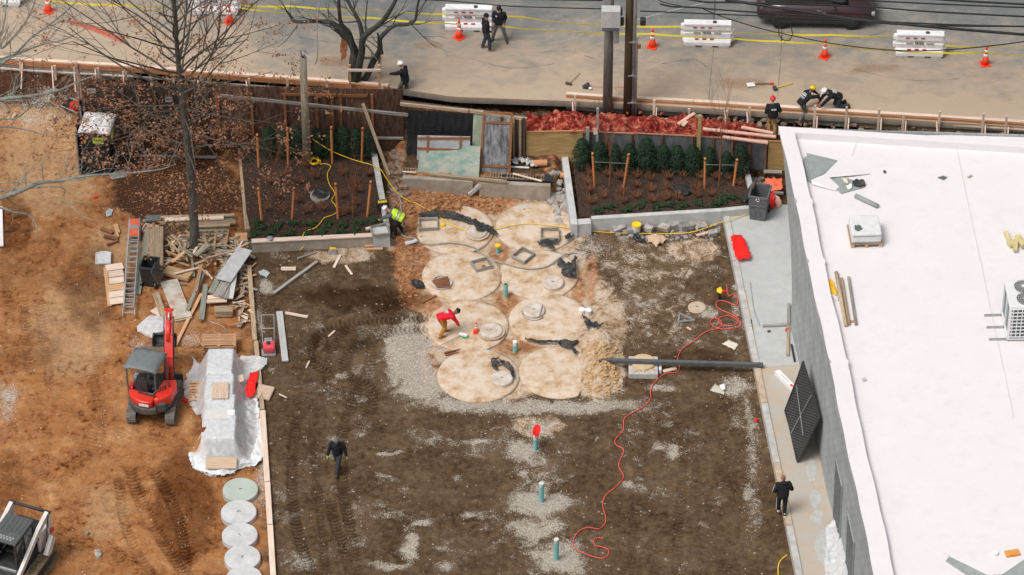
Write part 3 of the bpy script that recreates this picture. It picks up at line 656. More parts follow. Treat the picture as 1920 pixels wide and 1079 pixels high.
for i in range(6):
 a, b = wp(hx[i]), wp(hx[i+1]); top = 3.2-.02*i
 t = thing('hoarding_panel', hlab[i], 'hoarding', (a[0], a[1], 0), 0, 'brown plywood hoarding panels')
 for nm, args in (('board', (a, b, .1, top, .03, BRNPLY, 0)),):
  pass
 bd = MB().box(((b[0]-a[0])/2, (b[1]-a[1])/2, (top+.1)/2), (math.hypot(b[0]-a[0], b[1]-a[1])-.01, .03, top-.1), rot=(0, 0, math.atan2(b[1]-a[1], b[0]-a[0]))).build('board', BRNPLY, t)
 ang = math.atan2(b[1]-a[1], b[0]-a[0]); L = math.hypot(b[0]-a[0], b[1]-a[1])
 RUST = mat('rust_orange_timber', (.20, .075, .03), (.34, .14, .055), .85, 4, stretch=WS, rnd=.25)
 for k, fx in enumerate((.12,) if i not in (3,) else (.12, .80)):
  MB().box((math.cos(ang)*L*fx+.045*math.sin(ang), math.sin(ang)*L*fx-.065, 1.5), (.10, .07, 2.8), rot=(0, 0, ang)).build('post', RUST, t)
 if i in (2, 3, 4): MB().box((math.cos(ang)*L*.5, math.sin(ang)*L*.5-.045, top-.32), (L*.96, .05, .12), rot=(0, 0, ang)).build('rail', RUST, t)
 if i >= 4: MB().box((math.cos(ang)*L*.5, math.sin(ang)*L*.5-.045, .75), (L*.96, .05, .10), rot=(0, 0, ang)).build('rail', GREYW, t)
a, b = wp(163), wp(404)
for i in range(4):
 x0 = a[0]+(b[0]-a[0])*i/4; x1 = a[0]+(b[0]-a[0])*(i+1)/4
 P0, P1 = (x0, wall_y(x0)), (x1, wall_y(x1))
 t = thing('dark_fence_panel', ['dark plank fence panel behind the portable toilet, left end', 'dark plank fence panel between the toilet and the oak, left of the two', 'dark plank fence panel left of the oak trunk, with a small grey sign', 'dark plank fence panel right behind the oak trunk'][i], 'fence', (x0, P0[1], 0), 0, 'dark fence panels behind the oak')
 L = x1-x0; MB().box((L/2, 0, 1.6), (L-.02, .03, 2.9)).build('board', mat('dark_stained_boards', (.022, .019, .018), (.07, .048, .036), .85, 3, stretch=(9, 1, .6), rnd=.2, dirt=(.15, .075, .04), dirtamt=.5), t)
 for fx in (.2, .65): MB().box((L*fx, -.055, 1.5), (.09, .07, 2.7)).build('post', mat('brown_post', (.08, .05, .035), (.17, .10, .06), .85, 4, stretch=(9, 9, .5), rnd=.2), t)
t = thing('fabric_screen', 'black fabric fence return on tall grey posts left of the toilet', 'fence')
p0 = G(158, 268, 0); p1 = G(150, 330, 0)
mb = MB(); nseg = 14; vs = []
for i in range(nseg+1):
 q = p0.lerp(p1, i/nseg)
 for z in (.05, 1.1, 2.1): vs.append((q.x+.06*math.sin(i*1.9+z), q.y, z+(0 if z < 2 else .06*math.sin(i*1.3))))
mb.add(vs, [(3*i+k, 3*i+3+k, 3*i+4+k, 3*i+1+k) for i in range(nseg) for k in (0, 1)]).build('fabric', BLACKF, t)
for nm, (px, py), h in (('post', (158, 262), 2.9), ('post', (161, 300), 2.6), ('post', (152, 330), 2.2), ('post', (163, 262), 3.2)):
 g = G(px, py, 0); MB().tube([(g.x-.05, g.y, 0), (g.x-.05, g.y, h)], .035, 8).build(nm, mat('dull_grey_post', (.17, .18, .18), (.25, .26, .26), .6), t)
A = G(412, 179, 2.9); B = G(765, 200, 2.75)
A.y = wall_y(A.x)-.12; B.y = wall_y(B.x)-.16
zA = (A.y, 2.83); plank('long_lumber', (A.x, A.y, 2.82), (B.x, B.y, 2.42), .13, .06, GREYW, 'long grey lumber nailed along the brown hoarding', 'lumber', roll=math.pi/2)
a, b = wp(765), wp(985)
t = thing('fabric_wall', 'tall wall draped in black ground fabric with a sloping top plank', 'wall', (a[0], a[1], 0))
L = b[0]-a[0]; ang = math.atan2(b[1]-a[1], L)
MB().box((L/2, (b[1]-a[1])/2+.05, 1.35), (L, .06, 2.3), rot=(0, 0, ang)).build('board', DARKW, t)
mb = MB(); vs = []; nx, nz = 30, 12; W2 = L*.56
for j in range(nz+1):
 for i in range(nx+1):
  x = W2*i/nx-.02; z = 2.62-2.1*j/nz; sk = max(0, j-8)*.06
  vs.append((x+.02*math.sin(j), (b[1]-a[1])*x/L-.06-sk-.035*abs(math.sin(i*.8+.4*j))-.02*math.sin(i*2.1), z))
mb.add(vs, [(j*(nx+1)+i, (j+1)*(nx+1)+i, (j+1)*(nx+1)+i+1, j*(nx+1)+i+1) for j in range(nz) for i in range(nx)]).build('fabric', BLACKF, t, True)
MB().beam((-.25, .12, 2.86), (L+.05, b[1]-a[1]+.12, 2.52), .14, .05).build('top_board', DARKW, t)
MB().beam((-.25, 0, 2.83), (L*.52, (b[1]-a[1])*.52, 2.70), .09, .12).build('top_plank', TANW, t); MB().beam((L*.53, (b[1]-a[1])*.5-.02, 2.72), (L+.05, b[1]-a[1], 2.50), .09, .12).build('top_plank', TANW, t)
for fx in (.80, .90, .985): MB().box((L*fx, (b[1]-a[1])*fx-.08, 1.45), (.10 if fx != .90 else .07, .09, 2.3)).build('post', TANW if fx == .9 else DARKW, t)
rp = [(986, 1092, 'clean yellow plywood retaining board beside the red netting', mat('yellow_plywood', (.36, .235, .09), (.50, .345, .15), .8, 2.5, stretch=(.6, 3, 3), dirt=(.20, .11, .05), dirtamt=.5)),
  (1093, 1187, 'grey retaining board behind the first evergreens of the right planter', GREYPLY), (1188, 1300, 'grey retaining board behind the middle evergreens', GREYPLY),
  (1301, 1372, 'dark grey retaining board right of the yellow-green post', GREYPLY), (1373, 1434, 'dark retaining board above the right end of the evergreens', GREYPLY), (1435, 1470, 'short yellow plywood board touching the white-roofed building', MATS['yellow_plywood'])]
DGPLY = mat('dark_grey_plywood', (.085, .095, .10), (.17, .18, .185), .85, 2.6, stretch=(2, 3, .7), contrast=.3, rnd=.12)
for i, (x0, x1, lab, m) in enumerate(rp):
 a, b = wp(x0), wp(x1); L = math.hypot(b[0]-a[0], b[1]-a[1])-.01; ang = math.atan2(b[1]-a[1], b[0]-a[0])
 top = 1.90-.02*(i % 2)-(.05 if i > 3 else 0)
 t = thing('retaining_board', lab, 'retaining board', (a[0], a[1], 0), ang, 'boards holding back the red soil')
 MB().box((L/2, .02, top/2+.2), (L, .04, top-.4)).build('board', DGPLY if m is GREYPLY else m, t)
 MB().box((L/2, -.012, top-.01), (L, .045, .03)).build('edge_strip', ORNG, t)
 if m is GREYPLY:
  MB().box((L*.45, -.05, top/2+.1), (.09, .06, top-.2)).build('stud', mat('brown_stud', (.14, .07, .04), (.24, .13, .08), .85, 4, stretch=(9, 9, .5), rnd=.3), t)
  MB().box((L*.95, -.05, top/2+.1), (.07, .06, top-.2)).build('stud', MATS['brown_stud'], t)
for px, base, top, m, lab in ((1306, 300, 3.0, mat('yellow_green_post', (.30, .25, .08), (.42, .36, .14), .8, 4, stretch=(9, 9, .5)), 'thick yellow-green post standing in front of the grey retaining boards'),
     (1118, 300, 3.1, GREYW, 'thin grey stake with a small sign standing before the red soil'), (975, 300, 2.6, TANW, 'square tan post in front of the black fabric wall end'), (1100, 302, 2.15, GRNW, 'short grey post between yellow plywood and grey retaining boards')):
 x = G(px, base, 0).x; y = wall_y(x)-.14
 tag(MB().box((0, 0, top/2), (.13 if px in (1306, 1100) else .09, .12, top)).build('timber_post', m, loc=(x, y, 0)), lab, 'post')
t = thing('drain_wall', 'long muddy concrete drain wall carrying a black slotted grate', 'drain wall')
A = G(754, 334, .68); B = G(1032, 348, .68); d = (B-A).normalized(); nn = Vector((-d.y, d.x, 0)); L = (B-A).length
M = Matrix((d, nn, Vector((0, 0, 1)))).transposed().to_4x4(); M.translation = (A.x, A.y, 0); t.matrix_world = M
MB().bbox((L*.24, .09, .25), (L*.475, .2, .86), .02).build('wall', CWD, t); MB().bbox((L*.76, .09, .23), (L*.48, .2, .82), .02).build('wall', CWD, t)
g = MB()
g.box((L/2, .40, .60), (L, .04, .06)); g.box((L/2, .70, .60), (L, .04, .06))
MB().box((L/2, .55, .50), (L, .34, .1)).build('channel', BLACKP, t)
for k in range(int(L/.11)):
 if k % 6 == 5: continue
 g.box((.06+k*.11, .47, .60), (.05, .10, .04)); g.box((.06+k*.11, .63, .60), (.05, .10, .04))
g.build('grate', mat('rusty_grate', (.20, .14, .10), (.34, .25, .18), .7, 9), t)
MB().box((L-.1, .52, .62), (.35, .45, .05)).build('end_cover', BLACKP, t)
# ================================================= WHITE-ROOFED BUILDING
RZ = 5.9
def roofx(y): return 1461+.2115*(y-237)
MEMB = mat('white_roof_membrane', (.70, .67, .683), (.74, .71, .722), .6, .7, detail=9, contrast=.6, bump=.06, bscale=3, dirt=(.62, .59, .60), dirtamt=.35)
MEMBG = mat('grey_membrane_back', (.25, .285, .28), (.31, .34, .335), .8, 5)
bld = thing('white_roofed_building', 'large building with a white membrane roof and grey ribbed side wall', 'building', (G(1565, 991, SLABZ).x, G(1565, 991, SLABZ).y, 0))
def to_loc(o, par):
 o.parent = par; o.matrix_parent_inverse = Matrix.Translation(-Vector(par.location)); return o
def sidemat():
 m = bpy.data.materials.new('grey_ribbed_siding'); n, l = nodes_of(m); b = n['Principled BSDF']; b.inputs['Roughness'].default_value = .75
 tc = n.new('ShaderNodeTexCoord'); sp = n.new('ShaderNodeSeparateXYZ'); l.new(tc.outputs['UV'], sp.inputs[0])
 br = n.new('ShaderNodeTexBrick'); l.new(tc.outputs['UV'], br.inputs['Vector']); br.inputs['Scale'].default_value = 1
 br.inputs['Brick Width'].default_value = .40; br.inputs['Row Height'].default_value = .20; br.inputs['Mortar Size'].default_value = .014
 br.inputs['Color1'].default_value = (.35, .385, .385, 1); br.inputs['Color2'].default_value = (.41, .44, .44, 1); br.inputs['Mortar'].default_value = (.25, .275, .28, 1)
 w = n.new('ShaderNodeMath'); w.operation = 'MULTIPLY'; l.new(sp.outputs[1], w.inputs[0]); w.inputs[1].default_value = 1/1.6
 fr = n.new('ShaderNodeMath'); fr.operation = 'FRACT'; l.new(w.outputs[0], fr.inputs[0])
 lt = n.new('ShaderNodeMath'); lt.operation = 'LESS_THAN'; l.new(fr.outputs[0], lt.inputs[0]); lt.inputs[1].default_value = .018
 mx = n.new('ShaderNodeMixRGB'); l.new(lt.outputs[0], mx.inputs[0]); l.new(br.outputs['Color'], mx.inputs[1]); mx.inputs[2].default_value = (.15, .175, .18, 1)
 nz = n.new('ShaderNodeTexNoise'); nz.inputs['Scale'].default_value = 1.2; nz.inputs['Detail'].default_value = 7; l.new(tc.outputs['UV'], nz.inputs['Vector'])
 r = n.new('ShaderNodeValToRGB'); r.color_ramp.elements[0].position = .3; r.color_ramp.elements[1].position = .7; r.color_ramp.elements[0].color = (.82, .82, .82, 1); r.color_ramp.elements[1].color = (1.1, 1.1, 1.1, 1); l.new(nz.outputs['Fac'], r.inputs[0])
 mm = n.new('ShaderNodeMixRGB'); mm.blend_type = 'MULTIPLY'; mm.inputs[0].default_value = 1; l.new(mx.outputs[0], mm.inputs[1]); l.new(r.outputs[0], mm.inputs[2]); l.new(mm.outputs[0], b.inputs['Base Color'])
 bp = n.new('ShaderNodeBump'); bp.inputs['Strength'].default_value = .35; bp.inputs['Distance'].default_value = .02; l.new(br.outputs['Fac'], bp.inputs['Height']); bp.invert = True; l.new(bp.outputs[0], b.inputs['Normal'])
 return m
SIDE = sidemat()
base_px = [(1486, 500), (1484.5, 556), (1482, 628), (1494, 677), (1515, 770), (1534, 859), (1550, 935), (1565, 991), (1600, 1150), (1630, 1290)]
base = [G(a, b, 0) for a, b in base_px]
c0 = G(roofx(239)+3, 239, RZ-.15); top = []
for i, p in enumerate(base):
 ty = min(p.y-.0, c0.y);
 lo, hi = 200, 1500
 for _ in range(40):
  mid = (lo+hi)/2
  if G(roofx(mid), mid, RZ-.15).y > ty: lo = mid
  else: hi = mid
 top.append(G(roofx(lo)+4, lo, RZ-.15))
top[0] = c0.copy()
k = base[0].y-c0.y
def wall_mesh():
 vs = []; fs = []; uv = []; s = 0; NZ = 6
 for i, (b, t_) in enumerate(zip(base, top)):
  if i: s += (base[i]-base[i-1]).length
  for j in range(NZ+1):
   q = b.lerp(t_, j/NZ); vs.append(tuple(q)); uv.append((s, RZ*j/NZ))
 for i in range(len(base)-1):
  for j in range(NZ): fs.append((i*(NZ+1)+j, i*(NZ+1)+j+1, (i+1)*(NZ+1)+j+1, (i+1)*(NZ+1)+j))
 o = len(vs); e = Vector((base[0].x+25, base[0].y-1.2, 0)); e2 = Vector((c0.x+25, c0.y-1.2, RZ-.15))
 vs += [tuple(base[0]), tuple(e), tuple(e2), tuple(c0)]; uv += [(0, 0), (25, 0), (25, RZ), (0, RZ)]; fs.append((o, o+1, o+2, o+3))
 me = bpy.data.meshes.new('wall'); me.from_pydata(vs, [], fs); me.materials.append(SIDE)
 ul = me.uv_layers.new(name='UVMap')
 for lp in me.loops: ul.data[lp.index].uv = uv[lp.vertex_index]
 me.update(); o = bpy.data.objects.new('wall', me); COL.objects.link(o); return to_loc(o, bld)
wall_mesh()
def wav(y): return 1.1*math.sin(y*.021)+.7*math.sin(y*.063+1)+ (3 if 372 < y < 382 or 486 < y < 494 or 672 < y < 682 else 0)
outer = []; y = 237.0
while y < 1200: outer.append((roofx(y)+wav(y), y)); y += 7
rp2 = [G(a, b, RZ) for a, b in outer]
inner = [G(a+28+ (b-237)*.012, max(b, 250), RZ) for a, b in outer]
ne = G(2350, 292, RZ); ne_i = G(2350, 304, RZ); nw_i = G(1488, 249, RZ)
inner[0] = nw_i; inner[1] = nw_i+(inner[2]-nw_i)*.5
mb = MB(); N = len(rp2)
vs = [tuple(p) for p in rp2]+[tuple(p) for p in inner]+[tuple(p-Vector((0, 0, .30+.05*math.sin(i*.7)))+Vector((.05, 0, 0))) for i, p in enumerate(rp2)]+[tuple(p-Vector((-.06, .03, .30))) for p in inner]
fs = [(i, N+i, N+i+1, i+1) for i in range(N-1)]+[(2*N+i, i, i+1, 2*N+i+1) for i in range(N-1)]+[(N+i, 3*N+i, 3*N+i+1, N+i+1) for i in range(N-1)]
mb.add(vs, fs)
o = len(mb.v); mb.add([tuple(rp2[0]), tuple(ne), tuple(ne_i), tuple(nw_i), tuple(rp2[0]-Vector((0, -.0, .4))), tuple(ne-Vector((0, 0, .4))), tuple(ne_i-Vector((0, .03, .3))), tuple(nw_i-Vector((0, .03, .3)))],
  [(0, 3, 2, 1), (0, 1, 5, 4), (3, 7, 6, 2)])
to_loc(mb.build('parapet', MEMB), bld)
def roof_pt(px, py, z=RZ-.28): return G(px, py, z)
xs = np.linspace(nw_i.x-1.0, nw_i.x+32, 90); ys = np.linspace(nw_i.y+.2, -24, 120)
mb = MB(); vs = []
for yy in ys:
 for xx in xs:
  px, py = proj(xx, yy, RZ-.28); lim = roofx(py)+20+(py-237)*.012
  X = max(xx, G(lim, py, RZ-.28).x)
  vs.append((X, yy, RZ-.29+.05*float(fbm(X*.35, yy*.35, 200, 3))))
nx = len(xs)
mb.add(vs, [(j*nx+i, (j+1)*nx+i, (j+1)*nx+i+1, j*nx+i+1) for j in range(len(ys)-1) for i in range(nx-1)])
to_loc(mb.build('roof', MEMB, None, True), bld)
for pts in ([(1612, 250), (1608, 262), (1603, 275), (1597, 292)], [(1790, 264), (1900, 780)]):
 P = [roof_pt(a, b, RZ-.235) for a, b in pts]; m_ = MB()
 for a, b in zip(P[:-1], P[1:]): m_.beam(a, b, .014, .004)
 to_loc(m_.build('seam', mat('seam_grey', (.575, .55, .56), (.64, .61, .62), .8)), bld)
def on_wall(y, z, out=.03):
 i = 0
 while i < len(base)-2 and base[i+1].y > y: i += 1
 t_ = (y-base[i].y)/(base[i+1].y-base[i].y); b = base[i].lerp(base[i+1], t_); u = top[i].lerp(top[i+1], t_)
 q = b.lerp(u, z/(RZ-.15)); q.z = z; q.x -= out; return q
def slot(y0, y1, z0, z1):
 w = thing('window', None, None); del_keys = None
 to_loc(w, bld)
 a, b, c, d = on_wall(y0, z0), on_wall(y1, z0), on_wall(y1, z1), on_wall(y0, z1)
 m_ = MB().add([a, b, c, d], [(0, 1, 2, 3), (3, 2, 1, 0)]); o = m_.build('pane', mat('dark_glass', (.03, .035, .04), (.05, .055, .06), .3), w)
 m_ = MB(); zz = z0
 while zz < z1: m_.beam(on_wall(y0, zz, .04), on_wall(y1, zz, .04), .02, .03); zz += .26
 m_.build('slats', mat('louvre_grey', (.12, .13, .135), (.18, .19, .19), .6), w)
 m_ = MB(); c4 = [on_wall(y0, z0, .03), on_wall(y1, z0, .03), on_wall(y1, z1, .03), on_wall(y0, z1, .03)]
 for p, q in zip(c4, c4[1:]+c4[:1]): m_.beam(p, q, .05, .05)
 m_.build('frame', MEMBG, w)
yb = G(1557, 985, SLABZ).y
slot(yb+.3, yb-1.1, .4, 3.1); slot(yb-2.5, yb-3.9, .4, 3.1)
FILM = mat('thin_plastic_film', (.62, .64, .66), (.76, .77, .78), .35, 5, spec=.5)
def film_mat():
 m = bpy.data.materials.new('translucent_film'); n, l = nodes_of(m); b = n['Principled BSDF']; b.inputs['Base Color'].default_value = (.82, .85, .88, 1); b.inputs['Roughness'].default_value = .32; b.inputs['Specular IOR Level'].default_value = .6
 tc = n.new('ShaderNodeTexCoord'); nz = n.new('ShaderNodeTexNoise'); nz.inputs['Scale'].default_value = 3; nz.inputs['Detail'].default_value = 6; nz.inputs['Distortion'].default_value = 1.5; l.new(tc.outputs['Object'], nz.inputs['Vector'])
 mr = n.new('ShaderNodeMapRange'); mr.inputs[1].default_value = .3; mr.inputs[2].default_value = .7; mr.inputs[3].default_value = .46; mr.inputs[4].default_value = .72; l.new(nz.outputs['Fac'], mr.inputs[0]); l.new(mr.outputs[0], b.inputs['Alpha'])
 bp = n.new('ShaderNodeBump'); bp.inputs['Strength'].default_value = .12; bp.inputs['Distance'].default_value = .03; l.new(nz.outputs['Fac'], bp.inputs['Height']); l.new(bp.outputs[0], b.inputs['Normal'])
 return m
FILMT = film_mat()
def crumple(name, outline, amp, m, label=None, cat=None, group=None, zf=None, base_z=None, step=.05, seed=0, freq=4, thick=.012, rg=.5):
 """a crumpled sheet lying on what is under it"""
 P = [G(a, b, base_z if base_z is not None else 0) if base_z is not None else GT(a, b) for a, b in outline]
 xs = [p.x for p in P]; ys = [p.y for p in P]
 n = len(P)
 def inside(x, y):
  c = False; j = n-1
  for i in range(n):
   if (P[i].y > y) != (P[j].y > y) and x < (P[j].x-P[i].x)*(y-P[i].y)/(P[j].y-P[i].y)+P[i].x: c = not c
   j = i
  return c
 gx = np.arange(min(xs)-step, max(xs)+step, step); gy = np.arange(min(ys)-step, max(ys)+step, step)
 X, Y = np.meshgrid(gx, gy);
 jk = step*(1.2 if rg > .3 else .3); jx = (fbm(X*9, Y*9, seed+3)-.5)*jk; jy = (fbm(X*9+5, Y*9, seed+4)-.5)*jk
 B = terrain(X, Y) if base_z is None else np.full(X.shape, base_z)
 fr = fbm(X*freq+seed, Y*freq+fbm(X*3, Y*3, seed+8)*2, seed, 3); rid = 1-np.abs(fr-.5)*4
 Z = B+.02+amp*np.clip(rid, 0, 1)+amp*rg*fbm(X*freq*2.5, Y*freq*2.5, seed+2, 2)
 if zf is not None: Z = np.vectorize(zf)(X, Y, Z)
 vs = []; idx = {}; fs = []
 ny, nx = X.shape
 for j in range(ny-1):
  for i in range(nx-1):
   if inside(X[j, i]+step/2, Y[j, i]+step/2):
    q = []
    for jj, ii in ((j, i), (j, i+1), (j+1, i+1), (j+1, i)):
     if (jj, ii) not in idx: idx[(jj, ii)] = len(vs); vs.append((X[jj, ii]+jx[jj, ii], Y[jj, ii]+jy[jj, ii], Z[jj, ii]))
     q.append(idx[(jj, ii)])
    fs.append(q)
 if not fs: return None
 o = MB().add(vs, fs).build(name, m, None, True)
 if thick:
  sm = o.modifiers.new('thickness', 'SOLIDIFY'); sm.thickness = thick; sm.offset = -1
 if label: tag(o, label, cat, group)
 return o
crumple('plastic_film', [(1548, 990), (1562, 985), (1575, 1000), (1588, 1030), (1594, 1079), (1592, 1100), (1552, 1100), (1546, 1060), (1550, 1020)], .07, FILMT, 'crumpled clear plastic film along the foot of the grey wall', 'plastic film', base_z=SLABZ, seed=5, step=.07, thick=0, rg=.2, freq=2,
  zf=lambda x, y, z: z+max(0, min(1, (x-G(1555, 1040, 0).x)/.9))*1.0)
ZR = RZ-.26
def rooft(px, py, dz=0): return G(px, py, ZR+dz)
t = thing('membrane_flap', 'big folded-over flap of roofing membrane showing its grey back, near the roof corner', 'roofing flap', rooft(1560, 320))
def sheet3(name, pts, m, par, dz=.0, th=.012, bend=.0):
 P = [rooft(a, b, z) for a, b, z in pts]; c = sum(P, Vector())/len(P)
 mb = MB(); n = len(P); vs = [tuple(p) for p in P]+[tuple(p-Vector((0, 0, th))) for p in P]
 mb.add(vs, [list(range(n)), [n+k for k in range(n)][::-1]]+[[k, n+k, n+(k+1) % n, (k+1) % n] for k in range(n)])
 o = mb.build(name, m); return to_loc(o, par) if par else o
sheet3('grey_face', [(1512, 287, .16), (1571, 301, .04), (1546, 326, .10), (1521, 336, .18), (1516, 315, .2)], MEMBG, t)
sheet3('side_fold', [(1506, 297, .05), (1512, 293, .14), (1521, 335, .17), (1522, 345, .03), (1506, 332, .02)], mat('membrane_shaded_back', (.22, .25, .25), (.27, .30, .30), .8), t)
sheet3('white_face', [(1571, 301.5, .05), (1600, 311, .03), (1632, 326, .03), (1600, 329, .08), (1555, 333, .10), (1573, 350, .04), (1567, 358, .03), (1522, 345.5, .06), (1521, 337, .17), (1546, 327, .11)], MEMB, t)
o = sheet3('membrane_offcut', [(1555, 340, .03), (1572, 330, .05), (1600, 338, .03), (1624, 347, .03), (1620, 352, .02), (1577, 363, .03)], MEMBG, None)
tag(o, 'flat grey offcut of roofing beside the folded flap, under black scraps', 'offcut')
crumple('black_scraps', [(1598, 343), (1606, 338), (1620, 342), (1622, 350), (1612, 353), (1600, 350)], .09, TARPB, 'small crumple of black scraps on the grey roofing offcut', 'scraps', base_z=ZR+.03, seed=9, step=.03)
crumple('paper_scrap', [(1578, 338), (1588, 336), (1592, 346), (1584, 347)], .07, mat('cream_paper', (.66, .58, .44), (.76, .70, .58), .8), 'cream paper scrap beside the black scraps on the roof', 'paper', base_z=ZR+.03, seed=12, step=.03)
crumple('white_wrapper', [(1586, 350), (1596, 346), (1598, 354), (1590, 357)], .05, WHITE, 'white wrapper just below the cream paper scrap on the roof', 'wrapper', base_z=ZR+.04, seed=13, step=.03)
A, B = rooft(1604, 367, .09), rooft(1646, 387, .09)
tag(MB().tube([A, B], .085, 14).build('membrane_roll', MEMBG, None, True), 'short grey roll of roofing lying alone on the white roof', 'roll')
t = thing('wrapped_pallet', 'white-wrapped stack on a timber pallet standing on the roof', 'wrapped pallet', rooft(1621, 446), R(3))
for k in (-.5, 0, .5): MB().box((k, 0, .07), (.12, 1.15, .12)).build('bearer', PINE, t)
MB().box((0, 0, .15), (1.15, 1.15, .03)).build('deck', TANW, t)
wrap = MB().bbox((0, .02, .38), (1.06, 1.12, .42), .05).build('cover', mat('white_wrap', (.60, .60, .615), (.70, .70, .71), .45, 4), t)
for k in (-.15, .12): MB().box((0, -.547, .38+k), (1.0, .012, .012)).build('strap', GREYP, t)
crumple('paint_splat', [(1602, 424), (1612, 423), (1617, 430), (1610, 435), (1603, 432)], .008, mat('green_splat', (.06, .10, .09), (.12, .16, .14), .8), 'dark green smear on top of the wrapped pallet', 'smear', base_z=ZR+.585, seed=15, step=.02, thick=0)
def rod(pa, pb, r, m, label, cat, z=.07, name='pole'):
 a = rooft(*pa, z); b = rooft(*pb, z); return tag(MB().tube([a, b], r, 10).build(name, m, None, True), label, cat)
rod((1568, 511), (1586, 611), .07, mat('cardboard_tube', (.42, .32, .21), (.54, .43, .31), .8), 'long tan cardboard tube, leftmost of the three lengths on the roof', 'tube', name='cardboard_tube')
plank('timber_length', rooft(1578, 522, .06), rooft(1592, 609, .06), .09, .08, mat('roof_timber', (.22, .15, .095), (.40, .30, .2), .85, 3, stretch=WS), 'rough brown timber between the cardboard tube and the grey one', 'timber')
plank('timber_length', rooft(1591, 520, .06), rooft(1605, 609, .06), .09, .08, GREYW, 'grey-brown timber, rightmost of the three lengths on the roof', 'timber')
plank('wood_offcut', rooft(1593, 603, .02), rooft(1602, 603, .02), .10, .03, ORNG, 'tiny orange wood offcut between the two roof timbers', 'offcut')
crumple('yellow_cloth', [(1544, 509), (1551, 525), (1562, 530), (1570, 554), (1563, 556), (1553, 545), (1546, 528)], .06, mat('amber_cloth', (.80, .42, .015), (.86, .52, .04), .7), 'amber yellow plastic scrap beside the cardboard tube on the roof', 'plastic scrap', base_z=ZR, seed=17, step=.03)
crumple('cloth_scrap', [(1556, 553), (1564, 553), (1572, 560), (1571, 566), (1562, 562)], .02, MEMB, 'thin white scrap below the amber plastic on the roof', 'scrap', base_z=ZR, seed=18, step=.03)
for i, (a, b, w, h, lab) in enumerate((((1885, 435), (1898, 463), .16, .10, 'leftmost insulation offcut leaning over the small pile on the roof'), ((1890, 458), (1908, 452), .22, .10, 'insulation offcut lying across the front of the pile'), ((1903, 470), (1906, 446), .16, .08, 'insulation offcut pointing at the viewer in the pile'), ((1908, 442), (1920, 462), .18, .14, 'rightmost insulation offcut of the roof pile'))):
 plank('insulation_offcut', rooft(*a, .08+.03*i), rooft(*b, .08+.03*i), w, h, mat('yellow_insulation', (.50, .42, .19), (.64, .57, .33), .9, 5), lab, 'insulation', 'yellowish insulation offcuts on the roof')
plank('wood_offcut', rooft(1815, 333, .02), rooft(1822, 329, .02), .08, .03, TANW, 'tiny tan wood chip far out on the upper white roof', 'offcut')
crumple('grey_scrap', [(1758, 334), (1768, 331), (1776, 334), (1768, 338)], .02, GREYP, 'flat grey scrap on the upper white roof', 'scrap', base_z=ZR, seed=22, step=.02)
crumple('grey_scrap', [(1655, 322), (1660, 321), (1662, 325), (1657, 326)], .03, DKMET, 'tiny dark scrap right of the folded roofing flap', 'scrap', base_z=ZR, seed=23, step=.02)
crumple('dirt_smudge', [(1615, 711), (1622, 709), (1625, 714), (1618, 717)], .012, mat('smudge_grey', (.42, .44, .44), (.5, .5, .5), .9), 'faint grey smudge in the middle of the white roof', 'smudge', base_z=ZR, seed=24, step=.02, thick=0)
t = thing('membrane_sheet', 'loose white membrane sheet with grey underside curling up at the bottom right of the roof', 'roofing sheet', rooft(1840, 1060))
sheet3('white_face', [(1768, 1036, .03), (1784, 1016, .02), (1820, 1008, .02), (1925, 1012, .02), (1925, 1046, .05), (1880, 1077, .06), (1850, 1079, .05), (1780, 1043, .05)], MEMB, t)
sheet3('grey_fold', [(1780, 1043, .04), (1850, 1078, .07), (1860, 1092, .05), (1820, 1083, .03), (1773, 1052, .02)], MEMBG, t)
sheet3('grey_fold', [(1880, 1078, .03), (1925, 1046, .06), (1925, 1100, .03), (1895, 1100, .03)], MEMBG, t)
tag(MB().bbox((0, 0, .05), (.46, .26, .10), .01).build('orange_pack', mat('orange_card', (.62, .26, .06), (.70, .32, .09), .7), loc=rooft(1898, 1040, .03), rot=(0, 0, R(12))), 'small orange brick-shaped pack on the loose roof sheet', 'pack')
tag(MB().lathe([(.05, 0), (.11, 0), (.11, .10), (.05, .10)], 16).build('tape_roll', WHITEP, loc=rooft(1865, 1040, .03)), 'white roll of tape beside the orange pack', 'tape roll')
t = thing('rooftop_condenser', 'white rooftop air-conditioning condenser with two round fan grilles', 'condenser', rooft(1938, 640), R(2))
CW = mat('condenser_white', (.66, .66, .67), (.72, .72, .73), .45, 3, spec=.4); FIN = mat('coil_green_grey', (.10, .15, .15), (.16, .21, .21), .5, 30, stretch=(1, 1, 12))
W, D, Hh = 2.3, 1.5, 1.45; x0 = -.95
MB().bbox((x0+W/2, D/2, .1), (W, D, .08), .02).build('base', CW, t); MB().bbox((x0+W/2, D/2, Hh+.05), (W, D, .12), .03).build('lid', CW, t)
MB().box((x0+W/2, D/2, Hh/2+.1), (W-.12, D-.12, Hh-.1)).build('coil', FIN, t)
for (cx, cy) in ((x0+.05, .05), (x0+.05, D-.05), (x0+.05, D/2), (x0+W-.05, .05)): MB().box((cx, cy, Hh/2+.1), (.09, .09, Hh-.1)).build('corner_post', CW, t)
g = MB()
for k in range(15): g.box((x0+.14+k*.155, -.005, Hh/2+.1), (.035, .03, Hh-.2))
for k in range(9): g.box((x0+W/2, -.012, .22+k*.155), (W-.1, .03, .035))
g.build('front_grille', CW, t)
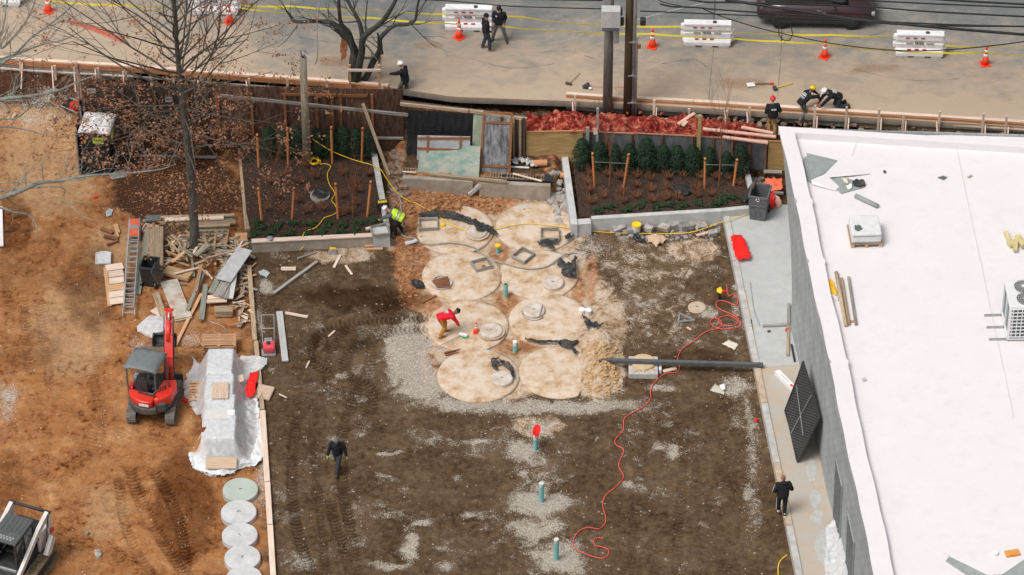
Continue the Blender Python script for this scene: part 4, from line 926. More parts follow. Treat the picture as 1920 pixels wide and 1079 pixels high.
for cy in (.42, 1.08):
 for cx in (x0+.62, x0+1.75):
  f = thing('fan', None, None, (cx, cy, Hh+.115)); f.parent = t
  MB().cyl((0, 0, 0), .33, .01, 28).build('opening', mat('fan_dark', (.05, .06, .06), (.08, .09, .09), .5), f)
  m_ = MB()
  for k in range(16):
   a = k*math.pi/8; m_.beam((0, 0, .03), (.33*math.cos(a), .33*math.sin(a), .03), .012, .012)
  for rr in (.12, .2, .27, .335): m_.tube([(rr*math.cos(a), rr*math.sin(a), .03) for a in np.linspace(0, 2*math.pi, 25)[:-1]], .007, 5, closed=True)
  m_.build('wire_guard', mat('guard_grey', (.40, .42, .42), (.5, .5, .5), .4), f); MB().cyl((0, 0, .025), .07, .03, 14).build('hub', CW, f)
for cy in (.1, .75, 1.4): MB().box((x0-.25, cy, .04), (.7, .06, .06)).build('support_rail', STEEL, t);
for cy in (.1, .75, 1.4): MB().box((x0+.05, cy, .05), (.12, .09, .07)).build('foot', BLACKP, t)
t = thing('mesh_screen', 'large black mesh screen with thin cross braces leaning against the grey wall', 'mesh screen', G(1484, 820, SLABZ))
c1, c2 = G(1472, 770, SLABZ+.05), G(1495, 866, SLABZ+.05)
yA = c1.y; yB = c2.y
tA, tB = G(1506, 678, 2.45), G(1537, 785, 2.45)
def quadsurf(name, c, m, n=24, off=0, wob=0.02):
 vs = []
 for j in range(n+1):
  for i in range(n+1):
   u, v = i/n, j/n; p = c[0].lerp(c[1], u).lerp(c[3].lerp(c[2], u), v)
   p = p+Vector((wob*math.sin(u*9+v*4)+off, 0, wob*math.sin(v*11))); vs.append(tuple(p))
 return MB().add(vs, [(j*(n+1)+i, j*(n+1)+i+1, (j+1)*(n+1)+i+1, (j+1)*(n+1)+i) for j in range(n) for i in range(n)]).build(name, m, None, True)
def meshscreen_mat():
 m = bpy.data.materials.new('black_mesh_cloth'); n, l = nodes_of(m); b = n['Principled BSDF']; b.inputs['Roughness'].default_value = .7
 tc = n.new('ShaderNodeTexCoord'); w = n.new('ShaderNodeTexWave'); w.inputs['Scale'].default_value = 4.2; w.inputs['Distortion'].default_value = .6; w.bands_direction = 'DIAGONAL'; l.new(tc.outputs['Object'], w.inputs['Vector'])
 r = n.new('ShaderNodeValToRGB'); r.color_ramp.elements[0].color = (.014, .015, .017, 1); r.color_ramp.elements[1].color = (.075, .078, .08, 1); r.color_ramp.elements[0].position = .4; l.new(w.outputs['Fac'], r.inputs[0]); l.new(r.outputs[0], b.inputs['Base Color']); return m
to_loc(quadsurf('mesh', [c1, c2, tB, tA], meshscreen_mat()), t)
for a, b in ((c1, c2), (c2, tB), (tB, tA), (tA, c1)): to_loc(MB().tube([a, a.lerp(b, .3)+Vector((.02, 0, .02)), b], .035, 6).build('edge_tube', BLACKP), t)
def scr(u, v): p = c1.lerp(c2, u).lerp(tA.lerp(tB, u), v); return p+Vector((-.06, -.02, .06))
for a, b in ((scr(.12, .62), scr(.86, .42)), (scr(.60, .98), scr(.52, .06))): to_loc(MB().tube([a, b], .016, 6).build('cross_brace', STEEL), t)
t = thing('cardboard_box', 'long narrow white box with an orange mark, lying behind the black mesh screen', 'box', G(1474, 719, SLABZ), math.atan2(G(1487, 736, 0).y-G(1457, 706, 0).y, G(1487, 736, 0).x-G(1457, 706, 0).x))
MB().bbox((0, 0, .09), (1.2, .22, .18), .01).build('carton', WHITE, t); MB().box((.38, -.02, .182), (.14, .10, .006)).build('orange_mark', ORCONE, t); MB().box((-.1, 0, .182), (.5, .012, .003)).build('print_line', GREYP, t)
plank('loose_timber', G(1430, 611, SLABZ+.06), G(1480, 609, SLABZ+.06), .10, .08, GREYW, 'short grey timber lying crosswise on the slab', 'timber')
plank('loose_timber', G(1478, 612, SLABZ+.05), G(1477, 667, SLABZ+.05), .10, .08, TANW, 'tan timber along the wall foot, below the crosswise one', 'timber')
plank('loose_timber', G(1479, 570, SLABZ+.08), G(1478, 608, SLABZ+.08), .10, .08, GREYW, 'grey timber along the wall foot, above the crosswise one', 'timber')
plank('black_angle', G(1484, 646, SLABZ+.05), G(1490, 678, SLABZ+.05), .07, .05, BLACKP, 'short black strip at the wall foot above the mesh screen', 'strip')
tag(MB().lathe([(.05, 0), (.08, .02), (.08, .08), (.03, .10)], 12).build('plastic_plug', mat('dull_red', (.45, .05, .06), (.5, .07, .08), .5), loc=G(1476, 621, SLABZ)), 'small red cap beside the crosswise timber', 'cap')
tag(MB().cyl((0, 0, 0), .07, .015, 16).build('drain_cap', DKMET, loc=G(1442, 622, SLABZ)), 'small round dark drain cover in the grey slab', 'drain cover')
REDT = mat('bright_red_sheet', (.74, .012, .010), (.84, .02, .015), .6, 3, bump=.1, bscale=10)
t = crumple('red_sheet', [(1370, 449), (1375, 445), (1390, 446), (1397, 455), (1407, 484), (1405, 490), (1383, 492), (1378, 486)], .02, REDT, 'bright red plastic sheet folded flat on the slab by the kerb', 'plastic sheet', base_z=SLABZ+.06, seed=31, step=.05, freq=1.5, zf=lambda x, y, z: z+.10)
ONET = mat('orange_mesh', (.84, .13, .06), (.90, .22, .12), .7, 20)
crumple('orange_netting', [(1421, 352), (1430, 349), (1436, 338), (1466, 337), (1468, 358), (1455, 362), (1432, 364)], .10, ONET, 'crumpled orange safety netting above the grey wheeled bin', 'netting', base_z=.35, seed=33)
crumple('red_netting', [(1437, 364), (1449, 361), (1452, 375), (1455, 390), (1447, 395), (1437, 393)], .10, mat('red_mesh', (.76, .02, .02), (.82, .04, .03), .7, 20), 'bright red netting beside the grey wheeled bin', 'netting', base_z=SLABZ, seed=34)
crumple('pale_netting', [(1452, 366), (1462, 372), (1466, 386), (1457, 391), (1450, 375)], .04, mat('salmon_mesh', (.66, .36, .28), (.72, .45, .36), .8, 20), 'thin faded salmon netting right of the red netting', 'netting', base_z=SLABZ, seed=35)
plank('loose_timber', G(1450, 361, .40), G(1469, 363, .40), .10, .08, GREYW, 'short dark timber under the orange netting', 'timber')
for i, (a, b, m, lab) in enumerate((((1434, 312), (1464, 314), DARKW, 'upper dark plank beyond the orange netting'), ((1432, 322), (1466, 323), GREYW, 'lower grey plank just above the orange netting'), ((1408, 307), (1434, 309), ORNG, 'short orange plank beside the last evergreen'))):
 plank('loose_plank', G(*a, .5), G(*b, .5), .16, .06, m, lab, 'plank')
def wheelie(name, label, loc, rz, m, lidopen=True, mark=True):
 t = thing(name, label, 'wheeled bin', loc, rz)
 b = MB(); pr = [(.24, .27, 0), (.285, .33, .62), (.30, .35, .98)]
 vs = [];
 for w, d, z in pr: vs += [(-w, -d, z), (w, -d, z), (w, d, z), (-w, d, z)]
 wi = [( .27, .32, .98), (.22, .25, .2)]
 for w, d, z in wi: vs += [(-w, -d, z), (w, -d, z), (w, d, z), (-w, d, z)]
 fs = [(0, 3, 2, 1)]
 for k in range(4):
  for q in range(4): fs.append((4*k+q, 4*k+(q+1) % 4, 4*k+4+(q+1) % 4, 4*k+4+q))
 fs.append((16, 17, 18, 19)); b.add(vs, fs); b.bbox((0, -.33, .62), (.5, .05, .07), .01); b.bbox((0, -.34, .95), (.62, .05, .08), .015); b.bbox((0, .34, .95), (.62, .05, .08), .015)
 b.bbox((.3, 0, .95), (.04, .68, .08), .01); b.bbox((-.3, 0, .95), (.04, .68, .08), .01)
 b.box((0, -.335, .78), (.20, .02, .03)); b.box((-.08, -.30, .35), (.02, .03, .4)); b.box((.08, -.30, .35), (.02, .03, .4))
 b.build('body', m, t)
 for sx in (-1, 1): MB().cyl((0, 0, -.03), .13, .06, 16, M=Matrix.Translation((sx*.27, .28, .12)) @ Euler((0, math.pi/2, 0)).to_matrix().to_4x4()).build('wheel', BLACKP, t)
 MB().tube([(-.22, .40, .96), (.22, .40, .96)], .02, 8).build('handle', m, t)
 if lidopen: MB().bbox((-.36, .30, .72), (.07, .62, .66), .03, rot=(0, R(24), 0)).build('lid', DKMET, t)
 if mark:
  m_ = MB()
  for k in range(3):
   a = k*2*math.pi/3; p = [(.055*math.cos(a+d_), 0, .055*math.sin(a+d_)) for d_ in (0, .5, 1.0, 1.5)]; m_.tube(p, .012, 5)
  m_.build('recycling_mark', WHITEP, t, loc=(0, -.37, .88))
 return t
wheelie('wheeled_bin', 'grey wheeled recycling bin leaning with its lid open beside the right planter', G(1423, 404, SLABZ), R(-14), GREYP).scale = (1.22,)*3
# ================================================= PEOPLE
def remeshed(mb, name, m, parent, voxel):
 o = mb.build(name, m, parent, True)
 md = o.modifiers.new('r', 'REMESH'); md.mode = 'VOXEL'; md.voxel_size = voxel
 ms = o.modifiers.new('s', 'SMOOTH'); ms.factor = .6; ms.iterations = 3
 dg = bpy.context.evaluated_depsgraph_get(); me = bpy.data.meshes.new_from_object(o.evaluated_get(dg), depsgraph=dg)
 o.modifiers.clear(); old = o.data; o.data = me; bpy.data.meshes.remove(old)
 me.polygons.foreach_set('use_smooth', [True]*len(me.polygons))
 return o
def ik(a, b, l1, l2, pole):
 a = Vector(a); b = Vector(b); d = b-a; L = min(d.length, (l1+l2)*.995); d.normalize(); b = a+d*L
 x = (l1*l1-l2*l2+L*L)/(2*L); h = math.sqrt(max(l1*l1-x*x, 0)); p = Vector(pole); p = p-d*p.dot(d)
 p = p.normalized() if p.length > 1e-5 else d.orthogonal().normalized()
 return a+d*x+p*h, b
def limb(mb, pts, rs, n=12):
 """tapered limb with rounded joints"""
 Q = catmull(pts, 4) if False else [Vector(p) for p in pts]
 P = []; RR = []
 for i in range(len(Q)-1):
  for k in range(5):
   t = k/5; P.append(Q[i].lerp(Q[i+1], t)); RR.append(rs[i]*(1-t)+rs[i+1]*t)
 P.append(Q[-1]); RR.append(rs[-1]); mb.tube(P, RR, n)
 for p, r in zip(Q, rs): mb.sphere(p, r*.995, n=12, m=8)
def ellring_tube(mb, cs, ax, ay, rs, n=18):
 """rings with centre, side axis, front axis and (rx, ry)"""
 o = len(mb.v);
 for c, x, y, (rx, ry) in zip(cs, ax, ay, rs):
  for k in range(n):
   a = 2*math.pi*k/n; mb.v.append(tuple(c+x*rx*math.cos(a)+y*ry*math.sin(a)))
 N = len(cs)
 for i in range(N-1):
  for k in range(n): mb.f.append([o+i*n+k, o+i*n+(k+1) % n, o+(i+1)*n+(k+1) % n, o+(i+1)*n+k]); mb.mi.append(0)
 mb.f.append([o+k for k in range(n)][::-1]); mb.f.append([o+(N-1)*n+k for k in range(n)]); mb.mi += [0, 0]
SKIN1 = mat('skin_light', (.50, .27, .18), (.56, .32, .22), .55, 6); SKIN2 = mat('skin_brown', (.22, .105, .06), (.27, .135, .08), .55, 6)
HAIRD = mat('dark_hair', (.012, .010, .009), (.03, .024, .02), .8, 30)
BLK = mat('black_cloth', (.010, .011, .014), (.020, .021, .026), .9, 9, bump=.3, bscale=12); DJEAN = mat('dark_jeans', (.030, .038, .050), (.055, .065, .08), .9, 12)
GRJ = mat('grey_trousers', (.10, .105, .115), (.15, .155, .165), .9, 12); KHAKI = mat('khaki_trousers', (.34, .21, .07), (.42, .27, .10), .9, 10); AMBER = mat('amber_trousers', (.38, .17, .03), (.48, .23, .05), .9, 10)
BOOTT = mat('tan_boots', (.20, .11, .05), (.30, .18, .10), .8, 10); BOOTD = mat('dark_boots', (.03, .024, .02), (.07, .05, .04), .7, 10)
def person(label, loc, heading, hip=(0, 0, .93), lean=0, side=0, feet=((-.11, .03), (.11, -.03)), fz=(0, 0), hands=((-.24, .08, .82), (.24, .08, .82)), head=(0, 0), toe=(0, 0),
   top=BLK, legs=DJEAN, boots=BOOTD, skin=SKIN1, hat=None, hatm=None, gloves=None, hood=False, vest=None, shirt_len=1.0, bulky=1.0, knee=(0, 1, .1), extra=None, scale=1.0, kneel=None):
 t = thing('person', label, 'person', loc, heading); t.scale = (scale,)*3
 hip = Vector(hip); a = R(lean); b = R(side)
 spine = Vector((math.sin(b), math.sin(a)*math.cos(b), math.cos(a)*math.cos(b))).normalized()
 sx = Vector((math.cos(b), 0, -math.sin(b))).normalized(); fy = spine.cross(sx).normalized()*1; fy = -fy if fy.dot(Vector((0, 1, .2))) < 0 and lean < 80 else fy
 fy = Vector(spine.cross(sx))*-1
 if fy.dot(Vector((0, math.cos(a), -math.sin(a)))) < 0: fy = -fy
 chest = hip+spine*.34; neck = hip+spine*.50; sh = [hip+spine*.44+sx*(-.185), hip+spine*.44+sx*.185]
 hp, hy = R(head[0]), R(head[1])     # extra pitch down, yaw
 hd = (spine*math.cos(hp)+fy*math.sin(hp)).normalized(); hf = (fy*math.cos(hp)-spine*math.sin(hp)).normalized(); hf = (hf*math.cos(hy)+sx*math.sin(hy)).normalized()
 hs = hd.cross(hf).normalized()*-1
 hc = neck+hd*.155+hf*.015
 hips = [hip+sx*-.09, hip+sx*.09]
 ft = [Vector((feet[0][0], feet[0][1], .09+fz[0])), Vector((feet[1][0], feet[1][1], .09+fz[1]))]
 kn = []; an = []
 for i in (0, 1):
  k, e = ik(hips[i], ft[i], .44, .42, knee if not kneel or i not in kneel else kneel[i]); kn.append(k); an.append(e)
 el = []; wr_ = []
 for i in (0, 1):
  e, w = ik(sh[i], hands[i], .29, .26, sx*(-1 if i == 0 else 1)*.28-fy*.9); el.append(e); wr_.append(w)
 mb = MB()
 ellring_tube(mb, [hip-spine*.09, hip, hip+spine*.16, chest, hip+spine*.44, neck+spine*.01], [sx]*6, [fy]*6, [(.12, .09), (.155, .105), (.135, .09), (.165, .11), (.15, .09), (.06, .06)])
 limb(mb, [neck-spine*.03, neck+hd*.08], [.055, .052])
 HM = Matrix((hs, hf, hd)).transposed().to_4x4(); HM.translation = hc
 mb.sphere((0, 0, .02), .1, (.76, .95, 1.12), 16, 12, M=HM); mb.sphere((0, .035, -.045), .07, (.85, .85, .9), 12, 8, M=HM)
 mb.add([(-.017, .085, -.02), (.017, .085, -.02), (0, .118, -.022), (0, .088, .03), (0, .085, -.035)], [(0, 2, 3), (2, 1, 3), (0, 4, 2), (4, 1, 2), (0, 3, 1, 4)], HM)
 for s in (-1, 1): mb.sphere((s*.077, -.005, -.005), .022, (.4, .8, 1.2), 8, 6, M=HM)
 mb.sphere((0, .088, -.058), .02, (1.3, .5, .35), 8, 6, M=HM)
 for i in (0, 1):
  s = -1 if i == 0 else 1
  limb(mb, [hips[i], kn[i], an[i]], [.085, .055, .038]); limb(mb, [an[i]+Vector((0, 0, .03)), an[i]], [.036, .034])
  limb(mb, [sh[i], el[i], wr_[i]], [.055, .042, .028])
  fd = (wr_[i]-el[i]).normalized(); pn = fd.orthogonal().normalized(); pn = (sx*s-fd*fd.dot(sx*s)).normalized(); wd = fd.cross(pn)
  pc = wr_[i]+fd*.05; PM = Matrix((wd, pn, fd)).transposed().to_4x4(); PM.translation = pc
  hand = MB(); hb = hand if gloves else mb
  hb.sphere((0, 0, 0), .05, (.85, .36, 1.05), 12, 8, M=PM)
  for q, (off, ln) in enumerate(((-.030, .060), (-.010, .072), (.010, .068), (.030, .052))):
   r0 = PM @ Vector((off, 0, .040)); r1 = PM @ Vector((off*1.1, -.010, .040+ln*.5)); r2 = PM @ Vector((off*1.1, -.032, .040+ln*.85)); hb.tube([r0, r1, r2], [.0095, .009, .0075], 6)
  hb.tube([PM @ Vector((-.035, -.005, -.02)), PM @ Vector((-.058, -.018, .015)), PM @ Vector((-.055, -.03, .045))], [.012, .011, .009], 6)
  if gloves:
   hand.sphere(wr_[i]+fd*.01, .034, n=10, m=8); remeshed(hand, 'glove', gloves, t, .008)
 remeshed(mb, 'body', skin, t, .0085)
 for s in (-1, 1): MB().sphere((s*.03, .083, .012), .010, (1, .5, .7), 8, 6, M=HM).build('eye', HAIRD, t, True)
 mb = MB(); B = bulky; bl = .10*shirt_len
 ellring_tube(mb, [hip-spine*bl, hip+spine*.02, hip+spine*.18, chest, hip+spine*.43, neck+spine*.015], [sx]*6, [fy]*6, [(.185*B, .135*B), (.195*B, .15*B), (.19*B, .145*B), (.215*B, .15*B), (.19*B, .12*B), (.075, .072)])
 for i in (0, 1): limb(mb, [sh[i]-spine*.02, el[i], wr_[i]+(el[i]-wr_[i]).normalized()*.02], [.088*B, .068*B, .048*B])
 j = remeshed(mb, 'jacket', top, t, .014)
 if vest:
  mb = MB(); ellring_tube(mb, [hip-spine*.06, hip+spine*.1, chest, hip+spine*.45], [sx]*4, [fy]*4, [(.215, .165), (.215, .168), (.232, .17), (.165, .135)]); remeshed(mb, 'vest', vest, t, .016)
  for q in (.10, .20):
   mb = MB(); ellring_tube(mb, [hip+spine*q, hip+spine*(q+.045)], [sx]*2, [fy]*2, [(.232, .185), (.235, .186)]); mb.build('reflective_band', STEEL, t, True)
 mb = MB(); ellring_tube(mb, [hip-spine*.10, hip-spine*.03, hip+spine*.08], [sx]*3, [fy]*3, [(.15, .125), (.175, .135), (.165, .125)])
 for i in (0, 1): limb(mb, [hips[i]-Vector((0, 0, .02)), kn[i], an[i]+Vector((0, 0, .02))], [.112, .078, .066])
 remeshed(mb, 'trousers', legs, t, .013)
 for i in (0, 1):
  mb = MB(); A_ = an[i]; ty = R(toe[i]); fw = Vector((math.sin(ty), math.cos(ty), 0)); tz = -.05
  if kneel and i in kneel: fw = Vector((0, -.5, -.85)).normalized(); tz = 0
  limb(mb, [A_+Vector((0, 0, .07)), A_, A_+Vector((0, 0, tz))], [.058, .056, .045]); limb(mb, [A_-fw*.05+Vector((0, 0, tz)), A_+fw*.08+Vector((0, 0, tz)), A_+fw*.17+Vector((0, 0, tz-.004))], [.045, .046, .038])
  remeshed(mb, 'boot', boots, t, .013)
 if hat == 'helmet':
  mb = MB(); mb.sphere((0, 0, .045), .135, (.88, 1.05, .98), 20, 12, M=HM, zmin=.05); mb.sphere((0, .06, .052), .12, (.85, 1.0, .09), 18, 6, M=HM); mb.build('hard_hat', hatm, t, True)
  MB().box((0, -.01, .178), (.03, .2, .02), M=HM).build('hat_ridge', hatm, t)
 elif hat == 'beanie':
  MB().sphere((0, -.008, .045), .112, (.86, 1.02, 1.05), 18, 12, M=HM, zmin=-.1).build('beanie', hatm or BLK, t, True)
 elif hat == 'hair': MB().sphere((0, -.012, .035), .108, (.82, 1.0, 1.1), 18, 12, M=HM, zmin=-.1).build('hair', HAIRD, t, True)
 if hood: MB().sphere((0, -.02, .015), .125, (.88, .98, 1.1), 18, 12, M=HM).build('hood', top, t, True) if hood == 'up' else MB().sphere((0, -.10, -.13), .10, (1.25, .7, .6), 16, 10, M=HM).build('hood', top, t, True)
 t['_j'] = 0; del t['_j']
 def surf(u, v, out=0.0):   # point on the back of the torso
  return hip+spine*v+sx*u-fy*(.158*B+out)
 if extra: extra(t, dict(surf=surf, sx=sx, fy=fy, spine=spine, HM=HM, hip=hip, kn=kn, an=an, el=el, wr=wr_, sh=sh, neck=neck))
 return t
LET = mat('printed_letters', (.55, .57, .58), (.66, .67, .68), .7, 5)
def backprint(rows):
 def f(t, k):
  M = Matrix((k['sx'], k['spine'], -k['fy'])).transposed().to_4x4(); M.translation = k['surf'](0, .27, .006)
  mb = MB(); rnd = random.Random(3)
  for (y, w, h) in rows:
   x = -w/2
   while x < w/2-.01:
    cw = .022+.012*rnd.random(); mb.box((x+cw/2, y, 0), (cw*.7, h*(.8+.3*rnd.random()), .03), M=M); x += cw
  mb.build('back_print', LET, t)
 return f
HV = mat('hi_vis_yellow', (.52, .80, .02), (.60, .88, .05), .7, 8)
REDS = mat('red_shirt', (.66, .008, .02), (.74, .015, .035), .8, 8, bump=.3, bscale=10)
GLV = mat('lime_glove', (.45, .60, .05), (.52, .68, .08), .7, 8); BLG = mat('black_glove', (.02, .02, .022), (.03, .03, .03), .7)
HWT = mat('helmet_white', (.76, .76, .78), (.80, .80, .82), .35, 3, spec=.5); HYL = mat('helmet_yellow', (.84, .55, .01), (.88, .6, .02), .35, 3, spec=.5)
def SP(px, py, z=STREET): p = G(px, py, z); return p
person('man in a black hoodie and beanie seen side-on in front of the barrier', SP(911, 94), R(-80), head=(4, 0), feet=((-.16, -.10), (.10, .14)), hands=((-.20, .16, .98), (.20, .18, .98)), hat='beanie', hatm=BLK, hood='down', toe=(0, 8), legs=DJEAN, boots=BOOTT, scale=1.02)
def chestlogo(t, k):
 M = Matrix((k['sx'], k['fy'], k['spine'])).transposed().to_4x4(); M.translation = k['hip']+k['spine']*.36+k['sx']*.09+k['fy']*.155
 MB().sphere((0, 0, 0), .035, (1, .3, 1.2), 10, 8, M=M).build('chest_print', LET, t, True); MB().sphere(k['neck']+k['spine']*.02+k['fy']*.04, .062, (1.1, .8, .6), 12, 8).build('white_collar', WHITE, t, True)
person('man in black jacket and cap standing with legs apart, facing the yard', SP(936, 77), R(172), feet=((-.30, .02), (.26, .0)), hands=((-.20, .14, .98), (.20, .14, .98)), hat='beanie', hatm=BLK, head=(12, 10), hood='down', legs=GRJ, extra=chestlogo, toe=(-18, 18), bulky=1.06)
t3 = SP(757, 182, 1.5)
person('worker in a white hard hat stepping behind the hoarding by the forked tree', t3, R(62), lean=12, feet=((-.10, .22), (.10, -.28)), hands=((-.18, .52, 1.05), (.16, .40, .78)), hat='helmet', hatm=HWT, legs=GRJ, hip=(0, -.08, .90), head=(8, 0), bulky=1.05)
person('worker in a yellow hard hat and grey jeans bending over the timber form', SP(1505, 224, 1.5), R(-58), lean=52, hip=(0, -.12, .86), feet=((-.13, .18), (.13, -.22)), hands=((-.10, .70, .92), (.16, .62, .86)), hat='helmet', hatm=HYL, legs=GRJ, boots=BOOTT, extra=backprint(((.10, .16, .035), (.03, .20, .07), (-.06, .22, .03), (-.11, .2, .02))), head=(-20, 0), skin=SKIN2)
person('worker in a white hard hat kneeling on the street and reaching down to the form', SP(1567, 203, STREET), R(102), lean=66, hip=(0, -.10, .56), feet=((-.14, -.46), (.14, -.40)), fz=(.02, .04), knee=(0, .6, -1), hands=((-.14, .78, .14), (.20, .66, .20)), hat='helmet', hatm=HWT, legs=DJEAN, head=(-25, 0), extra=backprint(((.08, .2, .05), (.0, .22, .05), (-.06, .18, .03))), gloves=REDS)
person('worker in a red hat, black hoodie and khaki trousers standing with his back to us', SP(1447, 252, 1.62), R(8), lean=8, feet=((-.10, .05), (.12, -.04)), hands=((-.20, .22, 1.0), (.22, .24, 1.02)), hat='helmet', hatm=mat('helmet_red', (.60, .03, .03), (.66, .05, .05), .5), legs=KHAKI, boots=BOOTT, extra=backprint(((.05, .18, .06),)), bulky=1.08)
person('mason in a lime safety vest and white hard hat bent over the planter corner', GT(744, 441), R(78), lean=62, hip=(0, -.20, .88), feet=((-.12, .0), (.12, -.22)), hands=((-.10, .62, .72), (.18, .46, .68)), hat='helmet', hatm=HWT, top=GREYP, vest=HV, legs=BLK, boots=BOOTT, head=(-5, 0), gloves=GLV)
person('worker in a red shirt and amber trousers bent double on the dusty tank tops', GT(834, 628), R(-72), lean=82, hip=(0, -.18, .88), feet=((-.14, .06), (.14, -.20)), hands=((-.20, .62, .16), (.16, .66, .12)), hat='beanie', hatm=BLK, top=REDS, legs=AMBER, boots=BOOTT, head=(-15, 0), gloves=GLV, extra=backprint(((.04, .16, .08), (-.04, .06, .06))), skin=SKIN2)
person('man in black with lime gloves walking toward the viewer across the brown soil', GT(634, 884), R(176), lean=6, feet=((.02, .22), (-.02, -.20)), hands=((-.34, .12, .84), (.34, .12, .84)), hat='beanie', hatm=mat('grey_beanie', (.10, .105, .11), (.16, .165, .17), .9, 30), gloves=GLV, legs=DJEAN, head=(22, 0), bulky=1.05)
def stripes(t, k):
 for i in (0, 1):
  s = -1 if i == 0 else 1
  o = k['sx']*s
  MB().tube([k['sh'][i]+o*.085, k['el'][i]+o*.07, k['wr'][i]+o*.05], .012, 6).build('sleeve_stripe', WHITE, t); MB().tube([k['hip']+o*.18, k['kn'][i]+o*.085, k['an'][i]+o*.07], .012, 6).build('leg_stripe', WHITE, t)
person('bald man in a black tracksuit with white stripes walking along the slab', G(1466, 964, SLABZ), R(8), lean=4, feet=((-.10, .16), (.06, -.16)), hands=((-.22, .24, 1.08), (.22, .26, 1.08)), skin=SKIN2, legs=BLK, boots=mat('white_sneakers', (.5, .5, .48), (.6, .6, .58), .7), extra=stripes, bulky=1.12, hood='down', scale=1.03)
# ================================================= MACHINES
def track(mb_t, L, w, r, x, z0=0, n=None):
 """rubber track loop round two ends, cleats raised, at side offset x"""
 vs = []; per = []; N = 14
 for k in range(N+1): a = -math.pi/2-math.pi*k/N; per.append((-L/2+r+r*math.cos(a), r+r*math.sin(a)))
 for k in range(N+1): a = math.pi/2-math.pi*k/N; per.append((L/2-r+r*math.cos(a), r+r*math.sin(a)))
 th = .045; inner = []
 for (y, z) in per:
  cy = -L/2+r if y < -L/2+r else (L/2-r if y > L/2-r else y); d = Vector((y-cy, z-r)); d = d.normalized()*(d.length-th) if d.length > .001 else d; inner.append((cy+d.x, r+d.y))
 n_ = len(per)
 for (y, z) in per: vs += [(x-w/2, y, z0+z), (x+w/2, y, z0+z)]
 for (y, z) in inner: vs += [(x-w/2, y, z0+z), (x+w/2, y, z0+z)]
 fs = []
 for k in range(n_):
  j = (k+1) % n_; fs += [(2*k, 2*k+1, 2*j+1, 2*j), (2*n_+2*k, 2*n_+2*j, 2*n_+2*j+1, 2*n_+2*k+1), (2*k, 2*j, 2*n_+2*j, 2*n_+2*k), (2*k+1, 2*n_+2*k+1, 2*n_+2*j+1, 2*j+1)]
 mb_t.add(vs, fs)
 pts = [Vector((0, y, z0+z)) for y, z in per]; pts.append(pts[0]); acc = 0
 for a, b in zip(pts[:-1], pts[1:]):
  d = b-a; Ls = d.length
  if Ls < 1e-6: continue
  u = d/Ls; nn = Vector((0, -u.z, u.y)) if True else None
  while acc < Ls:
   p = a+u*acc; c = Vector((0, 0, z0+r));
   cy = min(max(p.y, -L/2+r), L/2-r); out = (p-Vector((0, cy, z0+r))).normalized()
   mb_t.beam(Vector((x-w/2, p.y, p.z))+out*.012, Vector((x+w/2, p.y, p.z))+out*.012, .05, .03, up=out); acc += .10
  acc -= Ls
RUB = mat('muddy_rubber', (.10, .092, .085), (.22, .20, .175), .85, 8, dirt=(.26, .18, .12), dirtamt=.7)
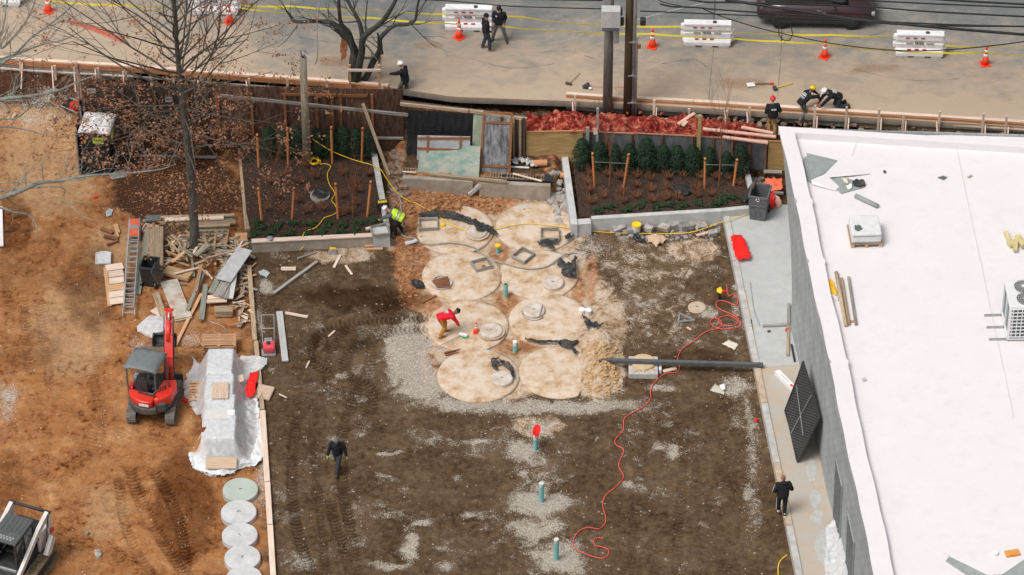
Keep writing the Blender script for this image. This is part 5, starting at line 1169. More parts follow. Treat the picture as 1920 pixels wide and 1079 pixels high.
def excavator():
 t = thing('mini_excavator', 'red mini excavator with a grey canopy and raised boom beside the wrapped blocks', 'excavator', GT(290, 762), R(-4))
 for s in (-1, 1):
  mb = MB(); track(mb, 2.15, .34, .24, s*.70); mb.build('track', RUB, t)
  MB().bbox((s*.70, 0, .24), (.26, 1.75, .22), .05).build('track_frame', DKMET, t)
  for k in range(5): MB().cyl((0, 0, -.13), .085, .26, 12, M=Matrix.Translation((s*.70, -.7+k*.35, .15)) @ Euler((0, math.pi/2, 0)).to_matrix().to_4x4()).build('roller', DKMET, t)
 MB().bbox((0, 0, .36), (1.1, .9, .2), .04).build('undercarriage', DKMET, t); MB().cyl((0, 0, .45), .42, .12, 24).build('slew_ring', DKMET, t)
 bl = MB(); bl.bbox((0, 1.42, .20), (1.72, .07, .36), .015); bl.beam((-.4, .5, .3), (-.4, 1.4, .2), .08, .08); bl.beam((.4, .5, .3), (.4, 1.4, .2), .08, .08); bl.build('dozer_blade', DKMET, t)
 hs = thing('house', None, None, (0, -.22, 0), R(-11)); hs.parent = t
 def rounded(pts, z0, z1, name, m, b=.05):
  bm = bmesh.new(); f = bm.faces.new([bm.verts.new((x, y, z0)) for x, y in pts]); r = bmesh.ops.extrude_face_region(bm, geom=[f])
  for v in r['geom']:
   if isinstance(v, bmesh.types.BMVert): v.co.z = z1
  bmesh.ops.recalc_face_normals(bm, faces=bm.faces); bmesh.ops.bevel(bm, geom=[e for e in bm.edges], offset=b, segments=3, affect='EDGES', profile=.5, clamp_overlap=True)
  me = bpy.data.meshes.new(name); bm.to_mesh(me); bm.free(); me.materials.append(m)
  me.polygons.foreach_set('use_smooth', [True]*len(me.polygons))
  o = bpy.data.objects.new(name, me); COL.objects.link(o); o.parent = hs; return o
 arc = [(.80*math.sin(a), -.10-.82*math.cos(a)) for a in np.linspace(-1.35, 1.35, 12)]
 rounded([(-.78, .55)]+arc+[(.78, .62), (.5, .7), (-.5, .7)], .56, .74, 'deck', DKMET, .03)
 rounded([(.84*math.sin(a), -.12-.86*math.cos(a)) for a in np.linspace(-1.15, .55, 10)]+[(.35, -.45), (-.6, -.35)], .60, .88, 'counterweight', mat('dark_counterweight', (.055, .06, .062), (.085, .09, .092), .5, 5, dirt=(.2, .12, .07), dirtamt=.6), .04)
 rounded([(.80*math.sin(a), -.12-.80*math.cos(a)) for a in np.linspace(-1.2, .35, 9)]+[(.30, -.42), (-.72, -.30)], .88, 1.16, 'engine_hood', RED, .07)
 rounded([(.82, -.30), (.84, .30), (.72, .58), (.30, .45), (.22, -.20), (.30, -.72), (.55, -.62)], .74, 1.18, 'side_cover', RED, .08)
 rounded([(-.80, -.28), (-.62, -.32), (-.66, -.02), (-.80, .05)], .72, 1.22, 'left_pillar_cover', RED, .03)
 MB().bbox((.55, -.62, .82), (.32, .22, .36), .05, rot=(0, 0, R(28))).build('tail_corner', mat('dark_counterweight', (0, 0, 0)), hs)
 MB().beam((-.35, -.47, 1.19), (.35, -.55, 1.19), .05, .03).build('hood_handle', BLACKP, hs); MB().tube([(.62, .1, 1.15), (.62, .1, 1.36), (.66, .06, 1.42)], .03, 8).build('exhaust', DKMET, hs); [MB().box((.30+.07*k_, -.15+.05*k_, 1.19), (.04, .22, .012), rot=(0, 0, R(20))).build('vent', BLACKP, hs) for k_ in range(4)]; MB().box((0, -.935, 1.02), (.36, .012, .10)).build('decal', WHITEP, hs); MB().tube([(-.72, -.52, .97), (-.3, -.86, .97), (.2, -.90, .97)], .008, 5).build('panel_seam', BLACKP, hs)
 MB().bbox((-.28, .30, .76), (1.0, .85, .05), .01).build('floor', DKMET, hs)
 st = MB(); st.bbox((-.28, -.02, 1.02), (.50, .46, .14), .05); st.bbox((-.28, -.26, 1.32), (.48, .13, .56), .05, rot=(R(-10), 0, 0)); st.build('seat', BLACKP, hs)
 MB().bbox((-.28, -.05, .88), (.56, .5, .2), .03).build('seat_box', DKMET, hs)
 for s in (-1, 1):
  MB().bbox((-.28+s*.36, .06, 1.10), (.13, .40, .10), .03).build('armrest', DKMET, hs); MB().tube([(-.28+s*.36, .22, 1.12), (-.28+s*.36, .26, 1.34)], .016, 6).build('lever', BLACKP, hs)
 MB().bbox((-.72, .34, 1.02), (.16, .3, .46), .04).build('console', STEEL, hs)
 CAN = mat('canopy_grey', (.14, .16, .165), (.18, .20, .205), .6, 6)
 vs = []; fs = []; nx, ny = 8, 6; X0, X1, Y0, Y1 = -.90, .34, -.42, .86
 for z in (0, -.05):
  for j in range(ny+1):
   for i in range(nx+1):
    u = i/nx*2-1; v = j/ny*2-1; ins = .0 if z == 0 else 0
    vs.append(((X0+X1)/2+u*(X1-X0)/2, (Y0+Y1)/2+v*(Y1-Y0)/2, 2.24-.10*u**4-.05*v**2-.05*v+z))
 o_ = (nx+1)*(ny+1)
 for j in range(ny):
  for i in range(nx): a = j*(nx+1)+i; fs += [(a, a+1, a+nx+2, a+nx+1), (o_+a, o_+a+nx+1, o_+a+nx+2, o_+a+1)]
 rim = [i for i in range(nx+1)]+[j*(nx+1)+nx for j in range(1, ny+1)]+[ny*(nx+1)+i for i in range(nx-1, -1, -1)]+[j*(nx+1) for j in range(ny-1, 0, -1)]
 for a, b in zip(rim, rim[1:]+rim[:1]): fs.append((a, o_+a, o_+b, b))
 MB().add(vs, fs).build('canopy', CAN, hs, True)
 fr = MB(); pst = [(-.78, -.30, .8), (-.80, -.34, 1.5), (-.80, -.32, 2.16)]; fr.tube(pst, .032, 8); fr.tube([(.26, -.30, 1.1), (.27, -.34, 1.6), (.27, -.32, 2.16)], .032, 8); fr.tube([(-.80, -.33, 1.25), (-.7, -.36, 1.1), (.16, -.36, 1.1), (.27, -.33, 1.25)], .03, 8)
 fr.tube([(.27, .78, 2.14), (.33, .72, 1.7), (.34, .62, .80)], .03, 8); fr.tube([(-.80, -.32, 2.14), (-.8, .78, 2.12), (.27, .78, 2.12)], .025, 8); fr.build('canopy_frame', mat('frame_grey', (.10, .11, .115), (.14, .15, .155), .5), hs)
 bm_ = thing('boom', None, None, (.36, .80, .56), R(13)); bm_.parent = hs; bm_.scale = (1.45, .95, .76)
 MB().bbox((0, .05, .10), (.26, .34, .42), .03).build('swing_bracket', DKMET, bm_)
 PTS = [(0, .18, .32), (-.01, .55, 1.25), (-.03, 1.10, 2.05), (-.05, 1.55, 2.45)]
 b = MB()
 for w0, (p, q) in zip(((.20, .30), (.20, .34), (.18, .24)), zip(PTS[:-1], PTS[1:])): b.beam(p, q, w0[0], w0[1], up=(0, -1, .6))
 b.build('boom_arm', RED, bm_)
 MB().tube([(0, .42, .40), (-.01, .88, 1.30)], .055, 10).build('cylinder_barrel', RED, bm_, True); MB().tube([(-.01, .88, 1.30), (-.02, 1.05, 1.72)], .028, 8).build('cylinder_rod', STEEL, bm_, True)
 MB().tube([(-.03, .80, 1.95), (-.04, 1.35, 2.62)], .05, 10).build('cylinder_barrel', RED, bm_, True); MB().tube([(-.04, 1.35, 2.62), (-.05, 1.72, 2.88)], .026, 8).build('cylinder_rod', STEEL, bm_, True)
 s_ = MB(); s_.beam((-.05, 1.78, 2.92), (-.05, 1.60, 2.42), .15, .20, up=(0, -1, 0)); s_.beam((-.05, 1.60, 2.46), (-.05, 1.98, 1.05), .14, .18, up=(0, -1, 0)); s_.bbox((-.05, 1.74, 2.93), (.24, .10, .10), .02)
 s_.build('stick', RED, bm_)
 h_ = MB()
 for dx in (-.13, .11): h_.tube([(dx, .25, .5), (dx-.01, .75, 1.5), (dx-.03, 1.3, 2.35), (dx-.04, 1.65, 2.6)], .014, 6)
 for dx in (-.08, .02, .10): h_.tube([(dx, -.05, .45), (dx*1.6, -.02, .85), (dx, .22, .95), (dx, .3, .7)], .016, 6)
 h_.build('hydraulic_hose', BLACKP, bm_)
 k_ = MB(); prof = [(1.98, 1.12), (2.12, 1.05), (2.16, .80), (2.02, .60), (1.76, .56), (1.62, .70)]
 for y0, z0 in (): pass
 for (a, b2) in zip(prof[:-1], prof[1:]): k_.beam((-.32, (a[0]+b2[0])/2, (a[1]+b2[1])/2), (.26, (a[0]+b2[0])/2, (a[1]+b2[1])/2), math.hypot(b2[0]-a[0], b2[1]-a[1])+.02, .03, up=(0, -(b2[1]-a[1]), b2[0]-a[0]))
 for sx_ in (-.33, .25): k_.add([(sx_, y, z) for y, z in prof]+[(sx_+.025, y, z) for y, z in prof], [tuple(range(6)), tuple(range(11, 5, -1))])
 for q in range(4): k_.beam((-.28+q*.17, 1.62, .70), (-.28+q*.17, 1.52, .80), .07, .03)
 k_.build('bucket', DKMET, bm_, loc=(-.20, 0, 0))
excavator()
def skid():
 t = thing('compact_track_loader', 'white and black tracked skid loader at the bottom left corner', 'loader', GT(31, 1076), R(180-22))
 SW = mat('loader_white', (.60, .59, .57), (.70, .69, .67), .5, 5, dirt=(.40, .28, .18), dirtamt=.4); SB = mat('loader_black', (.028, .03, .032), (.05, .053, .056), .55, 6, dirt=(.15, .11, .08), dirtamt=.4)
 for s in (-1, 1):
  mb = MB(); track(mb, 2.5, .40, .30, s*.80); mb.build('track', mat('tan_muddy_track', (.20, .145, .09), (.32, .24, .155), .9, 10, dirt=(.10, .08, .06), dirtamt=.6), t)
  MB().bbox((s*.80, 0, .30), (.30, 2.0, .30), .05).build('track_frame', SB, t)
  MB().beam((s*.90, -.62, .62), (s*.90, -1.15, 1.1), .16, .3).build('rear_fender', SW, t)
 MB().bbox((0, -.1, .62), (1.15, 2.4, .55), .06).build('body', SB, t); MB().bbox((0, -1.05, 1.12), (1.12, .72, .62), .10).build('engine_cover', mat('vent_black', (.018, .018, .02), (.03, .03, .032), .6), t)
 for s in (-1, 1):
  MB().bbox((s*.62, -1.0, 1.05), (.10, .75, .75), .03).build('rear_side_panel', SW, t)
 MB().bbox((0, -1.44, .9), (1.05, .06, .5), .02).build('rear_door', SW, t)
 cb = thing('cab', None, None, (0, .04, 0)); cb.parent = t
 fr = MB()
 for s in (-1, 1):
  for (y, y2) in ((-.62, -.62), (.02, .0), (.62, .60)): fr.beam((s*.46, y, .88), (s*.44, y2, 2.06), .06, .08)
  fr.beam((s*.46, -.62, .95), (s*.46, .62, .95), .06, .10)
 fr.beam((-.44, .62, .98), (.44, .62, .98), .10, .08); fr.build('frame', SB, cb)
 rf = MB(); rf.bbox((0, -.02, 2.10), (1.02, 1.38, .10), .05)
 for k in range(5): rf.bbox((-.34+k*.17, -.25, 2.155), (.10, .75, .02), .008)
 rf.build('roof', mat('loader_roof_grey', (.075, .08, .082), (.11, .115, .117), .55, 4), cb)
 hx_ = MB()
 for r_ in range(2):
  for k in range(6): hx_.cyl((-.30+k*.12+.05*r_, .42+.10*r_, 2.150), .048, .016, 6)
 hx_.build('roof_vent', MEMBG, cb)
 for s in (-1, 1): MB().box((s*.455, -.3, 1.5), (.02, .52, .85)).build('side_window', mat('window_pale', (.20, .24, .25), (.30, .34, .35), .15, 2, spec=.8), cb)
 for s in (-1, 1): MB().box((s*.455, .30, 1.5), (.02, .5, .85)).build('side_window', mat('window_dark', (.03, .04, .045), (.05, .06, .065), .15, 2, spec=.8), cb)
 st = MB(); st.bbox((0, -.1, 1.15), (.5, .45, .14), .04); st.bbox((0, -.36, 1.5), (.48, .12, .6), .04); st.build('seat', BLACKP, cb)
 for s in (-1, 1): MB().tube([(s*.33, .2, 1.05), (s*.31, .25, 1.4)], .025, 8).build('joystick', BLACKP, cb)
 MB().bbox((0, .72, .80), (.98, .10, .36), .04).build('front_sill', STEEL, cb)
 for s in (-1, 1):
  a_ = MB(); a_.beam((s*.68, -1.30, 1.95), (s*.68, -.55, 1.72), .14, .24); a_.beam((s*.68, -.58, 1.74), (s*.66, .98, .90), .12, .20); a_.beam((s*.66, .96, .96), (s*.64, 1.18, .42), .11, .18); a_.build('lift_arm', SW, t)
  MB().beam((s*.70, -1.30, 1.98), (s*.74, -1.22, 1.0), .12, .20).build('rear_tower', SW, t); MB().tube([(s*.60, -1.0, .8), (s*.62, -.45, 1.55)], .05, 10).build('lift_cylinder', BLACKP, t)
  MB().tube([(s*.76, -1.22, 1.98), (s*.79, -1.0, 1.5), (s*.79, -.9, 1.0)], .02, 6).build('hose', BLACKP, t)
  MB().bbox((s*.86, -1.22, 1.3), (.04, .22, .18), .01).build('tail_light', RED, t)
 MB().tube([(-.78, -1.32, 2.0), (.78, -1.32, 2.0)], .06, 12).build('cross_tube', SB, t, True)
 MB().bbox((0, 1.28, .35), (1.25, .10, .50), .02).build('quick_attach', SB, t)
 bk = MB(); bk.add([(-.9, 1.35, .08), (.9, 1.35, .08), (.9, 1.95, .03), (-.9, 1.95, .03), (-.9, 1.35, .55), (.9, 1.35, .55)], [(0, 1, 2, 3), (3, 2, 1, 0), (0, 4, 5, 1), (1, 5, 4, 0), (0, 3, 4), (4, 3, 0), (1, 5, 2), (2, 5, 1)]); bk.build('bucket', DKMET, t)
skid()
def suv():
 t = thing('dark_red_suv', 'dark red and black car driving along the street at the top right', 'car', G(1528, 30, STREET), R(-90-1.5))
 CR = mat('car_dark_red', (.022, .006, .008), (.040, .009, .012), .3, 3, spec=.6, coat=.6)
 def loft(secs, name, m):
  vs = []; n = len(secs[0])
  for s in secs: vs += s
  fs = [(i*n+k, i*n+(k+1) % n, (i+1)*n+(k+1) % n, (i+1)*n+k) for i in range(len(secs)-1) for k in range(n)]+[tuple(range(n))[::-1], tuple((len(secs)-1)*n+k for k in range(n))]
  return MB().add(vs, fs).build(name, m, t, True)
 def sec(y, w, z0, z1, wt): return [(-w*.9, y, z0), (w*.9, y, z0), (w, y, z0+.18), (w, y, (z0+z1)/2), (wt, y, z1), (-wt, y, z1), (-w, y, (z0+z1)/2), (-w, y, z0+.18)]
 loft([sec(-2.35, .78, .45, .90, .70), sec(-2.2, .90, .36, 1.02, .84), sec(-1.2, .94, .30, 1.08, .88), sec(0, .95, .30, 1.06, .89), sec(1.2, .94, .30, 1.04, .88), sec(2.05, .90, .34, .92, .80), sec(2.35, .76, .42, .78, .66)], 'body', CR)
 loft([sec(-2.05, .80, 1.0, 1.30, .60), sec(-1.75, .84, 1.0, 1.66, .66), sec(-.2, .85, 1.0, 1.72, .68), sec(.45, .84, 1.0, 1.66, .66), sec(1.25, .80, .98, 1.10, .66)], 'cabin', mat('car_glass', (.015, .018, .02), (.03, .035, .04), .1, 3, spec=.8))
 MB().bbox((0, -.65, 1.72), (1.30, 2.1, .06), .03).build('roof', CR, t)
 for s in (-1, 1):
  MB().bbox((s*.92, 0, .36), (.08, 3.1, .16), .03).build('sill', BLACKP, t); MB().box((s*.945, -.1, .82), (.02, .9, .02)).build('trim', STEEL, t); MB().bbox((s*1.02, .72, 1.08), (.2, .12, .14), .03).build('mirror', CR, t)
  MB().bbox((s*.66, 2.26, .70), (.34, .14, .14), .03).build('headlight', ALU, t); MB().box((s*.95, .10, .92), (.02, .18, .03)).build('door_handle', STEEL, t)
  for y in (-1.42, 1.42):
   w = thing('wheel', None, None, (s*.84, y, .36)); w.parent = t; Rm = Euler((0, math.pi/2, 0)).to_matrix().to_4x4()
   MB().lathe([(.20, -.11), (.34, -.11), (.365, -.06), (.365, .06), (.34, .11), (.20, .11)], 28, M=Rm).build('tyre', mat('tyre_black', (.02, .02, .02), (.035, .035, .035), .85), w, True)
   rm = MB(); rm.cyl((0, 0, -.05), .21, .10, 24, M=Rm)
   for k in range(5):
    a = k*2*math.pi/5; rm.beam((s*.085, .05*math.cos(a), .05*math.sin(a)), (s*.085, .2*math.cos(a), .2*math.sin(a)), .05, .02, up=(1, 0, 0))
   rm.build('rim', STEEL, w)
suv()
# ================================================= TANK TOPS, LIDS, FRAMES, PIPES
def tank_mat():
 m = bpy.data.materials.new('dust_coated_tank'); n, l = nodes_of(m); b = n['Principled BSDF']; b.inputs['Roughness'].default_value = .92; b.inputs['Specular IOR Level'].default_value = .15
 tc = n.new('ShaderNodeTexCoord'); oi = n.new('ShaderNodeObjectInfo'); va = n.new('ShaderNodeVectorMath'); va.operation = 'SCALE'; va.inputs[0].default_value = (37, 21, 13); l.new(oi.outputs['Random'], va.inputs['Scale'])
 vb = n.new('ShaderNodeVectorMath'); l.new(tc.outputs['Object'], vb.inputs[0]); l.new(va.outputs[0], vb.inputs[1])
 def noise(s, d, dist=0):
  x = n.new('ShaderNodeTexNoise'); x.inputs['Scale'].default_value = s; x.inputs['Detail'].default_value = d; x.inputs['Roughness'].default_value = .66; x.inputs['Distortion'].default_value = dist; l.new(vb.outputs[0], x.inputs['Vector']); return x.outputs['Fac']
 a = noise(2.0, 12, .15); c = noise(5, 10, .2)
 r = n.new('ShaderNodeValToRGB'); e = r.color_ramp.elements; e.new(.5); e.new(.6)
 for k, (p, q) in enumerate(((.32, (.34, .205, .11)), (.42, (.50, .36, .235)), (.50, (.57, .44, .32)), (.60, (.62, .53, .44)))): e[k].position = p; e[k].color = (*q, 1)
 l.new(a, r.inputs[0])
 r2 = n.new('ShaderNodeValToRGB'); r2.color_ramp.elements[0].position = .56; r2.color_ramp.elements[1].position = .72; r2.color_ramp.elements[1].color = (.4, .4, .4, 1); l.new(c, r2.inputs[0])
 mx = n.new('ShaderNodeMixRGB'); l.new(r2.outputs[0], mx.inputs[0]); l.new(r.outputs[0], mx.inputs[1]); mx.inputs[2].default_value = (.34, .21, .11, 1); l.new(mx.outputs[0], b.inputs['Base Color'])
 bp = n.new('ShaderNodeBump'); bp.inputs['Strength'].default_value = .4; bp.inputs['Distance'].default_value = .03; l.new(c, bp.inputs['Height']); l.new(bp.outputs[0], b.inputs['Normal']); return m
TM = tank_mat()
tl = ['top left', 'top right', 'second-row left', 'second-row right', 'third-row left', 'third-row right', 'bottom left', 'bottom right']
tlab = ['upper left buried tank top, partly under torn black sheet, holding a square form', 'upper right buried tank top, nearest the right planter corner', 'buried tank top with an open hatch full of rusty boards', 'buried tank top crossed by the grey hose, right of the teal pipe stub', 'buried tank top the worker in red is bending over', 'buried tank top with a lid and looped cable, beside the black plastic sheet', 'lower left buried tank top with torn black strips round its lid', 'lower right buried tank top next to the tan soil heap']
tank_z = []
for i, (px, py, r) in enumerate(TANKS):
 g = G(px, py, 0); z = -.008
 prof = [(0.001, .0)]
 vs = []; fs = []; nr, na = 14, 72
 for j in range(nr+1):
  rr = r*j/nr
  for k in range(na):
   a = 2*math.pi*k/na; x, y = g.x+rr*math.cos(a), g.y+rr*math.sin(a)
   vs.append((x, y, z+.05*(1-(j/nr)**2)+.028*(float(fbm(x*1.5, y*1.5, 300+i))-.5)))
 for k in range(na): a = 2*math.pi*k/na; vs.append((g.x+(r+.02)*math.cos(a), g.y+(r+.02)*math.sin(a), z-.35))
 for j in range(nr+1):
  for k in range(na): fs.append((j*na+k, (j+1)*na+k, (j+1)*na+(k+1) % na, j*na+(k+1) % na))
 o = MB().add([(v[0]-g.x, v[1]-g.y, v[2]) for v in vs], fs).build('tank_top', TM, loc=(g.x, g.y, 0)); o.data.polygons.foreach_set('use_smooth', [i_ < nr*na for i_ in range(len(o.data.polygons))])
 tag(o, tlab[i], 'tank top', 'round buried tank tops')
TZ = .035
LIDM = mat('dusty_lid_concrete', (.46, .39, .32), (.62, .57, .52), .9, 3, bump=.3, bscale=30, dirt=(.45, .28, .15), dirtamt=.6)
for px, py, r, ring, lab in ((983, 391, .37, 0, 'round concrete lid on bare soil above the upper tanks'), (895, 435, .38, 1, 'round lid on the upper left tank, half under a black sheet'), (1037, 530, .40, 0, 'round lid beside the crumpled black sheet right of the grey hose'),
      (1001, 582, .41, 0, 'round lid ringed by a loop of grey cable'), (921, 620, .42, 1, 'cracked round lid right of the small orange cone'), (941, 710, .40, 0, 'round lid in front of torn black strips at the lower left tank'), (1307, 574, .34, 2, 'flush tan round cover on the brown soil near the kerb')):
 h = .11 if ring != 2 else .03; zz = TZ if (px < 1100 and py > 400) else 0; p = G(px, py+3, zz); z0 = H(p.x, p.y) if zz == 0 else zz
 t = thing('manhole', lab, 'lid', (p.x, p.y, z0), 0, 'round concrete lids')
 MB().lathe([(.001, h), (r*.93, h+.005), (r, h-.02), (r, -.05)][::-1], 40).build('disc', LIDM if ring != 2 else CONCT, t)
 if ring == 1: MB().lathe([(r+.02, 0), (r+.09, .0), (r+.09, .05), (r+.02, .05)], 40).build('rim', CONCT, t)
 MB().tube([(-.05, 0, h+.005), (0, .02, h+.03), (.05, 0, h+.005)], .008, 6).build('lifting_eye', DKMET, t)
p = G(828, 531, TZ); t = thing('open_hatch', 'open round hatch with its rim showing, boards laid in it', 'hatch', (p.x, p.y, TZ))
MB().lathe([(.33, .02), (.33, .08), (.41, .08), (.41, .0)], 36).build('rim', LIDM, t); MB().cyl((0, 0, .005), .33, .01, 30).build('opening', mat('dark_opening', (.10, .06, .035), (.2, .12, .07), .95), t)
RUSTB = mat('rusty_board', (.16, .065, .035), (.26, .12, .065), .85, 4, stretch=WS, rnd=.25)
for i in range(7):
 a = G(810+i*1.5, 527+i*1.9, TZ+.10+.004*i); b = G(840+i*.8, 519+i*3.0, TZ+.11+.005*i); plank('rusty_board', a, b, .065, .03, RUSTB, 'rusty brown board in the row laid across the open hatch', 'board', 'rusty boards across the open hatch')
def boxform(c, hw, hh, rz, h, lab):
 p = G(*c, TZ); t = thing('square_form', lab, 'timber form', (p.x, p.y, TZ), rz, 'square timber forms on the tank tops')
 for s in (-1, 1): MB().bbox((0, s*(hh-.02), h/2), (2*hw, .04, h), .005).build('board', GREYW, t); MB().bbox((s*(hw-.02), 0, h/2), (.04, 2*hh-.082, h), .005).build('board', GREYW, t)
boxform((803, 423), .37, .33, R(3), .14, 'square timber form at the far left, beside the yellow cap'); boxform((1031, 443), .36, .33, 0, .16, 'square timber form on the upper right tank above black plastic')
boxform((903, 499), .34, .30, R(24), .14, 'square timber form with a hole in its middle, left of the teal stub'); boxform((981, 482), .32, .34, R(-38), .14, 'square timber form turned diamond-wise on the second-row right tank')
p = G(907, 501, TZ); tag(MB().cyl((0, 0, 0), .085, .012, 20).build('pipe_hole', mat('brown_hole', (.22, .11, .05), (.26, .14, .07), .9), loc=(p.x, p.y, TZ+.03)), 'round brown pipe opening inside the turned timber form', 'pipe opening')
def stub(px, py, h, r, lab, cap=None, z=None):
 p = GT(px, py); z = p.z if z is None else z; p = G(px, py, z)
 t = thing('pipe_stub', lab, 'pipe', (p.x, p.y, z), 0, 'teal pipe stubs'); MB().tube([(0, 0, -.1), (.01, 0, h)], r, 16).build('pipe', TEAL, t)
 if cap == 'yellow': MB().lathe([(r*1.25, h-.04), (r*1.25, h+.03), (r*.6, h+.04)], 18).build('cap', YEL, t)
 elif cap == 'white': MB().lathe([(r*1.02, h*.62), (r*1.06, h), (r*.5, h+.03)], 18).build('cap', WHITEP, t)
 elif cap == 'open': MB().cyl((0.01, 0, h+.002), r*.75, .004, 16).build('opening', DKMET, t)
 else: MB().lathe([(r*1.0+.004, h-.12), (r*1.0+.004, h+.01), (r*.5, h+.02)], 18).build('dusty_end', mat('dusty_end', (.5, .55, .52), (.65, .66, .63), .8), t)
 return t
stub(933, 474, .34, .085, 'teal pipe stub with a bright yellow cap', 'yellow'); stub(948, 556, .58, .085, 'open teal pipe stub between the second and third tank rows', 'open'); stub(966, 659, .48, .09, 'teal pipe stub with a white upper half', 'white')
stub(1004, 843, .62, .08, 'teal pipe stub topped with a red flag'); stub(1015, 940, .85, .085, 'tall teal pipe stub on pale gravel, middle of the lower three'); stub(1043, 1049, .95, .085, 'tallest teal pipe stub, lowest in the yard')
crumple('red_rag', [(1000, 806), (1008, 800), (1014, 808), (1010, 820), (1003, 824), (998, 815)], .10, REDT, 'red rag tied on the teal pipe stub', 'rag', base_z=.75, seed=41, step=.03)
tag(MB().lathe([(.10, 0), (.10, .07), (.05, .09)], 14).build('plastic_plug', YEL, loc=(*G(830, 423, TZ).xy, TZ)), 'loose yellow cap beside the far left square form', 'cap')
for k, (px, py) in enumerate(((1091, 585), (1103, 586))): tag(MB().lathe([(.11, 0), (.13, .20), (.12, .21)], 16).build('white_bucket', WHITEP, loc=GT(px, py+3)), ['left one of two small white buckets by the black sheet', 'right one of two small white buckets by the black sheet'][k], 'bucket')
tag(MB().tube([(0, 0, 0), (0, 0, .42)], .05, 12).build('black_stub', BLACKP, loc=GT(1349, 561)), 'black pipe stub under a yellow rag near the kerb', 'pipe')
crumple('yellow_rag', [(1344, 544), (1351, 541), (1355, 547), (1352, 553), (1345, 550)], .06, YEL, 'yellow rag on the black pipe stub', 'rag', base_z=.42, seed=43, step=.025)
tag(MB().tube([(-.25, -.03, .09), (0, .04, .11), (.18, .13, .12)], .075, 12).build('pipe_end', mat('pale_blue_pipe', (.50, .53, .55), (.60, .62, .63), .5), loc=GT(772, 460)), 'fat grey flexible pipe end left of the upper tanks', 'pipe')
crumple('torn_black_sheet', [(783, 405), (800, 402), (822, 398), (845, 400), (872, 408), (890, 414), (905, 420), (925, 430), (935, 442), (920, 440), (900, 428), (875, 420), (850, 413), (830, 410), (800, 410)], .09, TARPB, 'long torn black sheet along the upper edge of the upper left tank', 'plastic sheet', base_z=.07, seed=51)
crumple('torn_black_sheet', [(890, 424), (905, 424), (914, 432), (900, 436), (893, 432)], .04, TARPB, 'small black flap lying on the lid of the upper left tank', 'plastic sheet', base_z=.19, seed=52)
crumple('torn_black_sheet', [(1008, 455), (1025, 453), (1046, 453), (1046, 458), (1032, 460), (1041, 468), (1036, 470), (1020, 463), (1010, 463)], .09, TARPB, 'black plastic bunched below the upper right square form', 'plastic sheet', base_z=.09, seed=53, step=.04)
crumple('torn_black_sheet', [(1058, 448), (1066, 441), (1078, 440), (1074, 446), (1062, 454)], .09, TARPB, 'small black plastic scrap near the planter wall corner', 'plastic sheet', base_z=.05, seed=54, step=.04)
crumple('torn_black_sheet', [(1045, 492), (1052, 489), (1062, 497), (1074, 494), (1077, 484), (1081, 486), (1079, 510), (1082, 522), (1066, 522), (1053, 518), (1054, 505), (1045, 500)], .10, TARPB, 'crumpled dusty black sheet right of the second-row right tank', 'plastic sheet', base_z=.07, seed=55)
crumple('torn_black_sheet', [(1090, 594), (1098, 600), (1112, 607), (1131, 612), (1133, 617), (1120, 623), (1104, 625), (1098, 611)], .13, BLACKP, 'shiny black plastic sheet pulled out below the two white buckets', 'plastic sheet', base_z=.08, seed=56)
crumple('torn_black_sheet', [(984, 636), (1010, 641), (1050, 642), (1054, 640), (1083, 641), (1086, 645), (1072, 650), (1081, 660), (1085, 662), (1077, 666), (1070, 656), (1052, 652), (1045, 645), (1010, 646), (985, 640)], .07, TARPB, 'stringy black strip between the third-row and bottom right tanks', 'plastic sheet', base_z=.08, seed=57, step=.035)
crumple('torn_black_sheet', [(920, 675), (938, 672), (926, 682), (948, 680), (930, 688), (934, 698), (922, 692)], .08, TARPB, 'torn black strips left above the lower left lid', 'plastic sheet', base_z=.08, seed=58, step=.03)
crumple('torn_black_sheet', [(935, 676), (955, 683), (962, 692), (966, 712), (960, 710), (955, 696), (942, 686)], .08, TARPB, 'torn black strips curling right of the lower left lid', 'plastic sheet', base_z=.08, seed=59, step=.03)
crumple('torn_black_sheet', [(770, 530), (780, 527), (793, 534), (796, 543), (784, 545), (772, 538)], .11, BLACKP, 'bunched black plastic left of the open hatch tank', 'plastic sheet', seed=60, step=.04)
crumple('black_rag', [(1187, 443), (1196, 441), (1204, 452), (1212, 458), (1200, 458), (1189, 452)], .10, BLACKP, 'black rag below the yellow-lidded bucket', 'rag', seed=61, step=.04)
crumple('cardboard_scraps', [(1214, 448), (1226, 445), (1245, 444), (1250, 455), (1236, 462), (1230, 468), (1222, 460), (1215, 458)], .13, mat('brown_paper', (.50, .34, .22), (.62, .46, .32), .85, 8), 'crumpled tan paper sacks below the yellow-lidded bucket', 'paper sacks', seed=62, step=.045)
crumple('black_plastic', [(1259, 353), (1270, 350), (1290, 352), (1298, 360), (1290, 368), (1266, 368)], .12, BLACKP, 'crumpled black plastic on the mulch of the right planter', 'plastic sheet', base_z=.46, seed=63)
crumple('paper_sheet', [(1354, 646), (1367, 639), (1385, 647), (1377, 657)], .015, mat('off_white_board', (.62, .55, .46), (.72, .66, .58), .8), 'off-white printed board lying right of the long bar area', 'board', seed=64, step=.04, freq=1)
crumple('paper_sheet', [(1332, 733), (1340, 722), (1356, 728), (1360, 738), (1356, 742)], .02, mat('grey_card', (.46, .44, .36), (.56, .54, .47), .8), 'grey-green card on the soil below the long bar', 'card', seed=65, step=.04, freq=1)
crumple('paper_sheet', [(1349, 724), (1358, 721), (1361, 730), (1354, 733)], .015, WHITE, 'white slip of paper overlapping the grey-green card', 'paper', base_z=.1, seed=66, step=.03, freq=1)
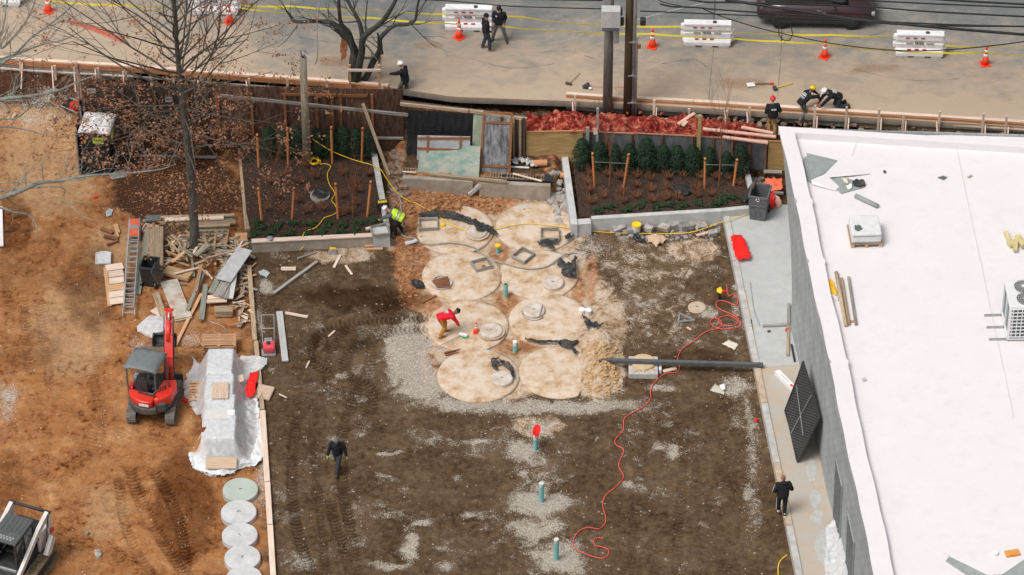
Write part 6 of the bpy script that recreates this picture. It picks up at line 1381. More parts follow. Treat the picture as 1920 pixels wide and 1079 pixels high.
t = thing('push_broom', 'broom with green and white head lying on the dusty tank top', 'broom'); A = G(817, 653, TZ+.05); B = G(863, 629, TZ+.08)
MB().tube([A, B], .014, 8).build('handle', STEEL, t); MB().beam(G(861, 626, TZ+.09), G(876, 630, TZ+.09), .12, .07).build('head', WHITEP, t); MB().beam(G(866, 632, TZ+.05), G(877, 631, TZ+.05), .10, .06).build('bristles', mat('green_bristle', (.03, .42, .22), (.05, .5, .28), .7), t)
def cone(px, py, lab, h=.9, z=STREET, rz=0, tape=False, dirty=False):
 p = G(px, py, z); t = thing('traffic_cone', lab, 'traffic cone', (p.x, p.y, z), rz, 'orange traffic cones')
 s = h/.9; MB().bbox((0, 0, .02*s), (.40*s, .40*s, .04*s), .01).build('base', ORCONE, t)
 def rr(z_): return (.155-.125*(z_-.04)/.86)*s
 MB().lathe([(rr(.04), .04*s), (rr(.40), .40*s)], 24).build('lower_cone', ORCONE, t, True)
 for a, b, m, nm in ((.40, .53, WHITEP, 'reflective_collar'), (.53, .62, ORCONE, 'middle_band'), (.62, .72, WHITEP, 'reflective_collar'), (.72, .90, ORCONE, 'tip')): MB().lathe([(rr(a)+(.004 if m is WHITEP else 0), a*s), (rr(b)+(.004 if m is WHITEP else 0), b*s)], 24).build(nm, m, t, True)
 return t
for px, py, lab, rz in ((91, 22, 'orange cone at the upper left, by the end of the yellow tape', 0), (431, 42, 'orange cone in front of the barrier behind the oak crown', .4), (861, 71, 'orange cone in front of the barrier beside the two standing men', .8),
     (1223, 88, 'orange cone between the utility poles and the barrier, with tape on its tip', 1.2), (1546, 107, 'orange cone between the two right barriers', 1.0), (1847, 121, 'orange cone at the far right of the street', .2)):
 cone(px, py, lab, rz=rz)
cone(893, 624, 'small orange cone with a white top on the tank tops, beside the cracked lid', .52, TZ)
bar = plank('steel_bar', G(1123, 676, .40), G(1431, 685, .40), .14, .15, mat('dark_steel_bar', (.085, .095, .10), (.12, .13, .135), .5, 5), 'long dark grey steel bar lying from the soil heap across the kerb', 'bar')
p = GT(1206, 697); t = thing('catch_basin', 'square concrete basin with a round tan cover under the long steel bar', 'catch basin', (p.x, p.y, 0), R(-1))
MB().bbox((0, .1, .05), (1.08, 1.0, .34), .04).build('block', CONC, t); MB().lathe([(.44, .215), (.44, .29), (.40, .32), (.001, .33)], 40, M=Matrix.Translation((0, .2, 0))).build('cover', mat('tan_cover', (.52, .38, .23), (.60, .48, .33), .9, 5), t)
MB().prism([(-.44, -.30), (.44, -.30), (.36, .3), (-.36, .3)], .20, .225).build('apron', CONCT, t)
for k in (-.32, 0, .32): MB().beam((k*1.25, -.36, .24), (k*.7, -.18, .25), .03, .03).build('rib', PALE, t)
MB().bbox((.62, 0, .10), (.10, .26, .24), .02).build('side_box', WHITEP, t)
plank('white_lumber', GT(1243, 700, .08), GT(1268, 694, .08), .14, .06, PALE, 'short pale board beside the red hose near the basin', 'board')
t = thing('metal_bracket', 'grey triangular metal bracket lying on the brown soil', 'bracket'); q = [GT(1272, 606, .05), GT(1274, 590, .05), GT(1302, 603, .05)]
for a, b in zip(q, q[1:]+q[:1]): MB().beam(a, b, .06, .05).build('bar', STEEL, t)
RHOSE = mat('red_air_hose', (.66, .07, .06), (.76, .13, .11), .45, 5); YC = mat('yellow_cord_plastic', (.84, .52, .015), (.90, .62, .03), .5, 5); GH = mat('grey_hose_plastic', (.26, .27, .27), (.38, .39, .38), .5, 5)
def HT(x, y):
 h = H(x, y)
 for a, b, r in TANKS:
  q = G(a, b, 0)
  if (x-q.x)**2+(y-q.y)**2 < r*r: h = max(h, .05)
 return h
def hose(name, pts, r, m, lab, cat, dz=None, zs=None):
 P = []
 for i, (a, b) in enumerate(pts):
  if zs and zs[i] is not None: P.append(G(a, b, zs[i]))
  else: q = GT(a, b); P.append(G(a, b, HT(q.x, q.y)))
 Q = catmull(P, 6); Q = [Vector((q.x, q.y, max(q.z, HT(q.x, q.y))+r+.012)) for q in Q]
 return tag(MB().tube(Q, r, 8).build(name, m, None, True), lab, cat)
hose('air_hose', [(1362, 535), (1366, 556), (1375, 553), (1383, 560), (1380, 574), (1362, 567), (1346, 566), (1343, 575), (1353, 583), (1370, 590), (1384, 599), (1381, 609), (1365, 613), (1350, 608), (1347, 600), (1355, 595), (1368, 594), (1383, 602), (1389, 611), (1378, 617), (1352, 618), (1337, 613), (1332, 604), (1340, 598), (1351, 603), (1353, 611), (1345, 618), (1330, 621), (1318, 627), (1300, 642), (1280, 655), (1272, 668), (1271, 680), (1274, 693), (1266, 700), (1250, 701), (1238, 708), (1225, 722), (1220, 735), (1220, 747), (1212, 760), (1200, 768), (1185, 776), (1171, 786), (1169, 800), (1168, 810), (1154, 825), (1155, 836), (1167, 842), (1169, 850), (1160, 874), (1169, 895), (1155, 914), (1136, 930), (1130, 949), (1136, 974), (1132, 986), (1122, 993), (1100, 991), (1083, 1000), (1075, 1016), (1079, 1030), (1100, 1041), (1124, 1048), (1138, 1045), (1141, 1034), (1132, 1028), (1117, 1024), (1113, 1016), (1118, 1010), (1131, 1011)],
  .019, RHOSE, 'long red air hose looped by the kerb and snaking down the brown soil', 'hose')
hose('extension_lead', [(586, 262), (604, 274), (625, 286), (660, 300), (708, 315), (724, 335), (745, 363), (770, 380), (800, 393), (833, 414), (850, 425), (880, 434), (905, 436), (930, 430), (985, 421), (1030, 424), (1060, 428), (1090, 435), (1140, 437), (1180, 439), (1250, 440), (1300, 436), (1350, 419), (1385, 408), (1412, 400)],
  .015, YC, 'long yellow cord running from the wooden post across the tanks to the slab', 'cord', zs=[1.4, 1.15, .9, .66, .66, .4, .15, .12]+[None]*13+[.25, .42, .32, .30])
hose('extension_lead', [(600, 309), (612, 309), (620, 314), (614, 327), (617, 345), (625, 358), (628, 366), (622, 377), (629, 387), (632, 398), (622, 405), (608, 410), (600, 420), (590, 429), (575, 434), (568, 443), (572, 460), (562, 470)],
  .015, YC, 'yellow cord winding over the mulch of the left planter', 'cord', zs=[.47]*15+[.58, .2, .08])
crd = MB();
for k in range(5):
 c = G(590+random.uniform(-2, 2), 303+random.uniform(-2, 2), .50+.02*k); crd.tube([(c.x+(.17+.03*math.sin(k*2))*math.cos(a), c.y+(.15+.02*k)*math.sin(a), c.z+.02*math.sin(3*a+k)) for a in np.linspace(0, 2*math.pi, 19)[:-1]], .014, 6, closed=True)
tag(crd.build('cord_coil', YC, None, True), 'yellow cord coiled at the foot of the round wooden post', 'cord coil')
hose('extension_lead', [(1476, 1042), (1464, 1052), (1459, 1066), (1460, 1090)], .02, YC, 'short yellow cord by the kerb at the bottom edge', 'cord')
hose('grey_hose', [(724, 362), (741, 366), (751, 378), (752, 395), (755, 418), (752, 438), (760, 446), (778, 449), (787, 456), (805, 460), (845, 457), (878, 462), (905, 479), (930, 492), (968, 502), (1000, 506), (1028, 500), (1050, 485), (1070, 477), (1082, 477)], .026, GH, 'grey hose curving past the mason and across the tank tops', 'hose')
cc = G(1001, 583, TZ+.1); tag(MB().tube([(cc.x+.43*math.cos(a), cc.y+.43*math.sin(a)-.03, TZ+.03) for a in np.linspace(.6, 5.6, 26)]+[(cc.x+.2, cc.y-.35, .2), (cc.x+.33, cc.y+.3, .2)], .018, 6).build('cable_loop', GH, None, True), 'grey cable looped round the lid of the third-row right tank', 'cable')
YB = [((513, 553), (595, 493), .12, .07, GREYW, 'long grey post lying diagonally on the upper left brown soil'), ((524, 587), (535, 680), .24, .06, mat('pale_grey_board', (.40, .41, .40), (.50, .51, .50), .8, 3, stretch=WS), 'broad pale grey board beside the small red machine'),
  ((535, 589), (577, 597), .12, .05, PALE, 'white-pink board joined to the broad grey board'), ((527, 506), (555, 506), .20, .04, PALE, 'short wide pale board on the upper left brown soil'), ((558, 487), (592, 475), .09, .04, GREYW, 'short grey board just below the planter wall'),
  ((626, 504), (638, 481), .10, .04, PALE, 'steeply angled pale board, left of the pinkish one'), ((648, 500), (660, 517), .08, .04, PALE, 'small pinkish board right of the steep pale one'), ((680, 458), (712, 455), .10, .06, GREYW, 'upper board of the little stack below the planter corner'),
  ((684, 464), (718, 462), .11, .06, PINE, 'pine board in the middle of the stack below the planter corner'), ((686, 470), (718, 469), .11, .06, PINE, 'lowest pine board of the stack below the planter corner'), ((616, 633), (628, 622), .06, .03, PALE, 'small pale lath in the middle of the brown soil, left of the tyre prints'),
  ((574, 692), (580, 679), .06, .03, PALE, 'small pale lath right of the broad grey board'), ((523, 741), (538, 748), .05, .03, PALE, 'thin lath right of the stacked box lid'), ((1288, 616), (1296, 621), .07, .04, PALE, 'tiny lath below the metal bracket'),
  ((1306, 444), (1333, 437), .12, .05, PALE, 'pinkish board below the concrete rubble'), ((793, 569), (818, 556), .06, .04, RUSTB, 'rusty stick left above the red-shirted worker'), ((833, 664), (862, 658), .07, .04, RUSTB, 'upper rusty stick under the broom'), ((835, 668), (860, 663), .07, .04, RUSTB, 'lower rusty stick under the broom'),
  ((886, 454), (911, 459), .05, .03, GREYP, 'short dark bar on the upper left tank'), ((700, 447), (722, 442), .09, .04, GREYW, None)]
for a, b, w, th, m, lab in YB:
 if lab: plank('loose_board', GT(*a, th/2+.03), GT(*b, th/2+.03), w, th, m, lab, 'board')
t = tag(MB().bbox((0, 0, .10), (.30, .22, .16), .03).build('circular_saw', YEL, loc=GT(624, 474)), None, None); bpy.data.objects.remove(t)
t = thing('circular_saw', 'yellow and grey circular saw on sawdust below the left planter', 'saw', GT(624, 474)); MB().bbox((0, 0, .14), (.24, .16, .14), .03).build('motor', YEL, t); MB().cyl((0, 0, -.02), .13, .04, 20, M=Matrix.Translation((.02, -.10, .12)) @ Euler((math.pi/2, 0, 0)).to_matrix().to_4x4()).build('guard', STEEL, t); MB().bbox((0, -.02, .03), (.34, .26, .02), .005).build('base_plate', STEEL, t)
t = thing('tool_bag', 'black and yellow tool case sitting on the planter wall behind the mason', 'tool case', (*G(717, 388, .62).xy, .60), R(12)); MB().bbox((0, 0, .14), (.46, .26, .28), .03).build('case', BLACKP, t); MB().bbox((0, -.02, .285), (.34, .14, .03), .01).build('yellow_lid', YEL, t); MB().tube([(-.1, 0, .29), (-.08, 0, .36), (.08, 0, .36), (.1, 0, .29)], .014, 6).build('handle', BLACKP, t)
t = thing('lidded_bucket', 'white bucket with a yellow lid among the concrete rubble', 'bucket', GT(1193, 436)); MB().lathe([(.14, 0), (.165, .36)], 24).build('body', WHITEP, t); MB().lathe([(.175, .34), (.175, .40), (.14, .40), (.12, .385), (.001, .385)], 24).build('lid', YEL, t)
blocks = [(1161, 425, .5, .26, 22, 'long pale block lying alone left of the bucket'), (1182, 430, .30, .22, 5, 'pale block touching the bucket on its left'), (1208, 419, .36, .2, 10, 'flat block just right of the bucket lid'), (1216, 427, .34, .24, -25, 'grey block right of the bucket'), (1247, 425, .46, .24, -35, 'steeply tilted grey block left of the big yellowish one'),
   (1262, 419, .50, .34, 14, 'big yellowish square block in the rubble row'), (1284, 425, .46, .28, 25, 'grey block right of the big yellowish one'), (1302, 419, .44, .26, 35, 'tall grey block in the middle of the rubble'), (1313, 422, .44, .28, 25, 'pinkish-grey block near the right of the rubble'), (1306, 411, .34, .2, -10, 'pale block at the top of the rubble, against the wall'),
   (1319, 412, .26, .18, 10, 'small grey block against the wall'), (1336, 435, .34, .2, 15, 'grey lump at the right end of the rubble')]
for i, (px, py, L, W, a, lab) in enumerate(blocks):
 p = GT(px, py+6); tag(MB().bbox((0, 0, .11), (L, W*1.1, .22), .025).build('concrete_block', ROCKM, loc=p, rot=(R(random.uniform(-22, 22)), R(random.uniform(-14, 14)), R(a))), lab, 'concrete block', 'broken concrete blocks by the planter wall')
def rubble(name, n, region, smin, smax, m, lab, seed, z=None):
 rnd = random.Random(seed); mb = MB(); k = 0
 while k < n:
  px = rnd.uniform(region[0], region[2]); py = rnd.uniform(region[1], region[3]); s = smin+(smax-smin)*rnd.random()**2.5
  p = GT(px, py) if z is None else G(px, py, z)
  mb.rock((p.x, p.y, p.z+s*.2), (s*rnd.uniform(.8, 1.4), s*rnd.uniform(.7, 1.2), s*.7), rnd.random()*40, .3); k += 1
 return tag(mb.build(name, m), lab, 'rubble', None, 'stuff')
rubble('rubble', 120, (1150, 416, 1352, 452), .05, .20, ROCKM, 'small concrete rubble along the foot of the right planter wall', 1)
rubble('rubble', 150, (1034, 296, 1066, 420), .06, .28, ROCKM, 'broken concrete and stones left of the right planter wall', 2)
rubble('rubble', 60, (1404, 312, 1464, 352), .05, .2, ROCKM, 'grey rubble right of the evergreens', 4)
rubble('rubble', 90, (735, 285, 762, 372), .08, .34, mat('muddy_rubble', (.16, .10, .07), (.34, .27, .21), .9, 4, bump=.4, dirt=(.2, .1, .06), dirtamt=.6), 'muddy rubble between the left planter wall and the drain wall', 5)
rubble('rubble', 160, (1190, 222, 1462, 240), .06, .26, mat('brown_rubble', (.13, .085, .06), (.33, .26, .2), .9, 4, bump=.4, dirt=(.2, .1, .06), dirtamt=.6), 'brown stones in the trench beside the street form', 6, z=1.45)
rubble('rubble', 130, (1440, 226, 1915, 262), .06, .24, MATS['brown_rubble'], 'stones and clods in front of the right-hand street form', 7, z=1.45)
rubble('clods', 260, (1098, 640, 1160, 738), .04, .16, mat('tan_clods', (.42, .26, .12), (.56, .38, .20), .95, 5, bump=.4), 'tan soil clods heaped right of the lower tanks', 8)
rubble('clods', 260, (755, 366, 940, 402), .04, .18, mat('red_brown_clods', (.26, .11, .045), (.48, .26, .13), .95, 4, bump=.4), 'red-brown clods heaped above the upper tanks', 9)
rubble('clods', 180, (745, 440, 790, 560), .03, .12, MATS['red_brown_clods'], 'red-brown clods left of the tanks', 10)
rubble('clods', 130, (990, 212, 1400, 252), .03, .13, mat('red_soil_clods', (.10, .014, .012), (.30, .045, .032), .9, 3, bump=.5, dirt=(.62, .30, .2), dirtamt=.5), 'red-coated soil clods heaped below the street form', 11, z=1.86)
def chips(name, n, pick, smin, smax, m, lab, seed):
 rnd = random.Random(seed); mb = MB()
 for _ in range(n):
  px, py = pick(rnd); p = GT(px, py); s = rnd.uniform(smin, smax); a = rnd.random()*6.28; ca, sa = math.cos(a)*s, math.sin(a)*s; w = rnd.uniform(.4, 1)
  vs = [(p.x+ca, p.y+sa, p.z-.01), (p.x-sa*w, p.y+ca*w, p.z-.01), (p.x-ca, p.y-sa, p.z-.01), (p.x+sa*w, p.y-ca*w, p.z-.01), (p.x+rnd.uniform(-.2, .2)*s, p.y, p.z+s*.7)]
  o = len(mb.v); mb.v += vs; mb.f += [[o, o+1, o+4], [o+1, o+2, o+4], [o+2, o+3, o+4], [o+3, o, o+4]]; mb.mi += [0]*4
 return tag(mb.build(name, m), lab, 'stones', None, 'stuff')
def clus(spots):
 W_ = [s[2]*s[3] for s in spots]
 def f(r): s = r.choices(spots, W_)[0]; return s[0]+r.gauss(0, 1)*s[2]*.5, s[1]+r.gauss(0, 1)*s[3]*.5
 return f
PCH = mat('pale_stone_chip', (.30, .26, .21), (.50, .46, .41), .9, .8, contrast=.2)
chips('gravel', 2600, clus([(768, 672, 40, 66), (800, 722, 60, 26), (900, 758, 120, 14), (1060, 762, 150, 14), (985, 845, 44, 26), (1015, 945, 66, 26), (1000, 992, 60, 26), (1050, 1050, 60, 36), (1262, 845, 30, 20), (768, 1022, 20, 34), (1380, 722, 44, 22), (500, 540, 24, 20), (484, 600, 16, 46), (1100, 470, 50, 34), (1410, 900, 18, 150), (1300, 410, 110, 30)]), .015, .045, PCH, 'pale gravel scattered in patches over the brown soil', 21)
def yardpick(r):
 while 1:
  x, y = r.uniform(455, 1490), r.uniform(450, 1079)
  if x > curb_x_px(y)+10 and x < kx(y)-12: return x, y
chips('stone_chips', 1200, yardpick, .008, .024, PCH, 'tiny pale stones strewn over the whole brown yard', 22)
chips('stone_chips', 1700, lambda r: (r.uniform(0, 470), r.uniform(190, 1079)), .010, .030, mat('tan_chip', (.42, .30, .18), (.6, .5, .38), .9, .8, contrast=.2), 'tiny pale stones strewn over the orange clay', 23)
chips('wood_chips', 420, clus([(420, 500, 90, 60), (490, 590, 14, 60), (600, 480, 90, 20), (860, 390, 120, 30), (1240, 440, 90, 26), (340, 640, 80, 40)]), .02, .055, PINE, 'small wood chips and splinters around the lumber heap', 24)
EDG = [((449, 262), (464, 432), .20, TANW, 'upper stretch of the timber edge beside the left planter'), ((467, 500), (478, 640), .17, TANW, 'timber edge stretch beside the heap of lumber'), ((480, 642), (492, 770), .16, TANW, 'timber edge stretch right of the wrapped blocks'), ((492.5, 772), (501, 905), .20, PALE, 'pale timber edge stretch above the concrete discs'), ((501.5, 907), (506, 985), .20, PALE, 'pale timber edge stretch beside the concrete discs'), ((506.5, 987), (514, 1110), .20, PALE, 'pale timber edge stretch reaching the bottom of the picture')]
for a, b, w, m, lab in EDG: plank('edge_board', G(*a, .10), G(*b, .10), w, .14, m, lab, 'edging board', 'timber edging boards of the yard')
for a, b, lab in (((425, 385), (443, 392), 'plank standing by the upper end of the yard edging'),): pass
# ================================================= STREET EDGE FORMWORK
fw = [(0, 113, 62, 118), (63, 118, 250, 129), (251, 129, 430, 143), (431, 143, 600, 155), (601, 155, 728, 165)]
def form_section(a, b, lab, pm, wz, pz, cap_y=.07):
 d = b-a; t = thing('street_form', lab, 'timber form', a, 0, 'timber form sections along the street edge'); o = Vector((0, 0, 0))
 for nm, off, w, th, m in (('face_board', (0, -.06, -.07), .05, .22, ORNG), ('cap_board', (0, cap_y, .05), .16, .04, PALE), ('batten', (0, -.12, wz), .05, .07, PALE if pm is not None or wz > -.3 else GREYW)):
  plank(nm, o+Vector(off), d+Vector(off), w, th, m, parent=t)
 if pm: plank('panel', o+Vector((0, -.02, pz)), d+Vector((0, -.02, pz)), .05, .40, pm, parent=t)
for i, (x0, y0, x1, y1) in enumerate(fw):
 form_section(G(x0, y0-2, STREET+.06), G(x1, y1-2, STREET+.06), ['timber street form at the top left corner of the site', 'timber street form above the wheelbarrow', 'timber street form behind the oak crown', 'timber street form left of the round wooden post', 'timber street form ending below the forked tree'][i], CONCG if i < 2 else None, -.36, -.42, .06)
rw = [(1062, 181, 1130, 186), (1131, 186, 1300, 195), (1301, 195, 1440, 204), (1441, 204, 1590, 214), (1591, 214, 1760, 224), (1761, 224, 1945, 236)]
for i, (x0, y0, x1, y1) in enumerate(rw):
 form_section(G(x0, y0-2, STREET+.06), G(x1, y1-2, STREET+.06), 'timber street form '+['left of the utility poles', 'behind the utility poles', 'left of the man in the red hat', 'where two men bend over it', 'behind the roof corner', 'at the right edge of the picture'][i], (GREYW, GRNW, MATS['dark_grey_plywood'], GRNW, TANW, TANW)[i], -.20, -.46)
def stake_pair(px, py, h, lab, brace=1, m=PALE):
 """stake beside the form and a brace down to the soil"""
 p = G(px, py, STREET+.1); t = thing('form_stake', lab, 'stake', (p.x, p.y-.17, STREET-.75), 0, 'stakes and braces holding the street form')
 MB().bbox((0, 0, (h+.75)/2), (.09, .05, h+.75), .006).build('stake', m, t)
 if brace: MB().beam((.10*brace, -.03, .85), (.04*brace, -.62, .0), .08, .045, up=(1, 0, 0)).build('brace', PALE, t)
for i, (px, py, h, br, lab) in enumerate(((38, 112, .3, 1, 'first stake from the left edge'), (103, 118, .1, -1, 'stake with a dark-tipped brace above the clay'), (144, 118, .3, -1, 'stake just right of the dark-tipped one'), (184, 123, .1, -1, 'stake above the wheelbarrow'), (236, 128, .2, -1, 'stake above the portable toilet'),
     (283, 133, .12, 0, 'short stake left of the oak trunk'), (325, 136, .1, 0, 'stake close to the oak trunk'), (376, 140, .2, -1, 'stake just right of the oak trunk'), (467, 146, .2, -1, 'stake between the oak and the round post'), (539, 150, .35, 0, 'tall stake left of the round wooden post'), (613, 155, .35, 0, 'tall stake right of the round wooden post'), (717, 162, .3, 0, 'last stake of the left form near the stepping worker'))):
 stake_pair(px, py, h, lab, br)
for i, (px, py, h, br, lab) in enumerate(((1078, 186, .45, -1, 'tall stake at the left end of the right form'), (1226, 196, .45, 1, 'stake just right of the steel pipe pole'), (1292, 197, .05, 0, 'short stake between the poles and the sapling'), (1363, 201, .05, -1, 'slanted stake behind the tall sapling'), (1405, 204, .3, -1, 'stake left of the man in the red hat'),
     (1450, 206, .6, 1, 'stake right behind the man in the red hat'), (1527, 212, .6, 1, 'stake between the two bending men'), (1586, 215, .6, 1, 'stake right of the kneeling man'), (1647, 217, .55, 1, 'second stake right of the kneeling man'), (1693, 221, .4, 1, 'third stake right of the kneeling man'), (1760, 223, .6, -1, 'stake below the right-hand barrier'), (1842, 229, .65, 1, 'stake below the far right cone'), (1885, 232, .6, 1, 'last stake at the right edge'))):
 stake_pair(px, py, h, lab, br)
for a, b, lab in (((1272, 233), (1302, 213), 'pale plank slanting up the red soil heap'), ((1318, 242), (1455, 257), 'long pinkish plank on the red soil, upper'), ((1355, 257), (1440, 268), 'pinkish plank on the red soil, lower'), ((1280, 236), (1288, 228), 'small block by the slanting plank'), ((1390, 239), (1450, 250), 'pink board behind the red-hatted man’s feet')):
 plank('red_stained_plank', G(*a, 1.95), G(*b, 1.95), .14, .06, mat('pink_stained_plank', (.62, .36, .27), (.74, .50, .40), .8, 3, stretch=WS, dirt=(.62, .12, .08), dirtamt=.5), lab.replace('’', ''), 'plank')
plank('grey_lumber', G(0, 148, .9), G(40, 152, .9), .10, .05, GREYW, 'grey lumber at the far left above the clay', 'lumber')
for i, (a, b) in enumerate((((0, 168), (12, 174)), ((18, 178), (26, 172)), ((95, 183), (101, 179)))): plank('rough_offcut', GT(*a, .06), GT(*b, .06), .14, .08, TANW, 'rough tan offcut on the dark soil near the top left', 'offcut', 'rough offcuts at the top left')
t = thing('sledgehammer', 'sledgehammer with tan handle lying on the street left of the poles', 'hammer'); MB().tube([G(1067, 158, STREET+.05), G(1087, 137, STREET+.05)], .016, 6).build('handle', PINE, t); MB().bbox((0, 0, 0), (.24, .09, .09), .01, rot=(0, 0, R(-20))).build('head', DKMET, t, loc=G(1066, 157, STREET+.06))
t = thing('shovel', 'white-bladed shovel with a red grip lying on the street', 'shovel'); MB().tube([G(1414, 158, STREET+.05), G(1448, 157, STREET+.05)], .018, 6).build('handle', DKMET, t); MB().bbox((0, 0, 0), (.32, .24, .03), .01, rot=(0, 0, R(8))).build('blade', WHITEP, t, loc=G(1408, 159, STREET+.05)); MB().bbox((0, 0, 0), (.16, .10, .04), .01).build('grip', RED, t, loc=G(1447, 157, STREET+.05))
t = thing('sledgehammer', 'sledgehammer with a bright yellow handle lying on the street', 'hammer'); MB().tube([G(1455, 165, STREET+.05), G(1486, 156, STREET+.05)], .020, 6).build('handle', YEL, t); MB().bbox((0, 0, 0), (.14, .22, .12), .02, rot=(0, 0, R(15))).build('head', DKMET, t, loc=G(1453, 166, STREET+.07))
t = thing('metal_pail', 'small grey pail tipped over on the street beside the hammer', 'pail', G(1094, 164, STREET+.02), R(80)); MB().lathe([(.09, 0), (.13, .24)], 16, M=Euler((R(60), 0, 0)).to_matrix().to_4x4()).build('pail', DKMET, t); MB().bbox((-.1, -.28, .06), (.1, .12, .06), .02).build('rag', WHITEP, t)
# ================================================= WATER BARRIERS AND TAPE
def letters(txt, w, h, d=.01):
 cu = bpy.data.curves.new('t', 'FONT'); cu.body = txt; cu.size = 1; cu.extrude = .02; cu.align_x = 'CENTER'; cu.align_y = 'CENTER'
 o = bpy.data.objects.new('t', cu); COL.objects.link(o); bpy.context.view_layer.update(); me = bpy.data.meshes.new_from_object(o.evaluated_get(bpy.context.evaluated_depsgraph_get())); bpy.data.objects.remove(o)
 co = [v.co.copy() for v in me.vertices]; xs = [c.x for c in co]; ys = [c.y for c in co]; sx = w/(max(xs)-min(xs)); sy = h/(max(ys)-min(ys)); cx = (max(xs)+min(xs))/2; cy = (max(ys)+min(ys))/2
 for v in me.vertices: v.co = Vector(((v.co.x-cx)*sx, (v.co.y-cy)*sy, v.co.z))
 return me
def barrier(px, py, lab, rz=0, flip=False, src=None):
 p = G(px, py, STREET); loc = (p.x, p.y+.28, STREET)
 if src: return dup(src, loc, rz, lab)
 t = thing('water_barrier', lab, 'barrier', loc, rz, 'white water-filled barriers')
 b = MB(); L = 1.86
 prof = [(.28, .10), (.28, .24), (.20, .36), (.15, .40), (.15, .60), (.12, .63), (.12, .72), (.15, .76), (.14, .98), (.17, 1.0), (.16, 1.05)]
 xs_ = [-L/2, -L/2+.03, L/2-.03, L/2]
 vs = [];
 for ix, x in enumerate(xs_):
  k = .94 if ix in (0, 3) else 1
  for (w, z) in prof: vs.append((x, -w*k, z))
  for (w, z) in prof[::-1]: vs.append((x, w*k, z))
 n = 2*len(prof); fs = [(i*n+k, (i+1)*n+k, (i+1)*n+(k+1) % n, i*n+(k+1) % n) for i in range(3) for k in range(n)]+[tuple(range(n)), tuple(3*n+k for k in range(n))[::-1]]
 b.add(vs, fs)
 for x in (-.66, 0, .66): b.bbox((x, 0, .06), (.42, .50, .13), .02)
 b.build('body', WHITEP, t)
 k_ = MB()
 for s in (-1, 1):
  for z in ((.30, .66) if s > 0 else (.48, .84)): k_.cyl((s*(L/2+.02), 0, z-.08), .11, .17, 18)
  k_.bbox((s*(L/2-.05), 0, .26), (.2, .3, .16), .05)
 k_.build('knuckle', WHITEP, t)
 MB().lathe([(.05, 1.052), (.085, 1.052), (.085, 1.075), (.05, 1.075)], 20, M=Matrix.Translation((.28, 0, 0))).build('filler_cap', DKMET, t)
 r_ = MB()
 for k in range(3): r_.box((-.5+k*.30, -.156, .88), (.15, .02, .05)); r_.box((-.42+k*.30, -.21, .37), (.15, .04, .045))
 r_.build('red_reflector', mat('reflector_red', (.45, .015, .03), (.5, .02, .035), .4), t)
 g_ = MB(); g_.box((-.42, -.156, .66), (.26, .06, .07)); g_.box((.38, -.156, .66), (.26, .06, .07)); g_.build('hand_slot', mat('slot_grey', (.34, .34, .30), (.42, .42, .37), .7), t)
 me = letters('FRICK', .34, .075); me.materials.append(mat('print_black', (.04, .045, .05), (.06, .065, .07), .6)); o = bpy.data.objects.new('printed_name', me); COL.objects.link(o); o.parent = t; o.location = (-.03, -.172, .66); o.rotation_euler = (math.pi/2, 0, 0)
 return t
b0 = barrier(1326, 90, 'white water barrier alone in the middle of the street, right of the utility poles', R(-2))
barrier(879, 61, 'white water barrier behind the two standing men in black', R(-2.5), src=b0); barrier(1724, 110, 'white water barrier at the right, between the last two cones', R(-2.5), src=b0)
barrier(403, 31, 'white water barrier seen through the oak crown', R(-2), src=b0); barrier(-5, 14, 'white water barrier cut by the top left corner', R(-2), src=b0)
def tape(pts, lab, z=.82, w=.07, zs=None):
 P = [G(a, b, STREET+(zs[i] if zs else z)) for i, (a, b) in enumerate(pts)]; Q = []
 for a, b in zip(P[:-1], P[1:]):
  L = (b-a).length; n = max(2, int(L/.25))
  for k in range(n): t_ = k/n; q = a.lerp(b, t_); q.z -= .05*math.sin(math.pi*t_)*min(L/3, 1.5); Q.append(q)
 Q.append(P[-1]); vs = []; ph = random.random()*6
 for i, q in enumerate(Q):
  tw = .45*math.sin(i*.23+ph)+.15; vs += [q+Vector((0, -math.sin(tw)*w/2, math.cos(tw)*w/2)), q-Vector((0, -math.sin(tw)*w/2, math.cos(tw)*w/2))]
 o = MB().add(vs, [(2*i, 2*i+1, 2*i+3, 2*i+2) for i in range(len(Q)-1)]).build('caution_tape', TAPE)
 sm = o.modifiers.new('thickness', 'SOLIDIFY'); sm.thickness = .003
 return tag(o, lab, 'caution tape')
tape([(90, 2), (240, 11), (362, 14)], 'yellow tape from the upper left cone to the barrier behind the oak'); tape([(450, 11), (545, 12), (700, 20), (835, 27)], 'far yellow tape between the oak barrier and the one by the two men'); tape([(450, 15), (490, 21), (700, 34), (835, 44), (862, 46)], 'near yellow tape between the oak barrier and the one by the two men')
tape([(515, 18), (530, 13), (540, 20)], 'knotted tape end where two yellow tapes cross')
tape([(925, 28), (980, 32), (1040, 41), (1130, 47), (1280, 50)], 'far yellow tape passing behind the utility poles'); tape([(925, 46), (960, 52), (1050, 58), (1130, 62), (1223, 64), (1280, 68), (1376, 73)], 'near yellow tape passing the utility poles to the middle barrier')
tape([(1373, 61), (1470, 64), (1560, 66), (1677, 68)], 'far yellow tape between the middle and the right barrier'); tape([(1376, 73), (1460, 78), (1546, 82), (1600, 90), (1677, 96), (1770, 100)], 'near yellow tape between the middle and the right barrier')
tape([(1772, 86), (1850, 88), (1930, 90)], 'far yellow tape right of the last barrier'); tape([(1770, 100), (1847, 98), (1930, 105)], 'near yellow tape right of the last barrier')
tape([(1483, 66), (1474, 72), (1470, 80)], 'short yellow tape tied between the two right-hand tapes')
